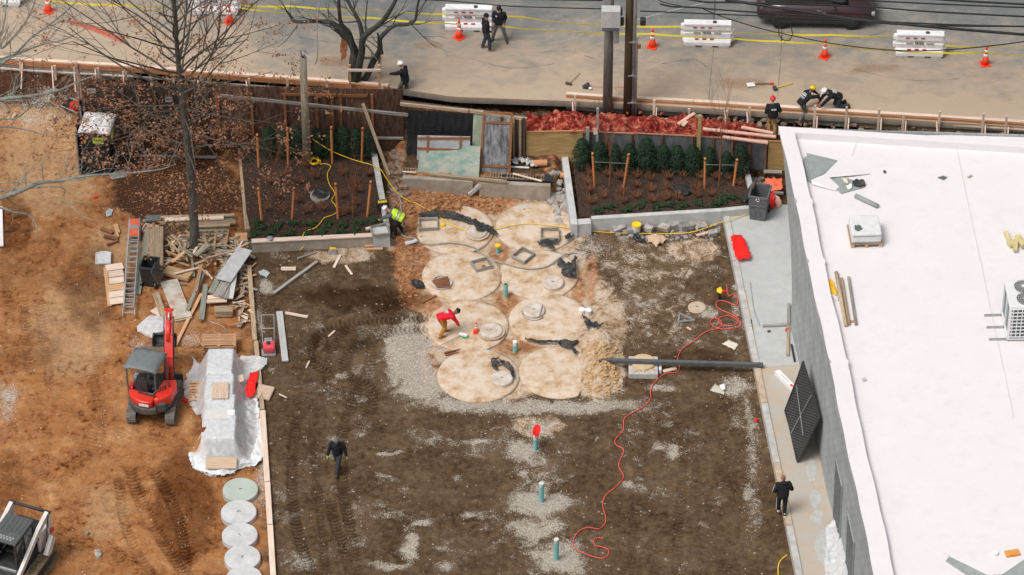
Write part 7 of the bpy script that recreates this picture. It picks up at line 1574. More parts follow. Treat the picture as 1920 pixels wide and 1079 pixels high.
# ================================================= CLAY SIDE: LADDER, LUMBER, BLOCKS, DISCS
t = thing('extension_ladder', 'long aluminium extension ladder with an orange label lying on the clay', 'ladder')
A, B = G(253, 414, .32), G(241, 592, .16); ax = (B-A).normalized(); sd = Vector((-ax.y, ax.x, 0)).normalized()*-.22
for q in (0, 1):
 off = Vector((0, 0, .09*q)); sd2 = sd*(1-.16*q)
 a2 = A+off; b2 = B+off if q == 0 else A.lerp(B, .93)+off
 for s in (-1, 1): MB().beam(a2+sd2*s, b2+sd2*s, .03, .075).build('rail', ALU, t)
 n_ = 17
 for k in range(n_): c = a2.lerp(b2, (k+.5)/n_); MB().beam(c-sd2, c+sd2, .035, .03).build('rung', ALU, t)
c = A+ax*.55+Vector((0, 0, .13)); MB().beam(c-ax*.5, c+ax*.5, .34, .012).build('label_plate', mat('ladder_label', (.62, .10, .04), (.70, .16, .07), .5, 6), t)
MB().beam(c-ax*.12+Vector((0, 0, .01)), c+ax*.10+Vector((0, 0, .01)), .30, .008).build('grey_band', STEEL, t)
def board_stack(name, pa, pb, w, n, th, m, labf, z0=.04, jit=.05, grp=None, cat='board'):
 for k in range(n):
  j = lambda: random.uniform(-jit, jit)
  a = GT(*pa)+Vector((j(), j(), z0+k*(th+.008)+th/2)); b = GT(*pb)+Vector((j(), j(), z0+k*(th+.008)+th/2))
  plank(name, a, b, w, th, m, labf(k, n), cat, grp)
def pos(k, n): return 'lowest' if k == 0 else 'topmost' if k == n-1 else ['second', 'third', 'fourth', 'fifth', 'sixth', 'seventh', 'eighth', 'ninth'][k-1]+' from below'
board_stack('plywood_offcut', (293, 442), (291, 515), .62, 6, .06, TANW, lambda k, n: f'{pos(k, n)} sheet in the muddy plywood stack right of the ladder', jit=.03, grp='stacked plywood right of the ladder')
board_stack('slat_board', (198, 505), (206, 577), .16, 1, .05, PINE, lambda k, n: 'edge board under the slatted panel', jit=0)
t = thing('slatted_panel', 'pinkish slatted wooden panel lying left of the ladder', 'panel')
for k in range(6):
 f_ = k/5; a = GT(199+7*f_, 507+63*f_, .10); b = GT(231+4*f_, 503+64*f_, .12); plank('slat', a, b, .36, .03, PALE if k != 3 else PINE, None, None, None, t)
plank('long_board', GT(278, 440, .10), GT(256, 555, .08), .30, .05, GRNW, 'long grey-green board under the right rail of the ladder', 'board')
ub = [((268, 419), (438, 413), .18, GRNW, 'green-tinged long board at the top of the upper lumber stack', .10), ((300, 416), (440, 412), .14, TANW, 'tan long board at the top of the upper lumber stack', .22), ((300, 428), (442, 424), .26, TANW, 'wide whitish board in the upper lumber stack', .20), ((310, 424), (420, 420), .20, PALE, 'pale board across the middle of the upper lumber stack', .30), ((355, 437), (432, 434), .14, TANW, 'narrow tan board in front of the wide whitish one', .30), ((372, 443), (428, 441), .12, GRNW, 'first grey-green plank of the low stack right of the oak', .24), ((374, 448), (428, 446), .12, GRNW, 'second grey-green plank of the low stack right of the oak', .18), ((376, 453), (425, 452), .12, GRNW, 'third grey-green plank of the low stack right of the oak', .12), ((376, 459), (425, 457), .12, DARKW, 'dark plank under the low stack right of the oak', .07)]
for a, b, w, m, lab, z in ub: plank('long_board', GT(*a, z), GT(*b, z), w, .06, m, lab, 'board')
tag(MB().bbox((0, 0, .16), (.62, .30, .20), .06).build('dark_tub', GREYP, loc=GT(289, 416), rot=(R(12), 0, R(4))), 'dark grey plastic tub at the left end of the upper lumber', 'tub')
t = thing('open_crate', 'shallow tan crate with one pale side, beside the ladder top', 'crate', GT(284, 436), R(-18)); MB().bbox((0, 0, .08), (.6, .34, .1), .01).build('base', TANW, t); MB().box((0, .18, .15), (.62, .03, .16)).build('side', PALE, t); MB().box((-.3, 0, .15), (.03, .34, .16)).build('side', PALE, t)
wheelie('wheeled_bin', 'black wheeled bin standing open below the muddy plywood stack', GT(283, 530), R(168), BLACKP, lidopen=True, mark=False)
p = GT(437, 462); t = tag(MB().bbox((0, 0, .2), (.46, .06, .46), .01).build('square_board', PINE, loc=GT(453, 458), rot=(R(-35), 0, R(4))), 'square pale board propped at the right end of the lumber', 'board')
rnd = random.Random(12)
WM = [PINE, TANW, TANW, PALE, PINE, GREYW, GRNW, TANW]
for k in range(150):
 px = 312+rnd.random()*150; py = 458+abs(rnd.gauss(0, 1))*24; py = min(py, 540)
 hgt = .10+.75*max(0, 1-((px-385)/80)**2)*max(0, 1-((py-490)/45)**2)*rnd.random(); L = rnd.uniform(.35, 1.15); a = rnd.choice([0, 0, .3, -.3, .9, 1.2, -.8, 1.5, 2.2])+rnd.gauss(0, .25); p = GT(px, py)
 p.z += hgt; d = Vector((math.cos(a), math.sin(a), rnd.uniform(-.12, .12)))*L/2; plank('scrap_board', p-d, p+d, rnd.choice([.05, .07, .09, .12]), rnd.choice([.03, .04, .05]), rnd.choice(WM), 'loose board tossed in the heap of scrap lumber around the oak foot', 'scrap board', 'scrap boards heaped at the foot of the oak')
for k in range(46):
 px = 455+rnd.gauss(0, 1)*9; py = 500+rnd.random()*115; p = GT(px, py, .08+.1*rnd.random()); a = rnd.uniform(0, 3.1); L = rnd.uniform(.2, .6); d = Vector((math.cos(a), math.sin(a), 0))*L/2
 plank('lath_scrap', p-d, p+d, rnd.choice([.04, .06, .10]), .03, rnd.choice([PINE, PALE, TANW, GREYW]), 'short lath strewn along the timber edge below the scrap heap', 'lath', 'laths strewn along the yard edging')
SL = [((420, 546), (460, 487), .62, mat('pale_grey_sheet', (.42, .42, .43), (.52, .52, .53), .75, 4), 'broad pale grey sheet lying slantwise on top of the scrap lumber', .52), ((396, 562), (428, 500), .24, GRNW, 'grey-green board under the broad pale sheet', .32), ((404, 570), (440, 508), .20, GREYW, 'first grey board fanned out below the pale sheet', .36), ((414, 572), (442, 520), .20, GREYW, 'second grey board fanned out below the pale sheet', .40), ((424, 574), (440, 530), .22, GREYW, 'third grey board fanned out below the pale sheet', .37),
  ((434, 576), (442, 530), .16, mat('whitish_board', (.52, .53, .52), (.64, .64, .63), .8, 3, stretch=WS), 'whitish narrow board at the right of the fan', .41), ((378, 606), (386, 540), .20, GRNW, 'long grey-green board hanging out to the lower left of the heap', .16), ((330, 652), (378, 556), .12, PINE, 'long yellow pine timber sticking out down to the clay', .14), ((352, 590), (384, 515), .14, GRNW, 'mossy post beside the yellow pine timber', .22), ((368, 560), (380, 502), .12, TANW, 'tan post above the mossy one', .34), ((366, 512), (404, 498), .10, TANW, 'tan pole crossing the heap', .42), ((390, 570), (430, 566), .20, PALE, 'white board across the lower stack', .30), ((388, 575), (426, 573), .18, PALE, 'second white board across the lower stack', .24)]
for a, b, w, m, lab, z in SL: plank('long_board', GT(*a, z), GT(*b, z), w, .05, m, lab, 'board')
board_stack('stacked_board', (404, 592), (438, 590), .36, 4, .06, TANW, lambda k, n: f'{pos(k, n)} board in the short tan stack below the scrap heap', jit=.03, grp='short tan stack below the scrap heap')
board_stack('mud_sheet', (318, 532), (344, 602), .66, 2, .05, mat('mud_splashed_sheet', (.42, .38, .32), (.55, .52, .47), .85, 3, dirt=(.40, .20, .09), dirtamt=.8), lambda k, n: ['lower', 'upper'][k]+' mud-splashed sheet right of the excavator boom', jit=.03, grp='mud-splashed sheets')
plank('long_board', GT(292, 552, .06), GT(310, 605, .06), .26, .05, TANW, 'tan board left of the mud-splashed sheets', 'board'); plank('long_board', GT(288, 582, .05), GT(318, 600, .05), .34, .04, PALE, 'pale triangular-looking board end behind the excavator boom tip', 'board')
plank('round_log_slab', GT(310, 513, .15), GT(358, 525, .15), .46, .14, mat('cut_slab_wood', (.40, .24, .12), (.56, .38, .22), .8, 3, stretch=WS, dirt=(.16, .08, .04), dirtamt=.6), 'thick rounded wood slab at the left front of the scrap heap', 'slab')
for i, (a, b) in enumerate((((312, 536), (326, 548)), ((190, 432), (212, 440)), ((195, 446), (222, 452)), ((214, 425), (222, 448)), ((218, 424), (224, 440)), ((200, 462), (222, 455)))): plank('broken_timber', GT(*a, .08), GT(*b, .08), .14 if i < 3 else .08, .07, PINE if i in (3, 4) else RUSTB if i > 0 else TANW, 'broken brown timber piece in the little pile left of the ladder top', 'timber', 'broken timbers left of the ladder')
mb = MB(); rnd = random.Random(5)
for k in range(70):
 p = GT(335+rnd.gauss(0, 13), 440+rnd.gauss(0, 12), .1); pts = [p]
 d = Vector((rnd.gauss(0, 1), rnd.gauss(0, 1), rnd.uniform(.1, .9))).normalized()
 for q in range(5): p = p+d*.14; d = (d+Vector((rnd.gauss(0, .4), rnd.gauss(0, .4), rnd.gauss(-.1, .3)))).normalized(); pts.append(p.copy())
 mb.tube(pts, [.022, .02, .017, .013, .009, .005], 5)
tag(mb.build('brush_pile', mat('dry_roots', (.26, .13, .06), (.42, .25, .13), .9, 6)), 'tangle of dry brown roots and brush left of the oak trunk', 'brush')
crumple('leafy_debris', [(300, 432), (320, 425), (352, 430), (358, 455), (340, 470), (312, 465), (305, 450)], .25, mat('dark_debris', (.05, .032, .022), (.16, .09, .05), .95, 9), 'dark leafy debris under the brush pile', 'debris', seed=81, step=.06)
tag(MB().lathe([(.13, 0), (.16, .32), (.14, .32), (.12, .05)], 18).build('white_bucket', WHITEP, loc=GT(381, 468), rot=(R(20), R(14), 0)), 'white bucket tipped at the right foot of the oak', 'bucket')
hose('grey_cable', [(388, 602), (398, 606), (415, 612), (424, 622), (424, 634), (421, 640)], .014, STEEL, 'thin grey cable curving below the short tan stack', 'cable')
t = thing('plastic_tray', 'translucent grey plastic tray lying on the clay left of the ladder', 'tray', GT(194, 488), R(3)); mb = MB().bbox((0, 0, .09), (.60, .66, .10), .04); mb.build('tray', FILMT, t); MB().tube([(-.27, -.28, .15), (-.27, .22, .15), (-.12, .32, .15), (.14, .32, .15), (.27, .20, .15), (.27, -.28, .15)], .02, 6).build('rim', mat('tray_rim', (.55, .57, .57), (.65, .66, .66), .4), t)
tag(MB().rock((0, 0, .1), (1.0, 1.15, .34), 5, .12).build('boulder', mat('pale_flat_stone', (.46, .45, .45), (.62, .61, .61), .9, 6, bump=.5, bscale=14), loc=GT(288, 617)), 'large flat pale stone beside the excavator boom', 'stone')
crumple('grey_bag', [(198, 400), (206, 393), (212, 396), (208, 406), (200, 409)], .05, mat('blue_grey_wrap', (.36, .42, .44), (.48, .52, .53), .7), 'flattened blue-grey plastic wrap on the clay above the tray', 'plastic', seed=82, step=.03)
tag(MB().rock((0, 0, .03), (.16, .12, .1), 4).build('red_scrap', REDT, loc=GT(180, 371)), 'small red scrap alone on the clay', 'scrap')
crumple('blue_scrap', [(484, 510), (495, 507), (506, 514), (500, 522), (488, 518)], .03, MATS['blue_grey_wrap'], 'flat blue-grey scrap right of the scattered laths', 'plastic', seed=83, step=.03)
for a, b, lab in (((164, 1002), 'x', 'small grey stone on the lower clay'), ((184, 1040), 'x', 'wedge-shaped grey stone near the skid loader')): tag(MB().rock((0, 0, .05), (.16 if a[1] < 1020 else .42, .14 if a[1] < 1020 else .22, .12), a[0]).build('stone', ROCKM, loc=GT(*a)), lab, 'stone')
plank('flat_panel', GT(206, 333, .05), GT(236, 327, .05), .46, .03, GREYW, 'square grey panel lying behind the portable toilet', 'panel')
plank('long_pipe', GT(255, 296, .12), GT(404, 300, .12), .08, .08, STEEL, 'long pale pipe lying under the bare oak', 'pipe')
plank('white_board', GT(0, 392, .1), GT(2, 466, .1), .2, .05, WHITE, 'white panel edge at the left border of the picture', 'panel')
DISC = mat('disc_concrete', (.47, .475, .475), (.60, .60, .60), .85, 2.4, bump=.15, bscale=40, dirt=(.40, .39, .37), dirtamt=.4)
for px, py, m, lab in ((451, 921, mat('greenish_concrete', (.36, .42, .38), (.47, .51, .46), .85, 1.6, contrast=.5), 'greenish concrete disc, uppermost of the row beside the edging'), (448, 963, DISC, 'white concrete disc just below the greenish one'), (450, 1006, DISC, 'third concrete disc of the row'), (455, 1048, DISC, 'fourth concrete disc of the row'), (458, 1087, DISC, 'last concrete disc, cut by the bottom edge')):
 p = GT(px, py+5); t = thing('concrete_disc', lab, 'concrete disc', (p.x, p.y, p.z), random.random()*3, 'row of concrete discs')
 r_ = .625; MB().lathe([(r_, -.02), (r_, .19), (r_-.015, .205), (.001, .21)], 56).build('disc', m, t); MB().tube([(-.06, 0, .212), (0, .02, .25), (.07, 0, .212)], .008, 6).build('lifting_loop', DKMET, t)
def pallet(loc, rz, lab, tilt=0, m=TANW, w=1.0, d=1.1):
 t = thing('pallet', lab, 'pallet', loc, rz, None, rot=(tilt, 0, rz))
 for k in (-1, 0, 1): MB().box((k*(w/2-.05), 0, .07), (.09, d, .09)).build('bearer', m, t)
 for k in range(7): MB().box((0, -d/2+.07+k*(d-.14)/6, .125), (w, d/7*.6, .02)).build('slat', m, t)
 for k in (-1, 0, 1): MB().box((0, k*(d/2-.07), .015), (w, .10, .02)).build('slat', m, t)
 return t
q = GT(412, 652); pallet((q.x, q.y, q.z), R(2), 'lower pallet behind the wrapped blocks', m=PINE, w=1.25, d=.7); pallet((q.x, q.y+.02, q.z+.14), R(3), 'upper pallet behind the wrapped blocks', m=PINE, w=1.25, d=.7); pallet((q.x, q.y-.02, q.z+.28), R(1), 'topmost pallet behind the wrapped blocks', m=PINE, w=1.25, d=.7)
BLKM = mat('pale_block', (.36, .37, .37), (.56, .56, .56), .85, 5)
def blockstack(px0, px1, py0, py1, z, lab):
 a = G(px0, py1, 0); b = G(px1, py1, 0); c = G(px0, py0, 0); W = b.x-a.x; D = c.y-a.y; t = thing('block_stack', lab, 'block stack', ((a.x+b.x)/2, (a.y+c.y)/2, 0), 0, 'stacks of pale blocks under film')
 MB().box((0, 0, .07), (W, D, .12)).build('pallet_base', TANW, t)
 nx_ = max(2, int(W/.42)); nz_ = max(2, int((z-.14)/.2)); ny_ = max(1, int(D/.24)); mb = MB()
 for i in range(nx_):
  for k in range(nz_):
   mb.box((-W/2+(i+.5)*W/nx_, 0, .14+(k+.5)*(z-.14)/nz_), (W/nx_-.02, D-.01*(k % 2), (z-.14)/nz_-.014))
 mb.build('blocks', BLKM, t); return t
ST = [(390, 436, 694, 738, .98), (388, 437, 740, 776, .92), (386, 439, 778, 815, .92), (387, 441, 817, 860, .95)]
for s, lab in zip(ST, ('farthest stack of pale blocks under the film', 'stack of blocks in the middle, carrying a tan pallet lid', 'stack of blocks with a paper sheet on it', 'nearest stack of pale blocks, its face seen through the film')): blockstack(*s, lab)
boxes = [(G(a, d, 0).x, G(b, d, 0).x, G(a, d, 0).y, G(a, c, 0).y, z) for a, b, c, d, z in ST]
def filmz(x, y, z):
 h = 0
 for x0, x1, y0, y1, hh in boxes:
  dx = max(x0-x, 0, x-x1); dy = max(y0-y, 0, y-y1); d = math.hypot(dx, dy); h = max(h, (hh+.03)*(1-min(d/.5, 1))**1.3 if d > .02 else hh+.03)
 if boxes[0][0] < x < boxes[0][1]+.05 and boxes[-1][2] < y < boxes[0][3]: h = max(h, .93)
 return max(z, h+z*.3) if h < .9 else h+z*.10
crumple('plastic_cover', [(375, 690), (392, 678), (440, 678), (452, 676), (470, 674), (501, 680), (500, 690), (490, 702), (470, 708), (466, 740), (480, 752), (488, 800), (493, 860), (490, 868), (460, 875), (440, 885), (440, 892), (420, 897), (395, 895), (362, 880), (355, 868), (354, 856), (375, 853), (385, 848), (392, 840), (372, 838), (383, 830), (378, 800), (360, 770), (352, 752), (346, 745), (345, 725), (352, 712), (348, 708), (362, 690), (362, 678)],
  .20, FILMT, 'translucent plastic cover draped over the stacks of pale blocks', 'plastic cover', seed=91, step=.045, freq=1.1, rg=.15, thick=0, zf=filmz)
crumple('plastic_skirt', [(355, 857), (375, 853), (390, 850), (386, 862), (400, 880), (430, 882), (445, 872), (470, 862), (484, 820), (480, 760), (470, 752), (482, 750), (490, 790), (494, 862), (488, 872), (462, 876), (442, 888), (420, 898), (395, 895), (362, 880)], .16, mat('white_film', (.66, .68, .70), (.76, .77, .78), .4, 5), 'bunched white film along the lower edge of the wrapped blocks', 'plastic film', seed=92, step=.05, freq=1.4, rg=.2)
pl = MB().bbox((0, 0, 0), (.86, .60, .05), .02); tag(pl.build('board_lid', mat('pink_tan_lid', (.52, .38, .28), (.64, .50, .39), .8, 3, stretch=(1, 8, 1), dirt=(.30, .17, .1), dirtamt=.5), loc=G(413, 733, 1.02), rot=(0, 0, R(92))), 'tan board lid with rope lying on the wrapped blocks', 'board lid')
tag(MB().bbox((0, 0, .02), (.28, .30, .01), .003).build('paper_sheet', WHITE, loc=G(433, 775, 1.0)), 'white sheet of paper on the wrapped blocks', 'paper'); tag(MB().bbox((0, 0, .02), (.9, .5, .01), .003).build('fabric_patch', mat('cream_patch', (.56, .56, .55), (.64, .64, .62), .8), loc=G(413, 778, .985)), 'pale gridded patch of packing film on the third block stack', 'packing film')
q = GT(371, 742); pallet((q.x, q.y, .14), R(2), 'small tan pallet leaning left of the wrapped blocks', R(8), PINE, .62, .95)
q = G(415, 871, .25); t = tag(MB().bbox((0, 0, 0), (1.1, .46, .06), .01).build('tan_board', mat('tan_board_wood', (.46, .33, .23), (.58, .45, .33), .8, 3, stretch=WS), loc=(q.x, q.y, .32), rot=(R(24), 0, 0)), 'tan board lying in the white film at the near end of the wrapped blocks', 'board')
q = GT(495, 740); t = tag(MB().bbox((0, 0, .10), (.62, .72, .12), .05).build('board_lid', MATS['pink_tan_lid'], loc=q, rot=(0, R(4), R(-14))), 'square tan slatted lid lying beside the red cloth', 'board lid')
crumple('red_cloth', [(471, 708), (484, 704), (484, 718), (480, 735), (477, 756), (462, 754), (461, 740), (465, 722)], .10, REDT, 'bright red cloth beside the square tan lid', 'cloth', seed=93, step=.04, freq=2, zf=lambda x, y, z: z+.18)
crumple('tan_scrap', [(446, 706), (456, 703), (458, 716), (448, 720)], .03, PALE, 'tan scrap left above the red cloth', 'scrap', base_z=.5, seed=94, step=.03); tag(MB().rock((0, 0, .04), (.18, .2, .14), 7).build('red_scrap', REDT, loc=GT(348, 753)), 'small red scrap at the left edge of the wrapped blocks', 'scrap')
plank('brown_board', GT(486, 790, .12), GT(491, 775, .12), .12, .04, PINE, 'small golden board on the timber edging', 'board')
t = thing('plate_compactor', 'small pinkish red engine machine with a tall metal handle frame', 'compactor', GT(504, 664), R(3))
MB().bbox((0, 0, .06), (.52, .40, .10), .03).build('base_plate', STEEL, t); MB().bbox((.02, .10, .26), (.44, .46, .28), .08).build('engine_cover', mat('pink_red_paint', (.60, .06, .09), (.68, .10, .13), .4, 4), t); MB().bbox((.0, .34, .34), (.30, .22, .18), .04).build('air_filter', STEEL, t); MB().cyl((0, .12, .40), .07, .06, 14).build('cap', BLACKP, t)
h = MB()
for s in (-1, 1): h.tube([(s*.2, .35, .15), (s*.23, .7, .6), (s*.23, .98, 1.05)], .016, 8)
h.tube([(-.23, .98, 1.05), (.23, .98, 1.05)], .018, 8); h.tube([(-.22, .72, .62), (.22, .72, .62)], .022, 8); h.build('handle_frame', STEEL, t)
t = thing('portable_toilet', 'black portable toilet with a leaf-covered white roof and green signs', 'portable toilet', G(188, 322, 0)+Vector((0, .3, 0)), R(-7))
MB().bbox((0, 0, 1.06), (1.08, 1.12, 2.1), .04).build('cabin', mat('toilet_black', (.008, .010, .012), (.016, .019, .022), .6, 4, spec=.3), t); MB().bbox((0, 0, .06), (1.2, 1.2, .12), .03).build('base', BLACKP, t)
vs = []; nn_ = 16
for j in range(nn_+1):
 for i in range(nn_+1):
  u, v = i/nn_*2-1, j/nn_*2-1; vs.append((u*.64, v*.66, 2.14+.20*(1-abs(u)**2.5)*(1-abs(v)**3)+.02*math.cos(u*9)))
fs = [(j*(nn_+1)+i, j*(nn_+1)+i+1, (j+1)*(nn_+1)+i+1, (j+1)*(nn_+1)+i) for j in range(nn_) for i in range(nn_)]
o = MB().add(vs, fs).build('roof', mat('toilet_roof_white', (.62, .60, .60), (.74, .72, .72), .6, 7, dirt=(.26, .11, .05), dirtamt=1), t, True); sm = o.modifiers.new('thickness', 'SOLIDIFY'); sm.thickness = .06; sm.offset = -1
LG = mat('lime_sign', (.40, .62, .04), (.48, .72, .08), .5); MB().box((.12, -.57, 1.72), (.42, .02, .28)).build('sign', LG, t); MB().box((.555, .05, 1.65), (.02, .5, .30)).build('sign', LG, t)
mb = MB();
for k in range(4): mb.box((.0+k*.08, -.583, 1.74), (.05, .01, .09))
mb.build('sign_lettering', mat('dark_green', (.03, .10, .05), (.04, .12, .06), .6), t)
t = thing('wheelbarrow', 'grey wheelbarrow holding a red jug beside the fabric fence', 'wheelbarrow', GT(140, 222), R(-125))
MB().add([(-.30, -.42, .62), (.30, -.42, .62), (.34, .45, .66), (-.34, .45, .66), (-.20, -.25, .36), (.20, -.25, .36), (.20, .22, .34), (-.20, .22, .34)], [(0, 1, 5, 4), (1, 2, 6, 5), (2, 3, 7, 6), (3, 0, 4, 7), (4, 5, 6, 7), (4, 5, 1, 0), (5, 6, 2, 1), (6, 7, 3, 2), (7, 4, 0, 3)]).build('tray', DKMET, t)
h = MB(); h.tube([(-.30, -.42, .63), (.30, -.42, .63), (.34, .45, .67), (-.34, .45, .67)], .022, 8, closed=True); h.build('rim', STEEL, t)
h = MB()
for s in (-1, 1): h.tube([(s*.12, .6, .2), (s*.25, -.2, .34), (s*.30, -1.0, .62)], .022, 8); h.tube([(s*.25, -.2, .34), (s*.25, -.3, 0), (s*.25, -.1, 0)], .018, 6)
h.build('handles', TANW, t); MB().lathe([(.08, -.05), (.19, -.05), (.19, .05), (.08, .05)], 20, M=Matrix.Translation((0, .62, .19)) @ Euler((0, math.pi/2, 0)).to_matrix().to_4x4()).build('wheel', BLACKP, t)
t = thing('fuel_jug', 'red fuel jug sitting in the wheelbarrow', 'jug', GT(140, 222)+Vector((.02, .0, .42)), .4); MB().lathe([(.17, 0), (.19, .1), (.17, .28), (.08, .33)], 18).build('jug', REDT, t); MB().bbox((0, -.1, .30), (.1, .06, .06), .02).build('cap', BLACKP, t)
for px, py, w, h_, lab in ((174, 171, .34, .22, 'small grey sign on the dark fence above the toilet'), (317, 187, .28, .24, 'small grey square sign on the dark fence left of the oak')):
 x = G(px, py, 2.5).x; yy = wall_y(x)-.12; z = 0
 lo, hi = 0, 5
 for _ in range(30):
  mz = (lo+hi)/2
  if proj(x, yy, mz)[1] > py: lo = mz
  else: hi = mz
 t = thing('fence_sign', lab, 'sign', (x, yy, lo)); MB().box((0, 0, 0), (w, .02, h_)).build('plate', STEEL, t)
 mb = MB()
 for k in range(4): mb.box((-w*.3+k*w*.2, -.014, .02), (w*.11, .006, h_*.4))
 mb.build('marks', DKMET, t)
tag(MB().box((0, 0, 0), (.16, .02, .30)).build('small_sign', PALE, loc=(G(1116, 223, 2.0).x, wall_y(G(1116, 223, 2.0).x)-.22, 2.05)), 'small pale tag hanging on the thin grey stake', 'tag')
def lean(p, dx, lab, m, name='leaning_sheet', frame=None, trim=True):
 """p: 4 (px,py,z) bottom-left, bottom-right, top-right, top-left"""
 c = [G(a, b, z) for a, b, z in p]; t = thing(name, lab, 'leaning sheet', c[0])
 n_ = (c[1]-c[0]).cross(c[3]-c[0]).normalized()*-.03
 vs = [q-c[0] for q in c]+[q-c[0]-n_ for q in c]
 MB().add(vs, [(0, 1, 2, 3), (7, 6, 5, 4), (0, 4, 5, 1), (1, 5, 6, 2), (2, 6, 7, 3), (3, 7, 4, 0)]).build('sheet', m, t)
 if frame:
  f_ = -n_*-1.3
  L_ = [q-c[0] for q in c]; nn2 = n_*-1.9
  mb = MB()
  def P_(u, v): return L_[0].lerp(L_[1], u).lerp(L_[3].lerp(L_[2], u), v)+nn2
  for a, b in frame: mb.beam(P_(*a), P_(*b), .08, .05, up=n_)
  mb.build('battens', STAKE if False else RUST, t)
 return t
PTEAL = mat('teal_stained_plywood', (.42, .40, .33), (.15, .30, .27), .8, 2.4, stretch=(1, 2.2, 1), contrast=.34, detail=8, dirt=(.50, .46, .40), dirtamt=.6)
GRAINY = mat('swirly_grey_plywood', (.07, .075, .085), (.26, .265, .27), .75, 2.2, stretch=(4, 1, 1.1), contrast=.26, rnd=.1)
lean([(783, 322, .62), (898, 333, .62), (901, 275, 1.6), (790, 266, 1.6)], 0, 'teal-stained plywood sheet leaning on its long side in front of the black fabric', PTEAL)
lean([(899, 322, .62), (957, 324, .62), (962, 211, 2.72), (906, 208, 2.72)], 0, 'tall swirly grey plywood sheet with orange battens leaning by the fabric wall', GRAINY, frame=[((0, .10), (1, .10)), ((0, .82), (1, .82)), ((.03, 0), (.03, 1)), ((.97, 0), (.97, 1)), ((0, .98), (1, .98))])
lean([(884, 318, .62), (904, 318, .62), (908, 207, 2.7), (888, 206, 2.7)], 0, 'narrow green-grey sheet with a paper label left of the swirly one', mat('green_grey_sheet', (.20, .25, .18), (.34, .36, .28), .8, 2, stretch=(3, 1, 1)))
lean([(782, 300, .9), (880, 306, .9), (882, 256, 1.95), (783, 254, 1.95)], 0, 'pale boarded sheet with orange battens behind the teal one', mat('pale_blue_board', (.30, .33, .36), (.44, .46, .48), .8, 2), frame=[((0, .9), (1, .95)), ((.2, 0), (.2, 1)), ((.82, 0), (.82, 1)), ((0, .5), (1, .5))])
tag(MB().box((0, 0, 0), (.24, .02, .12)).build('paper_label', WHITE, loc=G(898, 210, 2.66)+Vector((0, -.06, 0))), 'small white paper label on the narrow green-grey sheet', 'label')
plank('prop_timber', G(729, 329, .62), G(680, 194, 2.9), .11, .09, TANW, 'long tan timber propping the brown hoarding', 'prop')
plank('long_scantling', G(806, 327, .78), G(950, 341, .78), .12, .09, TANW, 'long tan timber lying along the drain grate', 'timber'); plank('white_lath', G(962, 326, .75), G(1016, 340, .75), .07, .04, PALE, 'white lath lying over the right part of the grate', 'lath'); plank('white_lath', G(755, 322, .72), G(780, 324, .74), .07, .04, PALE, 'short pale lath at the left end of the grate', 'lath')
plank('broken_slab', GT(880, 368, .1), G(903, 344, .55), .18, .14, CONC, 'slanting grey concrete piece under the gap of the drain wall', 'concrete piece')
tag(MB().tube([(-.25, 0, .14), (.28, .03, .15)], .13, 14).build('clay_pipe', mat('terracotta', (.50, .22, .10), (.60, .32, .17), .85, 6), loc=G(1012, 312, .62)), 'short terracotta pipe on the rubble right of the grey sheet', 'pipe'); tag(MB().tube([(0, 0, .12), (.3, .02, .12)], .12, 14).build('clay_pipe', MATS['terracotta'], loc=GT(1050, 334)), 'terracotta pipe piece near the planter wall corner', 'pipe')
for i, (px, py) in enumerate(((965, 306), (978, 304), (990, 308), (1000, 312))): crumple('white_debris', [(px-7, py), (px-2, py-7), (px+6, py-3), (px+7, py+5), (px-3, py+6)], .16, mat('dirty_white_wrap', (.46, .45, .43), (.62, .61, .60), .7, 6), 'torn whitish debris between the grey sheet and the terracotta pipe', 'debris', 'torn whitish debris', base_z=.62, seed=101+i, step=.035)
plank('white_stick', G(955, 313, .64), G(992, 315, .64), .06, .05, WHITE, 'white stick lying before the torn whitish debris', 'stick')
t = thing('manhole', 'round manhole covered with crumpled black plastic in the left planter', 'manhole', G(600, 368, .44)); MB().lathe([(.30, 0), (.30, .06), (.38, .06), (.38, -.1)], 36).build('ring', ROCKM, t)
crumple('black_plastic', [(585, 362), (594, 357), (610, 358), (617, 367), (610, 374), (592, 374)], .09, BLACKP, 'crumpled black plastic stuffed in the planter manhole', 'plastic sheet', base_z=.46, seed=111, step=.04)
plank('white_block', G(686, 430, .50), G(704, 426, .50), .12, .08, PALE, 'short pale board in the planter beside the mason', 'board')
tag(MB().lathe([(.10, 0), (.13, .05), (.10, .09), (.001, .10)], 16).build('round_lamp', STEEL, loc=G(506, 449, .55)), 'small round metal object on the planter capping', 'fitting')
for i, (px, py) in enumerate(((1424, 789), (1363, 548))): tag(MB().rock((0, 0, .04), (.16, .12, .08), 3+i).build('red_scrap', REDT, loc=GT(px-6, py)), ['red and white scrap by the kerb, lower right of the yard', 'small red scrap where the hose begins'][i], 'scrap')
for pts, w in (([(560, 70), (640, 82), (700, 78), (820, 96)], .02), ([(1010, 100), (1060, 96), (1120, 112)], .018), ([(1240, 120), (1300, 112), (1330, 130)], .02), ([(1600, 130), (1700, 150), (1800, 148)], .018), ([(1460, 60), (1600, 70), (1660, 60)], .02), ([(200, 60), (300, 78), (420, 74)], .018), ([(880, 110), (960, 128), (1040, 120)], .016)):
 flat_strip('road_crack', pts, w, STREET+.004, MATS['tar'], 1.6)
for pts, w, c in (([(560, 110), (640, 116), (720, 112)], .5, 0), ([(1300, 150), (1400, 158), (1460, 150)], .6, 0), ([(1560, 140), (1640, 128), (1720, 132)], .4, 0), ([(760, 90), (800, 84), (850, 92)], .35, 0)):
 spray(pts, [w*.5, w, w*.6], STREET+.003, 'mud_smear', (.40, .23, .12), .45)
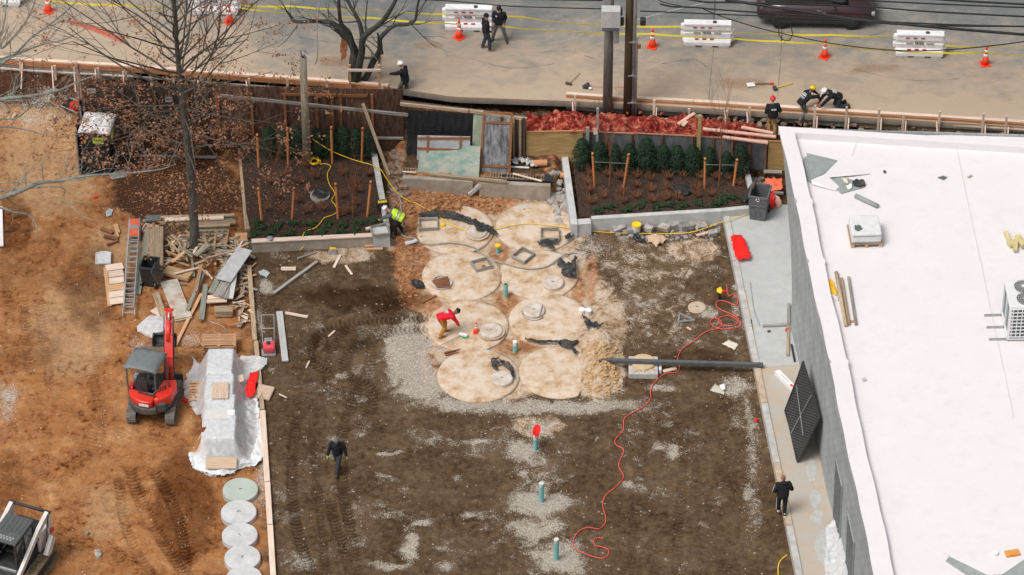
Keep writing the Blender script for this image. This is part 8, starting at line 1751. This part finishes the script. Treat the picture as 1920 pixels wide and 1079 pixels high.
# ================================================= PLANTS
NEEDLE = mat('dark_evergreen_leaf', (.008, .024, .014), (.028, .058, .027), .7, 9, spec=.2)
def leafcloud(mb, n, pos, size, rnd, up=.4):
 for _ in range(n):
  p, out = pos(rnd); s = size*rnd.uniform(.6, 1.3)
  nn = (out+Vector((rnd.gauss(0, .5), rnd.gauss(0, .5), rnd.gauss(0, .5)+up))).normalized(); u = nn.orthogonal().normalized(); a = rnd.random()*6.28; v = nn.cross(u); uu = (u*math.cos(a)+v*math.sin(a))*s; vv = (v*math.cos(a)-u*math.sin(a))*s*.6
  o = len(mb.v); mb.v += [tuple(p-uu), tuple(p+vv), tuple(p+uu), tuple(p-vv)]; mb.f.append([o, o+1, o+2, o+3]); mb.mi.append(0)
def evergreen(seed, h=1.15, r=.32, name='evergreen_shrub'):
 rnd = random.Random(seed); t = thing(name, None, None)
 def pos(rn):
  z = rn.random()**.8; w = r*1.12*(1-z**2.8)**.5*(.92+.08*math.sin(z*15+seed))*(.62+.5*rn.random())*(1 if z > .12 else .8); a = rn.random()*6.28
  return Vector((w*math.cos(a), w*math.sin(a), .05+h*z)), Vector((math.cos(a), math.sin(a), .5))
 mb = MB(); leafcloud(mb, 2000, pos, .034, rnd); mb.build('foliage', NEEDLE, t); MB().tube([(0, 0, -.05), (0, 0, h*.8)], [.025, .01], 6).build('stem', BARK, t); return t
EV = [evergreen(i, 1.22+.09*(i % 3), .33+.03*(i % 2)) for i in range(3)]
rl = ['first evergreen shrub of the right planter, at its left end', 'second evergreen shrub from the left in the right planter', 'evergreen behind the left sapling of the right planter', 'fourth evergreen from the left in the right planter', 'fifth evergreen from the left, the broadest of the right planter', 'sixth evergreen from the left in the right planter', 'seventh evergreen from the left in the right planter', 'eighth evergreen from the left, under the yellow-green post', 'ninth evergreen from the left in the right planter', 'evergreen just behind the right sapling', 'last evergreen at the right end of the right planter']
used = [0, 0, 0]
def place_ev(px, py, z, lab, k, sc=1, grp='evergreen shrubs'):
 p = G(px, py, z); s = EV[k]
 if not used[k]: used[k] = 1; o = s; o.location = p; tag(o, lab, 'shrub', grp)
 else: o = dup(s, p, random.random()*6, lab, grp)
 if not o.get('category'): o['category'] = 'shrub'
 o.scale = (sc, sc, sc)
for i, px in enumerate((1091, 1124, 1152, 1180, 1211, 1243, 1269, 1298, 1329, 1361, 1388)): place_ev(px, 313+(px-1091)*.05, .45, rl[i], i % 3, (1.06, .92, .82, .95, 1.1, .88, .98, .93, .86, .84, 1.02)[i])
ll = ['evergreen shrub left of the round wooden post, partly behind oak leaves', 'dark evergreen touching the left side of the round post', 'evergreen just right of the round wooden post', 'evergreen between the round post and the next orange stake', 'evergreen behind the middle orange stake', 'evergreen right of the middle orange stake', 'evergreen left of the leaning prop timber', 'dark evergreen at the far left of the left planter']
for i, px in enumerate((533, 560, 596, 620, 645, 668, 692, 506)): place_ev(px, 292, .45, ll[i], (i+1) % 3, .92+.1*((i*7) % 3)/2)
GRN = mat('fresh_green_leaf', (.011, .034, .012), (.034, .072, .026), .7, 7, spec=.2)
def lowplant(seed):
 rnd = random.Random(seed); mb = MB()
 for k in range(38):
  a = rnd.random()*6.28; L = rnd.uniform(.12, .26); q = [Vector((0, 0, 0)), Vector((math.cos(a)*L*.5, math.sin(a)*L*.5, L*.5)), Vector((math.cos(a)*L, math.sin(a)*L*.8, L*.35))]; s = Vector((-math.sin(a), math.cos(a), 0))*.018
  off = Vector((rnd.gauss(0, .12), rnd.gauss(0, .06), 0)); o = len(mb.v); mb.v += [tuple(q[0]-s+off), tuple(q[0]+s+off), tuple(q[1]+s*1.6+off), tuple(q[1]-s*1.6+off), tuple(q[2]+off)]; mb.f += [[o, o+1, o+2, o+3], [o+3, o+2, o+4]]; mb.mi += [0, 0]
 return mb.build('green_clump', GRN)
LP = [lowplant(i) for i in range(2)]; lpu = [0, 0]
def place_lp(px, py, z, k, lab, grp, sc=1):
 p = G(px, py, z)
 if not lpu[k]: lpu[k] = 1; o = LP[k]; o.location = p
 else: o = LP[k].copy(); COL.objects.link(o); o.location = p; o.rotation_euler = (0, 0, random.random()*6)
 o.scale = (sc,)*3; tag(o, lab, 'plant', grp)
for i, (px, py) in enumerate(((1120, 396), (1142, 390), (1177, 394), (1202, 387), (1230, 391), (1253, 386), (1278, 388), (1310, 384), (1340, 384), (1355, 378), (1371, 372), (1395, 376))): place_lp(px, py, .45, i % 2, 'low green plant in the front row of the right planter', 'low green plants in the right planter', .95)
for i, (px, py) in enumerate(((490, 428), (520, 426), (550, 421), (583, 421), (617, 421), (645, 423), (675, 420), (700, 416), (508, 438), (543, 439), (575, 440), (603, 438), (635, 436), (663, 436), (480, 440), (480, 420))): place_lp(px, py, .45, i % 2, 'low green plant in the two front rows of the left planter', 'low green plants in the left planter', .95)
def twigshrub(seed):
 rnd = random.Random(seed); mb = MB()
 for k in range(26):
  a = rnd.random()*6.28; L = rnd.uniform(.22, .42); e = rnd.uniform(.3, .8); p1 = Vector((math.cos(a)*L*e*.6, math.sin(a)*L*e*.6, L*.5)); p2 = Vector((math.cos(a)*L*e, math.sin(a)*L*e, L*.95)); mb.tube([(0, 0, 0), p1, p2], [.009, .007, .004], 4); mb.tube([p1, p1+Vector((rnd.gauss(0, .06), rnd.gauss(0, .06), .12))], [.005, .003], 4)
 return mb.build('twig_shrub', mat('orange_twig', (.17, .07, .035), (.32, .145, .075), .9, 6))
TS = [twigshrub(i) for i in range(2)]; tsu = [0, 0]
def place_ts(px, py, k, lab, grp):
 p = G(px, py, .44)
 if not tsu[k]: tsu[k] = 1; o = TS[k]; o.location = p
 else: o = TS[k].copy(); COL.objects.link(o); o.location = p; o.rotation_euler = (0, 0, random.random()*6); o.scale = (random.uniform(.85, 1.2),)*3
 tag(o, lab, 'twig shrub', grp)
for i, (px, py) in enumerate(((1104, 330), (1138, 330), (1160, 336), (1194, 334), (1220, 340), (1252, 336), (1280, 333), (1312, 336), (1341, 336), (1364, 338), (1391, 334), (1100, 346), (1192, 351), (1220, 360), (1250, 356), (1305, 356), (1103, 362), (1131, 372), (1165, 366), (1193, 372), (1248, 376), (1272, 376), (1306, 370), (1332, 368), (1222, 380), (1108, 382), (1168, 382), (1386, 348))): place_ts(px, py, i % 2, 'leafless orange-brown twig shrub in the mulch of the right planter', 'twig shrubs in the right planter')
for i, (px, py) in enumerate(((505, 345), (532, 330), (562, 345), (590, 335), (640, 330), (665, 345), (690, 330), (520, 372), (560, 380), (575, 400), (645, 372), (668, 385), (640, 405), (605, 395), (530, 400), (500, 395), (575, 315), (655, 400), (672, 360))): place_ts(px, py, i % 2, 'leafless orange-brown twig shrub in the mulch of the left planter', 'twig shrubs in the left planter')
def stk(a, b, h, lab, z=.4):
 p = G(*b, z); lo, hi = z, z+3
 for _ in range(30):
  m_ = (lo+hi)/2
  if proj(p.x, p.y, m_)[1] > a[1]: lo = m_
  else: hi = m_
 tp = G(a[0], a[1], lo); t = thing('orange_stake', lab, 'stake', p, 0, 'orange wooden stakes in the planters')
 MB().tube([Vector((0, 0, -.1)), Vector((tp.x-p.x, 0, lo-z))], .045, 10).build('stake', STAKE, t); f = .93; MB().tube([Vector(((tp.x-p.x)*f, 0, (lo-z)*f)), Vector(((tp.x-p.x)*(f+.03), 0, (lo-z)*(f+.03)))], .05, 10).build('tie', BLACKP, t)
SK = [((1111, 287), (1115, 351), 'leftmost orange stake of the right planter'), ((1179, 289), (1169, 351), 'second orange stake of the right planter, tilted right'), ((1322, 297), (1321, 354), 'third orange stake of the right planter, upright'), ((1382, 299), (1375, 349), 'rightmost orange stake of the right planter'),
  ((539, 240), (540, 313), 'upper orange stake left of the round wooden post'), ((621, 238), (623, 307), 'upper orange stake right of the round wooden post'), ((680, 240), (678, 305), 'upper orange stake nearest the leaning prop timber'), ((482, 252), (485, 315), 'upper orange stake at the left of the left planter'), ((484, 353), (491, 415), 'lower orange stake at the far left of the left planter'), ((551, 352), (547, 413), 'lower orange stake left of the planter manhole'), ((629, 344), (634, 411), 'lower orange stake right of the planter manhole, crossed by the cord'), ((695, 340), (688, 407), 'lower orange stake nearest the mason')]
for a, b, lab in SK: stk(a, b, 0, lab)
for a, b, lab in (((1113, 304), (1176, 307), 'thin grey twine tying the left sapling of the right planter'), ((1322, 309), (1380, 310), 'thin grey twine tying the right sapling of the right planter')): tag(MB().tube([G(*a, 1.3), G(*b, 1.3)], .008, 5).build('twine', STEEL), lab, 'twine')
def grow(mb, p, d, L, r, depth, rnd, tips, spread=.5, seg=4, upw=.08, kids=(2, 4), n=6, shrink=.62):
 pts = [p.copy()]; rs = [r]; dd = d.normalized()
 for k in range(seg):
  dd = (dd+Vector((rnd.gauss(0, .10), rnd.gauss(0, .10), rnd.gauss(upw, .07)))).normalized(); p = p+dd*(L/seg); pts.append(p.copy()); rs.append(r*(1-.62*(k+1)/seg))
 mb.tube(pts, rs, n if r > .02 else (5 if r > .008 else 4), caps=False)
 if depth == 0: tips.append((pts[-1], dd)); tips.append((pts[-2], dd)); return
 for q in range(rnd.randint(*kids)):
  i = rnd.randint(1, seg); i = max(1, i); ax = Vector((rnd.gauss(0, 1), rnd.gauss(0, 1), rnd.gauss(0, .6))); ax = (ax-dd*ax.dot(dd)).normalized(); nd = (dd*(1-spread*.5)+ax*spread).normalized()
  grow(mb, pts[i], nd, L*shrink*rnd.uniform(.75, 1.15), max(rs[i]*.68, .004), depth-1, rnd, tips, spread, seg, upw, kids, n, shrink)
 tips.append((pts[-1], dd))
def sapling(px, py, lab, seed, h=3.0):
 rnd = random.Random(seed); t = thing('bare_sapling', lab, 'sapling', G(px, py, .42)); mb = MB(); tips = []; mb.tube([(0, 0, -.05), (.01, 0, h*.4), (.03, 0, h*.62)], [.035, .028, .018], 7)
 for k in range(9): z = h*(.30+.34*k/9); a = rnd.random()*6.28; grow(mb, Vector((.015, 0, z)), Vector((math.cos(a)*.35, math.sin(a)*.35, 1)), h*.42, .012, 2, rnd, tips, .35, 4, .1, (1, 3))
 mb.build('trunk_and_twigs', TWIG, t)
sapling(1143, 350, 'bare reddish sapling tied between the two left stakes of the right planter', 3, 3.6); sapling(1348, 349, 'bare reddish sapling tied between the two right stakes of the right planter', 9, 4.6)
sapling(517, 352, 'thin bare sapling in the left planter near its upper left stake', 12, 2.2); sapling(662, 407, 'thin bare sapling in the left planter between its lower stakes', 14, 2.6)
LEAFB = mat('dead_oak_leaf', (.15, .060, .035), (.40, .20, .11), .8, 3.0, contrast=.5); LEAFR = mat('rusty_fallen_leaf', (.20, .075, .03), (.42, .19, .08), .85, 3.0, contrast=.5)
rnd = random.Random(21); base = GT(366, 474); t = thing('bare_oak_tree', 'tall dark oak with dead brown leaves standing in the scrap lumber', 'tree', base)
mb = MB(); tips = []; Ht = 13.2
def tr(z): return Vector((.06*math.sin(z*.5)-.012*z, .05*math.sin(z*.37), z))
def trr(z): return .15*(1-z/Ht)**.75+.03+.09*math.exp(-z*2.2)
zs_ = np.linspace(-.1, Ht, 30); mb.tube([tr(z) for z in zs_], [trr(max(z, 0)) for z in zs_], 14)
limbs = []
for k in range(58):
 z = 4.9+7.9*(k/58)**.95; a = k*2.4+rnd.gauss(0, .35); low = z < 7.2
 L = (3.6 if low else 4.5*(1-(z-7)/9)+1.1)*rnd.uniform(.75, 1.1); upv = .18 if low else .75
 r = max(.026, trr(z)*(.42 if not low else .26)); tp = []
 grow(mb, tr(z), Vector((math.cos(a), math.sin(a)*.9, upv)), L, r, 3, rnd, tp, .52, 5, .05 if not low else -.01, (2, 3)); limbs.append((z, tp))
mb.build('trunk', BARK, t)
lf = MB(); rn = random.Random(4)
for z, tp in limbs:
 pr = 1.3 if z < 7.2 else .8 if z < 8.6 else .3
 for p, d in tp:
  if rn.random() < pr*.62:
   for q in range(rn.randint(3, 8)):
    c = p+Vector((rn.gauss(0, .10), rn.gauss(0, .10), rn.gauss(-.03, .08))); leafcloud(lf, 1, lambda r_: (c, Vector((0, 0, .4))), .062, rn)
lf.build('dead_leaves', LEAFB, t)
def thicket(px, py, n, lab, seed, h=1.8, z=.0):
 rnd = random.Random(seed); p0 = G(px, py, z); t = thing('bare_shrub', lab, 'bare shrub', p0); mb = MB(); tips = []
 for k in range(n): a = rnd.random()*6.28; grow(mb, Vector((rnd.gauss(0, .25), rnd.gauss(0, .18), 0)), Vector((math.cos(a)*.5, math.sin(a)*.4, 1)), h*rnd.uniform(.5, 1), .012, 2, rnd, tips, .5, 4, .0, (2, 3))
 mb.build('stems', mat('brown_stem', (.075, .05, .04), (.16, .11, .085), .9, 6), t); lf = MB()
 for p, d in tips:
  if rnd.random() < .9: leafcloud(lf, 5, lambda r_: (p+Vector((r_.gauss(0, .08), r_.gauss(0, .08), r_.gauss(0, .08))), Vector((0, 0, .5))), .055, rnd)
 lf.build('leaves', LEAFB, t)
for i, (px, py, n, h, lab) in enumerate(((258, 286, 16, 2.2, 'brown-leaved shrub right of the portable toilet'), (300, 276, 15, 2.3, 'brown-leaved shrub left of the oak trunk against the fence'), (400, 288, 14, 2.1, 'brown-leaved shrub right of the oak trunk'), (440, 300, 10, 1.6, 'low brown-leaved shrub at the planter’s upper left corner'), (335, 300, 12, 1.6, 'low brown-leaved shrub just left of the oak trunk'))): thicket(px, py, n, lab.replace('’', ''), 40+i, h)
lv = MB(); rn = random.Random(8)
def lpos(cx, cy, sx_, sy_, n, z=None):
 for _ in range(n):
  px, py = rn.gauss(cx, sx_), rn.gauss(cy, sy_)
  if px > curb_x_px(py)+260: continue
  p = GT(px, py, .02) if z is None else G(px, py, z); leafcloud(lv, 1, lambda r_: (p+Vector((0, 0, .01)), Vector((0, 0, 2))), .042, rn)
lpos(330, 360, 65, 34, 750); lpos(300, 290, 60, 30, 350); lpos(420, 400, 30, 50, 250); lpos(520, 370, 60, 40, 160, .46); lpos(200, 300, 40, 40, 160)
tag(lv.build('fallen_leaves', LEAFR), 'rust-brown fallen leaves under the oak', 'fallen leaves', None, 'stuff')
def treez(px, py, y0): # height of the point seen at py when it stands at depth y0
 lo, hi = 0, 14
 for _ in range(40):
  m_ = (lo+hi)/2
  q = G(px, py, m_)
  if q.y > y0: lo = m_
  else: hi = m_
 return G(px, py, lo)
b0_ = G(692, 163, 1.7); y0 = b0_.y; t = thing('forked_street_tree', 'dark forked leafless tree inside a small timber guard by the street', 'tree', (b0_.x, y0, 1.3)); org = Vector((b0_.x, y0, 1.3))
mb = MB(); tips = []; rnd = random.Random(31)
def bpath(pts, rs, n=9, twigs=0, dy=0.0):
 P = []
 for i, (a, b) in enumerate(pts): q = treez(a, b, y0+dy*i/len(pts)); P.append(q-org)
 Q = catmull(P, 4); RS = np.interp(np.linspace(0, 1, len(Q)), np.linspace(0, 1, len(rs)), rs); mb.tube(Q, list(RS), n)
 for k in range(twigs):
  i = rnd.randint(len(Q)//3, len(Q)-1); d = (Q[i]-Q[i-1]).normalized(); ax = Vector((rnd.gauss(0, 1), rnd.gauss(0, 1), rnd.gauss(.2, .6))).normalized(); grow(mb, Q[i], (d+ax*1.2).normalized(), rnd.uniform(.8, 1.7), max(.012, RS[i]*.35), 2, rnd, tips, .5, 4, .04, (1, 3))
bpath([(690, 168), (665, 168), (661, 130), (656, 96), (650, 70)], [.2, .2, .19, .18, .17]) if False else None
bpath([(662, 168), (662, 135), (665, 100), (660, 85), (650, 68), (632, 50), (618, 42), (590, 40), (555, 41), (545, 32), (536, 18)], [.21, .19, .17, .15, .13, .11, .10, .08, .07, .05, .035], twigs=7, dy=.6)
bpath([(668, 165), (672, 130), (678, 100), (680, 75), (690, 62), (712, 45), (728, 25), (742, 0), (748, -20)], [.16, .15, .14, .13, .12, .10, .09, .07, .06], twigs=7, dy=-.8)
bpath([(680, 75), (676, 50), (668, 30), (655, 8), (650, -15)], [.11, .09, .08, .06, .05], twigs=6, dy=1.0)
bpath([(664, 95), (655, 62), (640, 45), (636, 20), (635, -10)], [.10, .09, .08, .07, .05], twigs=6, dy=-.5)
bpath([(668, 160), (685, 148), (698, 120), (712, 95), (712, 75), (722, 62), (740, 48), (765, 46), (778, 38), (782, 15), (788, -10)], [.14, .13, .12, .11, .10, .09, .08, .07, .06, .05, .04], twigs=8, dy=.7)
bpath([(712, 92), (716, 100), (712, 82), (708, 62)], [.09, .07, .05, .03], twigs=3, dy=-.4)
mb.build('trunk', mat('street_tree_bark', (.035, .034, .030), (.085, .082, .072), .95, 6, bump=.5, stretch=(2, 2, .8)), t)
t = thing('tree_guard', 'pale timber guard frame round the forked street tree', 'tree guard', (b0_.x, y0, 1.5)); gx = [-.72, .42]; gw = MB()
for gxx in gx:
 for gy in (-.35, .35): MB().bbox((gxx, gy, .75), (.09, .09, 1.55), .01).build('post', PINE, t)
for zz in ((1.30,)):
 for gy in (-.41, .41): MB().bbox((-.15, gy, zz), (1.3, .04, .12), .01).build('rail', PALE if gy < 0 else TANW, t)
for gxx in (-.78, .48): MB().bbox((gxx, 0, 1.32), (.04, .8, .10), .01).build('rail', TANW, t)
c = G(645, 92, 3.2); crumple('brown_rag', [(638, 94), (642, 84), (648, 82), (652, 92), (648, 100), (640, 102)], .12, mat('rust_cloth', (.24, .09, .04), (.34, .14, .06), .9, 6), 'rust-brown cloth hung on the left post of the tree guard', 'cloth', base_z=3.0, seed=121, step=.04, zf=lambda x, y, z: z+(y-G(645, 100, 3.0).y)*1.2-.3)
tb = G(-150, 560, 0); t = thing('pale_barked_tree', 'pale lichen-grey tree whose bare branches reach in from the left edge', 'tree', (tb.x, tb.y, 0)); mb = MB(); tips = []; rnd = random.Random(17)
mb.tube([(0, 0, -.1), (.1, .1, 3), (.2, .2, 7), (.3, .5, 11)], [.36, .30, .24, .15], 12)
def limb3(pts, z0, z1, r0, r1, twigs, tl=1.4):
 P = [G(a, b, z0+(z1-z0)*i/(len(pts)-1))-Vector((tb.x, tb.y, 0)) for i, (a, b) in enumerate(pts)]
 root = Vector((.2, .2, z0-.8)); Q = catmull([root]+P, 5); RS = np.interp(np.linspace(0, 1, len(Q)), [0, 1], [r0, r1]); mb.tube(Q, list(RS), 8)
 for k in range(twigs):
  i = rnd.randint(6, len(Q)-1); d = (Q[i]-Q[i-1]).normalized(); ax = Vector((rnd.gauss(0, 1), rnd.gauss(0, 1), rnd.gauss(.3, .5))).normalized(); grow(mb, Q[i], (d*.9+ax).normalized(), rnd.uniform(.6, 1)*tl, max(.009, RS[i]*.4), 2, rnd, tips, .4, 4, .05, (1, 3))
limb3([(-60, 395), (0, 372), (40, 358), (75, 343), (110, 340), (150, 332), (190, 328), (250, 324), (300, 318), (330, 308)], 5.2, 6.6, .11, .014, 16)
limb3([(130, 338), (160, 328), (200, 316)], 6.0, 6.4, .03, .01, 2, .8)
limb3([(-40, 205), (0, 187), (60, 180), (110, 170), (150, 152), (180, 142)], 6.5, 8.0, .10, .014, 12)
limb3([(-30, 400), (0, 390), (25, 398), (50, 402), (62, 412), (70, 430), (66, 452)], 4.5, 4.2, .06, .012, 3, .7)
limb3([(95, 350), (120, 374), (145, 398), (170, 412), (195, 414)], 5.2, 5.0, .03, .012, 2, .6)
limb3([(-30, 240), (0, 225), (30, 222), (60, 200), (85, 184)], 5.5, 6.2, .05, .015, 5, .9)
limb3([(-30, 245), (0, 239), (40, 242), (80, 252), (110, 258), (150, 252)], 5.2, 5.6, .04, .010, 5, .8)
limb3([(-30, 120), (0, 112), (40, 98), (85, 82), (120, 75), (160, 55)], 7.5, 9.0, .07, .012, 16)
limb3([(-20, 125), (5, 118), (30, 100), (60, 70), (95, 45), (120, 25), (145, 2)], 7.8, 9.8, .07, .015, 16)
limb3([(-20, 100), (5, 90), (25, 70), (45, 45), (60, 20), (68, -10)], 8, 10, .06, .018, 14)
limb3([(-20, 72), (0, 68), (8, 40), (12, 10), (14, -20)], 8.2, 10, .05, .02, 10)
mb.build('trunk', BARKG, t)
# ================================================= POLES AND WIRES
WPO = mat('old_pole_wood', (.22, .19, .14), (.40, .36, .28), .9, 4, stretch=(6, 6, .35), bump=.5, dirt=(.18, .13, .09), dirtamt=.5); DPO = mat('dark_pole_wood', (.055, .040, .025), (.14, .095, .05), .9, 4, stretch=(6, 6, .35), bump=.4); GPO = mat('grey_pole_wood', (.13, .125, .115), (.27, .26, .24), .9, 4, stretch=(6, 6, .35), bump=.5)
p = G(576, 303, .42); t = thing('round_wooden_post', 'stout weathered round post with a wire tied to its top', 'post', p); MB().tube([(0, 0, -.2), (0, 0, 2.5), (0, 0, 5.0)], [.17, .15, .135], 18).build('post', WPO, t, True); MB().tube([(0, 0, 5.0), (.02, 0, 5.06)], .05, 10).build('top_fitting', DKMET, t)
top_ = p+Vector((0, 0, 5.0)); mb = MB()
wire = [top_, top_+Vector((-.05, 0, .25)), G(580, 108, 5.7), G(590, 120, 5.6), G(594, 112, 6.1), G(596, 85, 6.9), G(594, 50, 7.8), G(597, 20, 8.6), G(601, -30, 9.8)]
tag(MB().tube(catmull(wire, 6), .022, 6).build('hanging_wire', mat('white_grey_wire', (.35, .35, .36), (.5, .5, .5), .5), None, True), 'pale grey wire rising from the top of the round post', 'wire')
for dx in (-.05, .06): MB().tube([(dx, 0, 4.95), (dx*1.6, -.02, 5.35), (dx+.12, 0, 5.15)], .03, 6).build('insulator', STEEL, t)
p = G(1139, 206, 1.6); t = thing('grey_utility_pole', 'grey wooden utility pole carrying a large pale metal box', 'utility pole', (p.x, p.y, 1.3)); MB().tube([(0, 0, -.3), (0, 0, 5), (0, 0, 11)], [.19, .175, .16], 20).build('pole', GPO, t, True)
bz = 5.05; MB().bbox((.05, -.42, bz+.0), (.72, .42, .78), .02).build('equipment_box', mat('box_grey', (.44, .44, .44), (.55, .55, .55), .6, 4), t); MB().bbox((.05, -.42, bz-.48), (.66, .38, .14), .02).build('box_base', GREYP, t); MB().bbox((.28, -.34, bz-.85), (.2, .2, .8), .03).build('cable_shroud', STEEL, t); MB().bbox((.44, -.2, bz+.1), (.12, .2, .3), .02).build('side_box', GREYP, t)
tag(MB().tube([(p.x-.42+.09*math.cos(a), p.y-.1, 2.05+.16*math.sin(a)) for a in np.linspace(0, 6.28, 20)[:-1]], .012, 6, closed=True).build('wire_loop', mat('rusty_wire', (.25, .13, .08), (.3, .16, .1), .7), None), 'small rusty wire loop on the grey utility pole', 'wire loop')
p2 = G(1176, 212, 1.6); t = thing('dark_utility_pole', 'dark brown utility pole with steel conduit pipes, right of the grey one', 'utility pole', (p2.x, p2.y, 1.3)); MB().tube([(0, 0, -.3), (0, 0, 5), (0, 0, 12)], [.165, .15, .14], 20).build('pole', DPO, t, True)
MB().tube([(.22, -.10, -.2), (.22, -.10, 12)], .065, 14).build('conduit', STEEL, t, True); MB().tube([(.32, -.14, -.2), (.32, -.14, 4.0), (.36, -.14, 4.12)], .035, 12).build('short_conduit', STEEL, t, True)
for z in (.9, 2.2, 3.8): MB().box((.17, -.12, z), (.36, .12, .04)).build('strap', STEEL, t)
MB().box((.38, -.2, 3.65), (.16, .08, .18)).build('red_brown_clamp', RUSTB, t)
for dx in (-.32, .52): MB().bbox((dx, -.1, 4.75), (.22, .24, .28), .04).build('insulator_bracket', BLACKP, t)
WZ = 6.3
WB = mat('black_cable', (.012, .013, .014), (.02, .022, .022), .5)
def cable(pts, r, lab, z=WZ, z1=None):
 n_ = len(pts); P = [G(a, b, z+((z1 if z1 is not None else z)-z)*i/(n_-1)) for i, (a, b) in enumerate(pts)]; return tag(MB().tube(catmull(P, 6), r, 6).build('overhead_cable', WB, None, True), lab, 'cable')
cable([(700, -4), (840, 2), (960, 12), (1130, 17)], .022, 'black cable from the left to the grey utility pole'); cable([(830, -6), (1000, -1), (1130, 1)], .03, 'upper black cable left of the utility poles')
cable([(1200, 21), (1320, 26), (1440, 31), (1620, 40)], .025, 'black cable starting at the dark pole and passing the car'); cable([(1238, 8), (1262, 13), (1300, 14), (1340, 18), (1440, 25), (1560, 33), (1700, 47), (1930, 50)], .032, 'sagging black cable just above the middle barrier')
cable([(1280, -3), (1320, 4), (1370, 5), (1440, 7), (1600, 12), (1740, 22), (1930, 32)], .035, 'thick black cable high over the car'); cable([(1360, 0), (1420, 9), (1480, 18), (1580, 33), (1640, 40), (1760, 52), (1930, 66)], .055, 'thickest black cable sloping to the right edge')
cable([(1430, 14), (1500, 20), (1580, 33), (1640, 40), (1800, 47), (1930, 50)], .028, 'black cable crossing the car front'); cable([(1540, -4), (1640, 2), (1760, 8), (1930, 15)], .03, 'thin black cable over the white lane line'); cable([(1700, -5), (1800, 2), (1930, 9)], .04, 'black cable in the top right corner')
cable([(1313, 15), (1350, 30), (1420, 52), (1480, 66), (1560, 82), (1640, 92), (1720, 96), (1800, 92), (1870, 85), (1930, 77)], .022, 'thin black cable sagging low over the right-hand tapes', 6.0); cable([(1228, -4), (1245, 5), (1278, 12)], .018, 'short black cable end right of the dark pole')
tag(MB().tube([G(a, b, 4.5) for a, b in ((1466, 40), (1460, 55), (1461, 68), (1470, 76), (1480, 76), (1486, 66), (1484, 52), (1478, 40))], .02, 6).build('cable_loop', WB, None, True), 'black cable loop hanging below the overhead lines', 'cable loop')
tag(MB().tube([G(1465, 40, 4.6), G(1466, 60, 4.0), G(1465, 78, 3.6)], .012, 6).build('thin_drop_wire', WB), 'thin black wire hanging through the cable loop', 'wire')
tag(MB().rock((0, 0, .04), (.2, .16, .1), 9).build('pink_chip', PALE, loc=G(1300, 300, .45)), 'small pale chip on the mulch under the evergreens', 'chip')
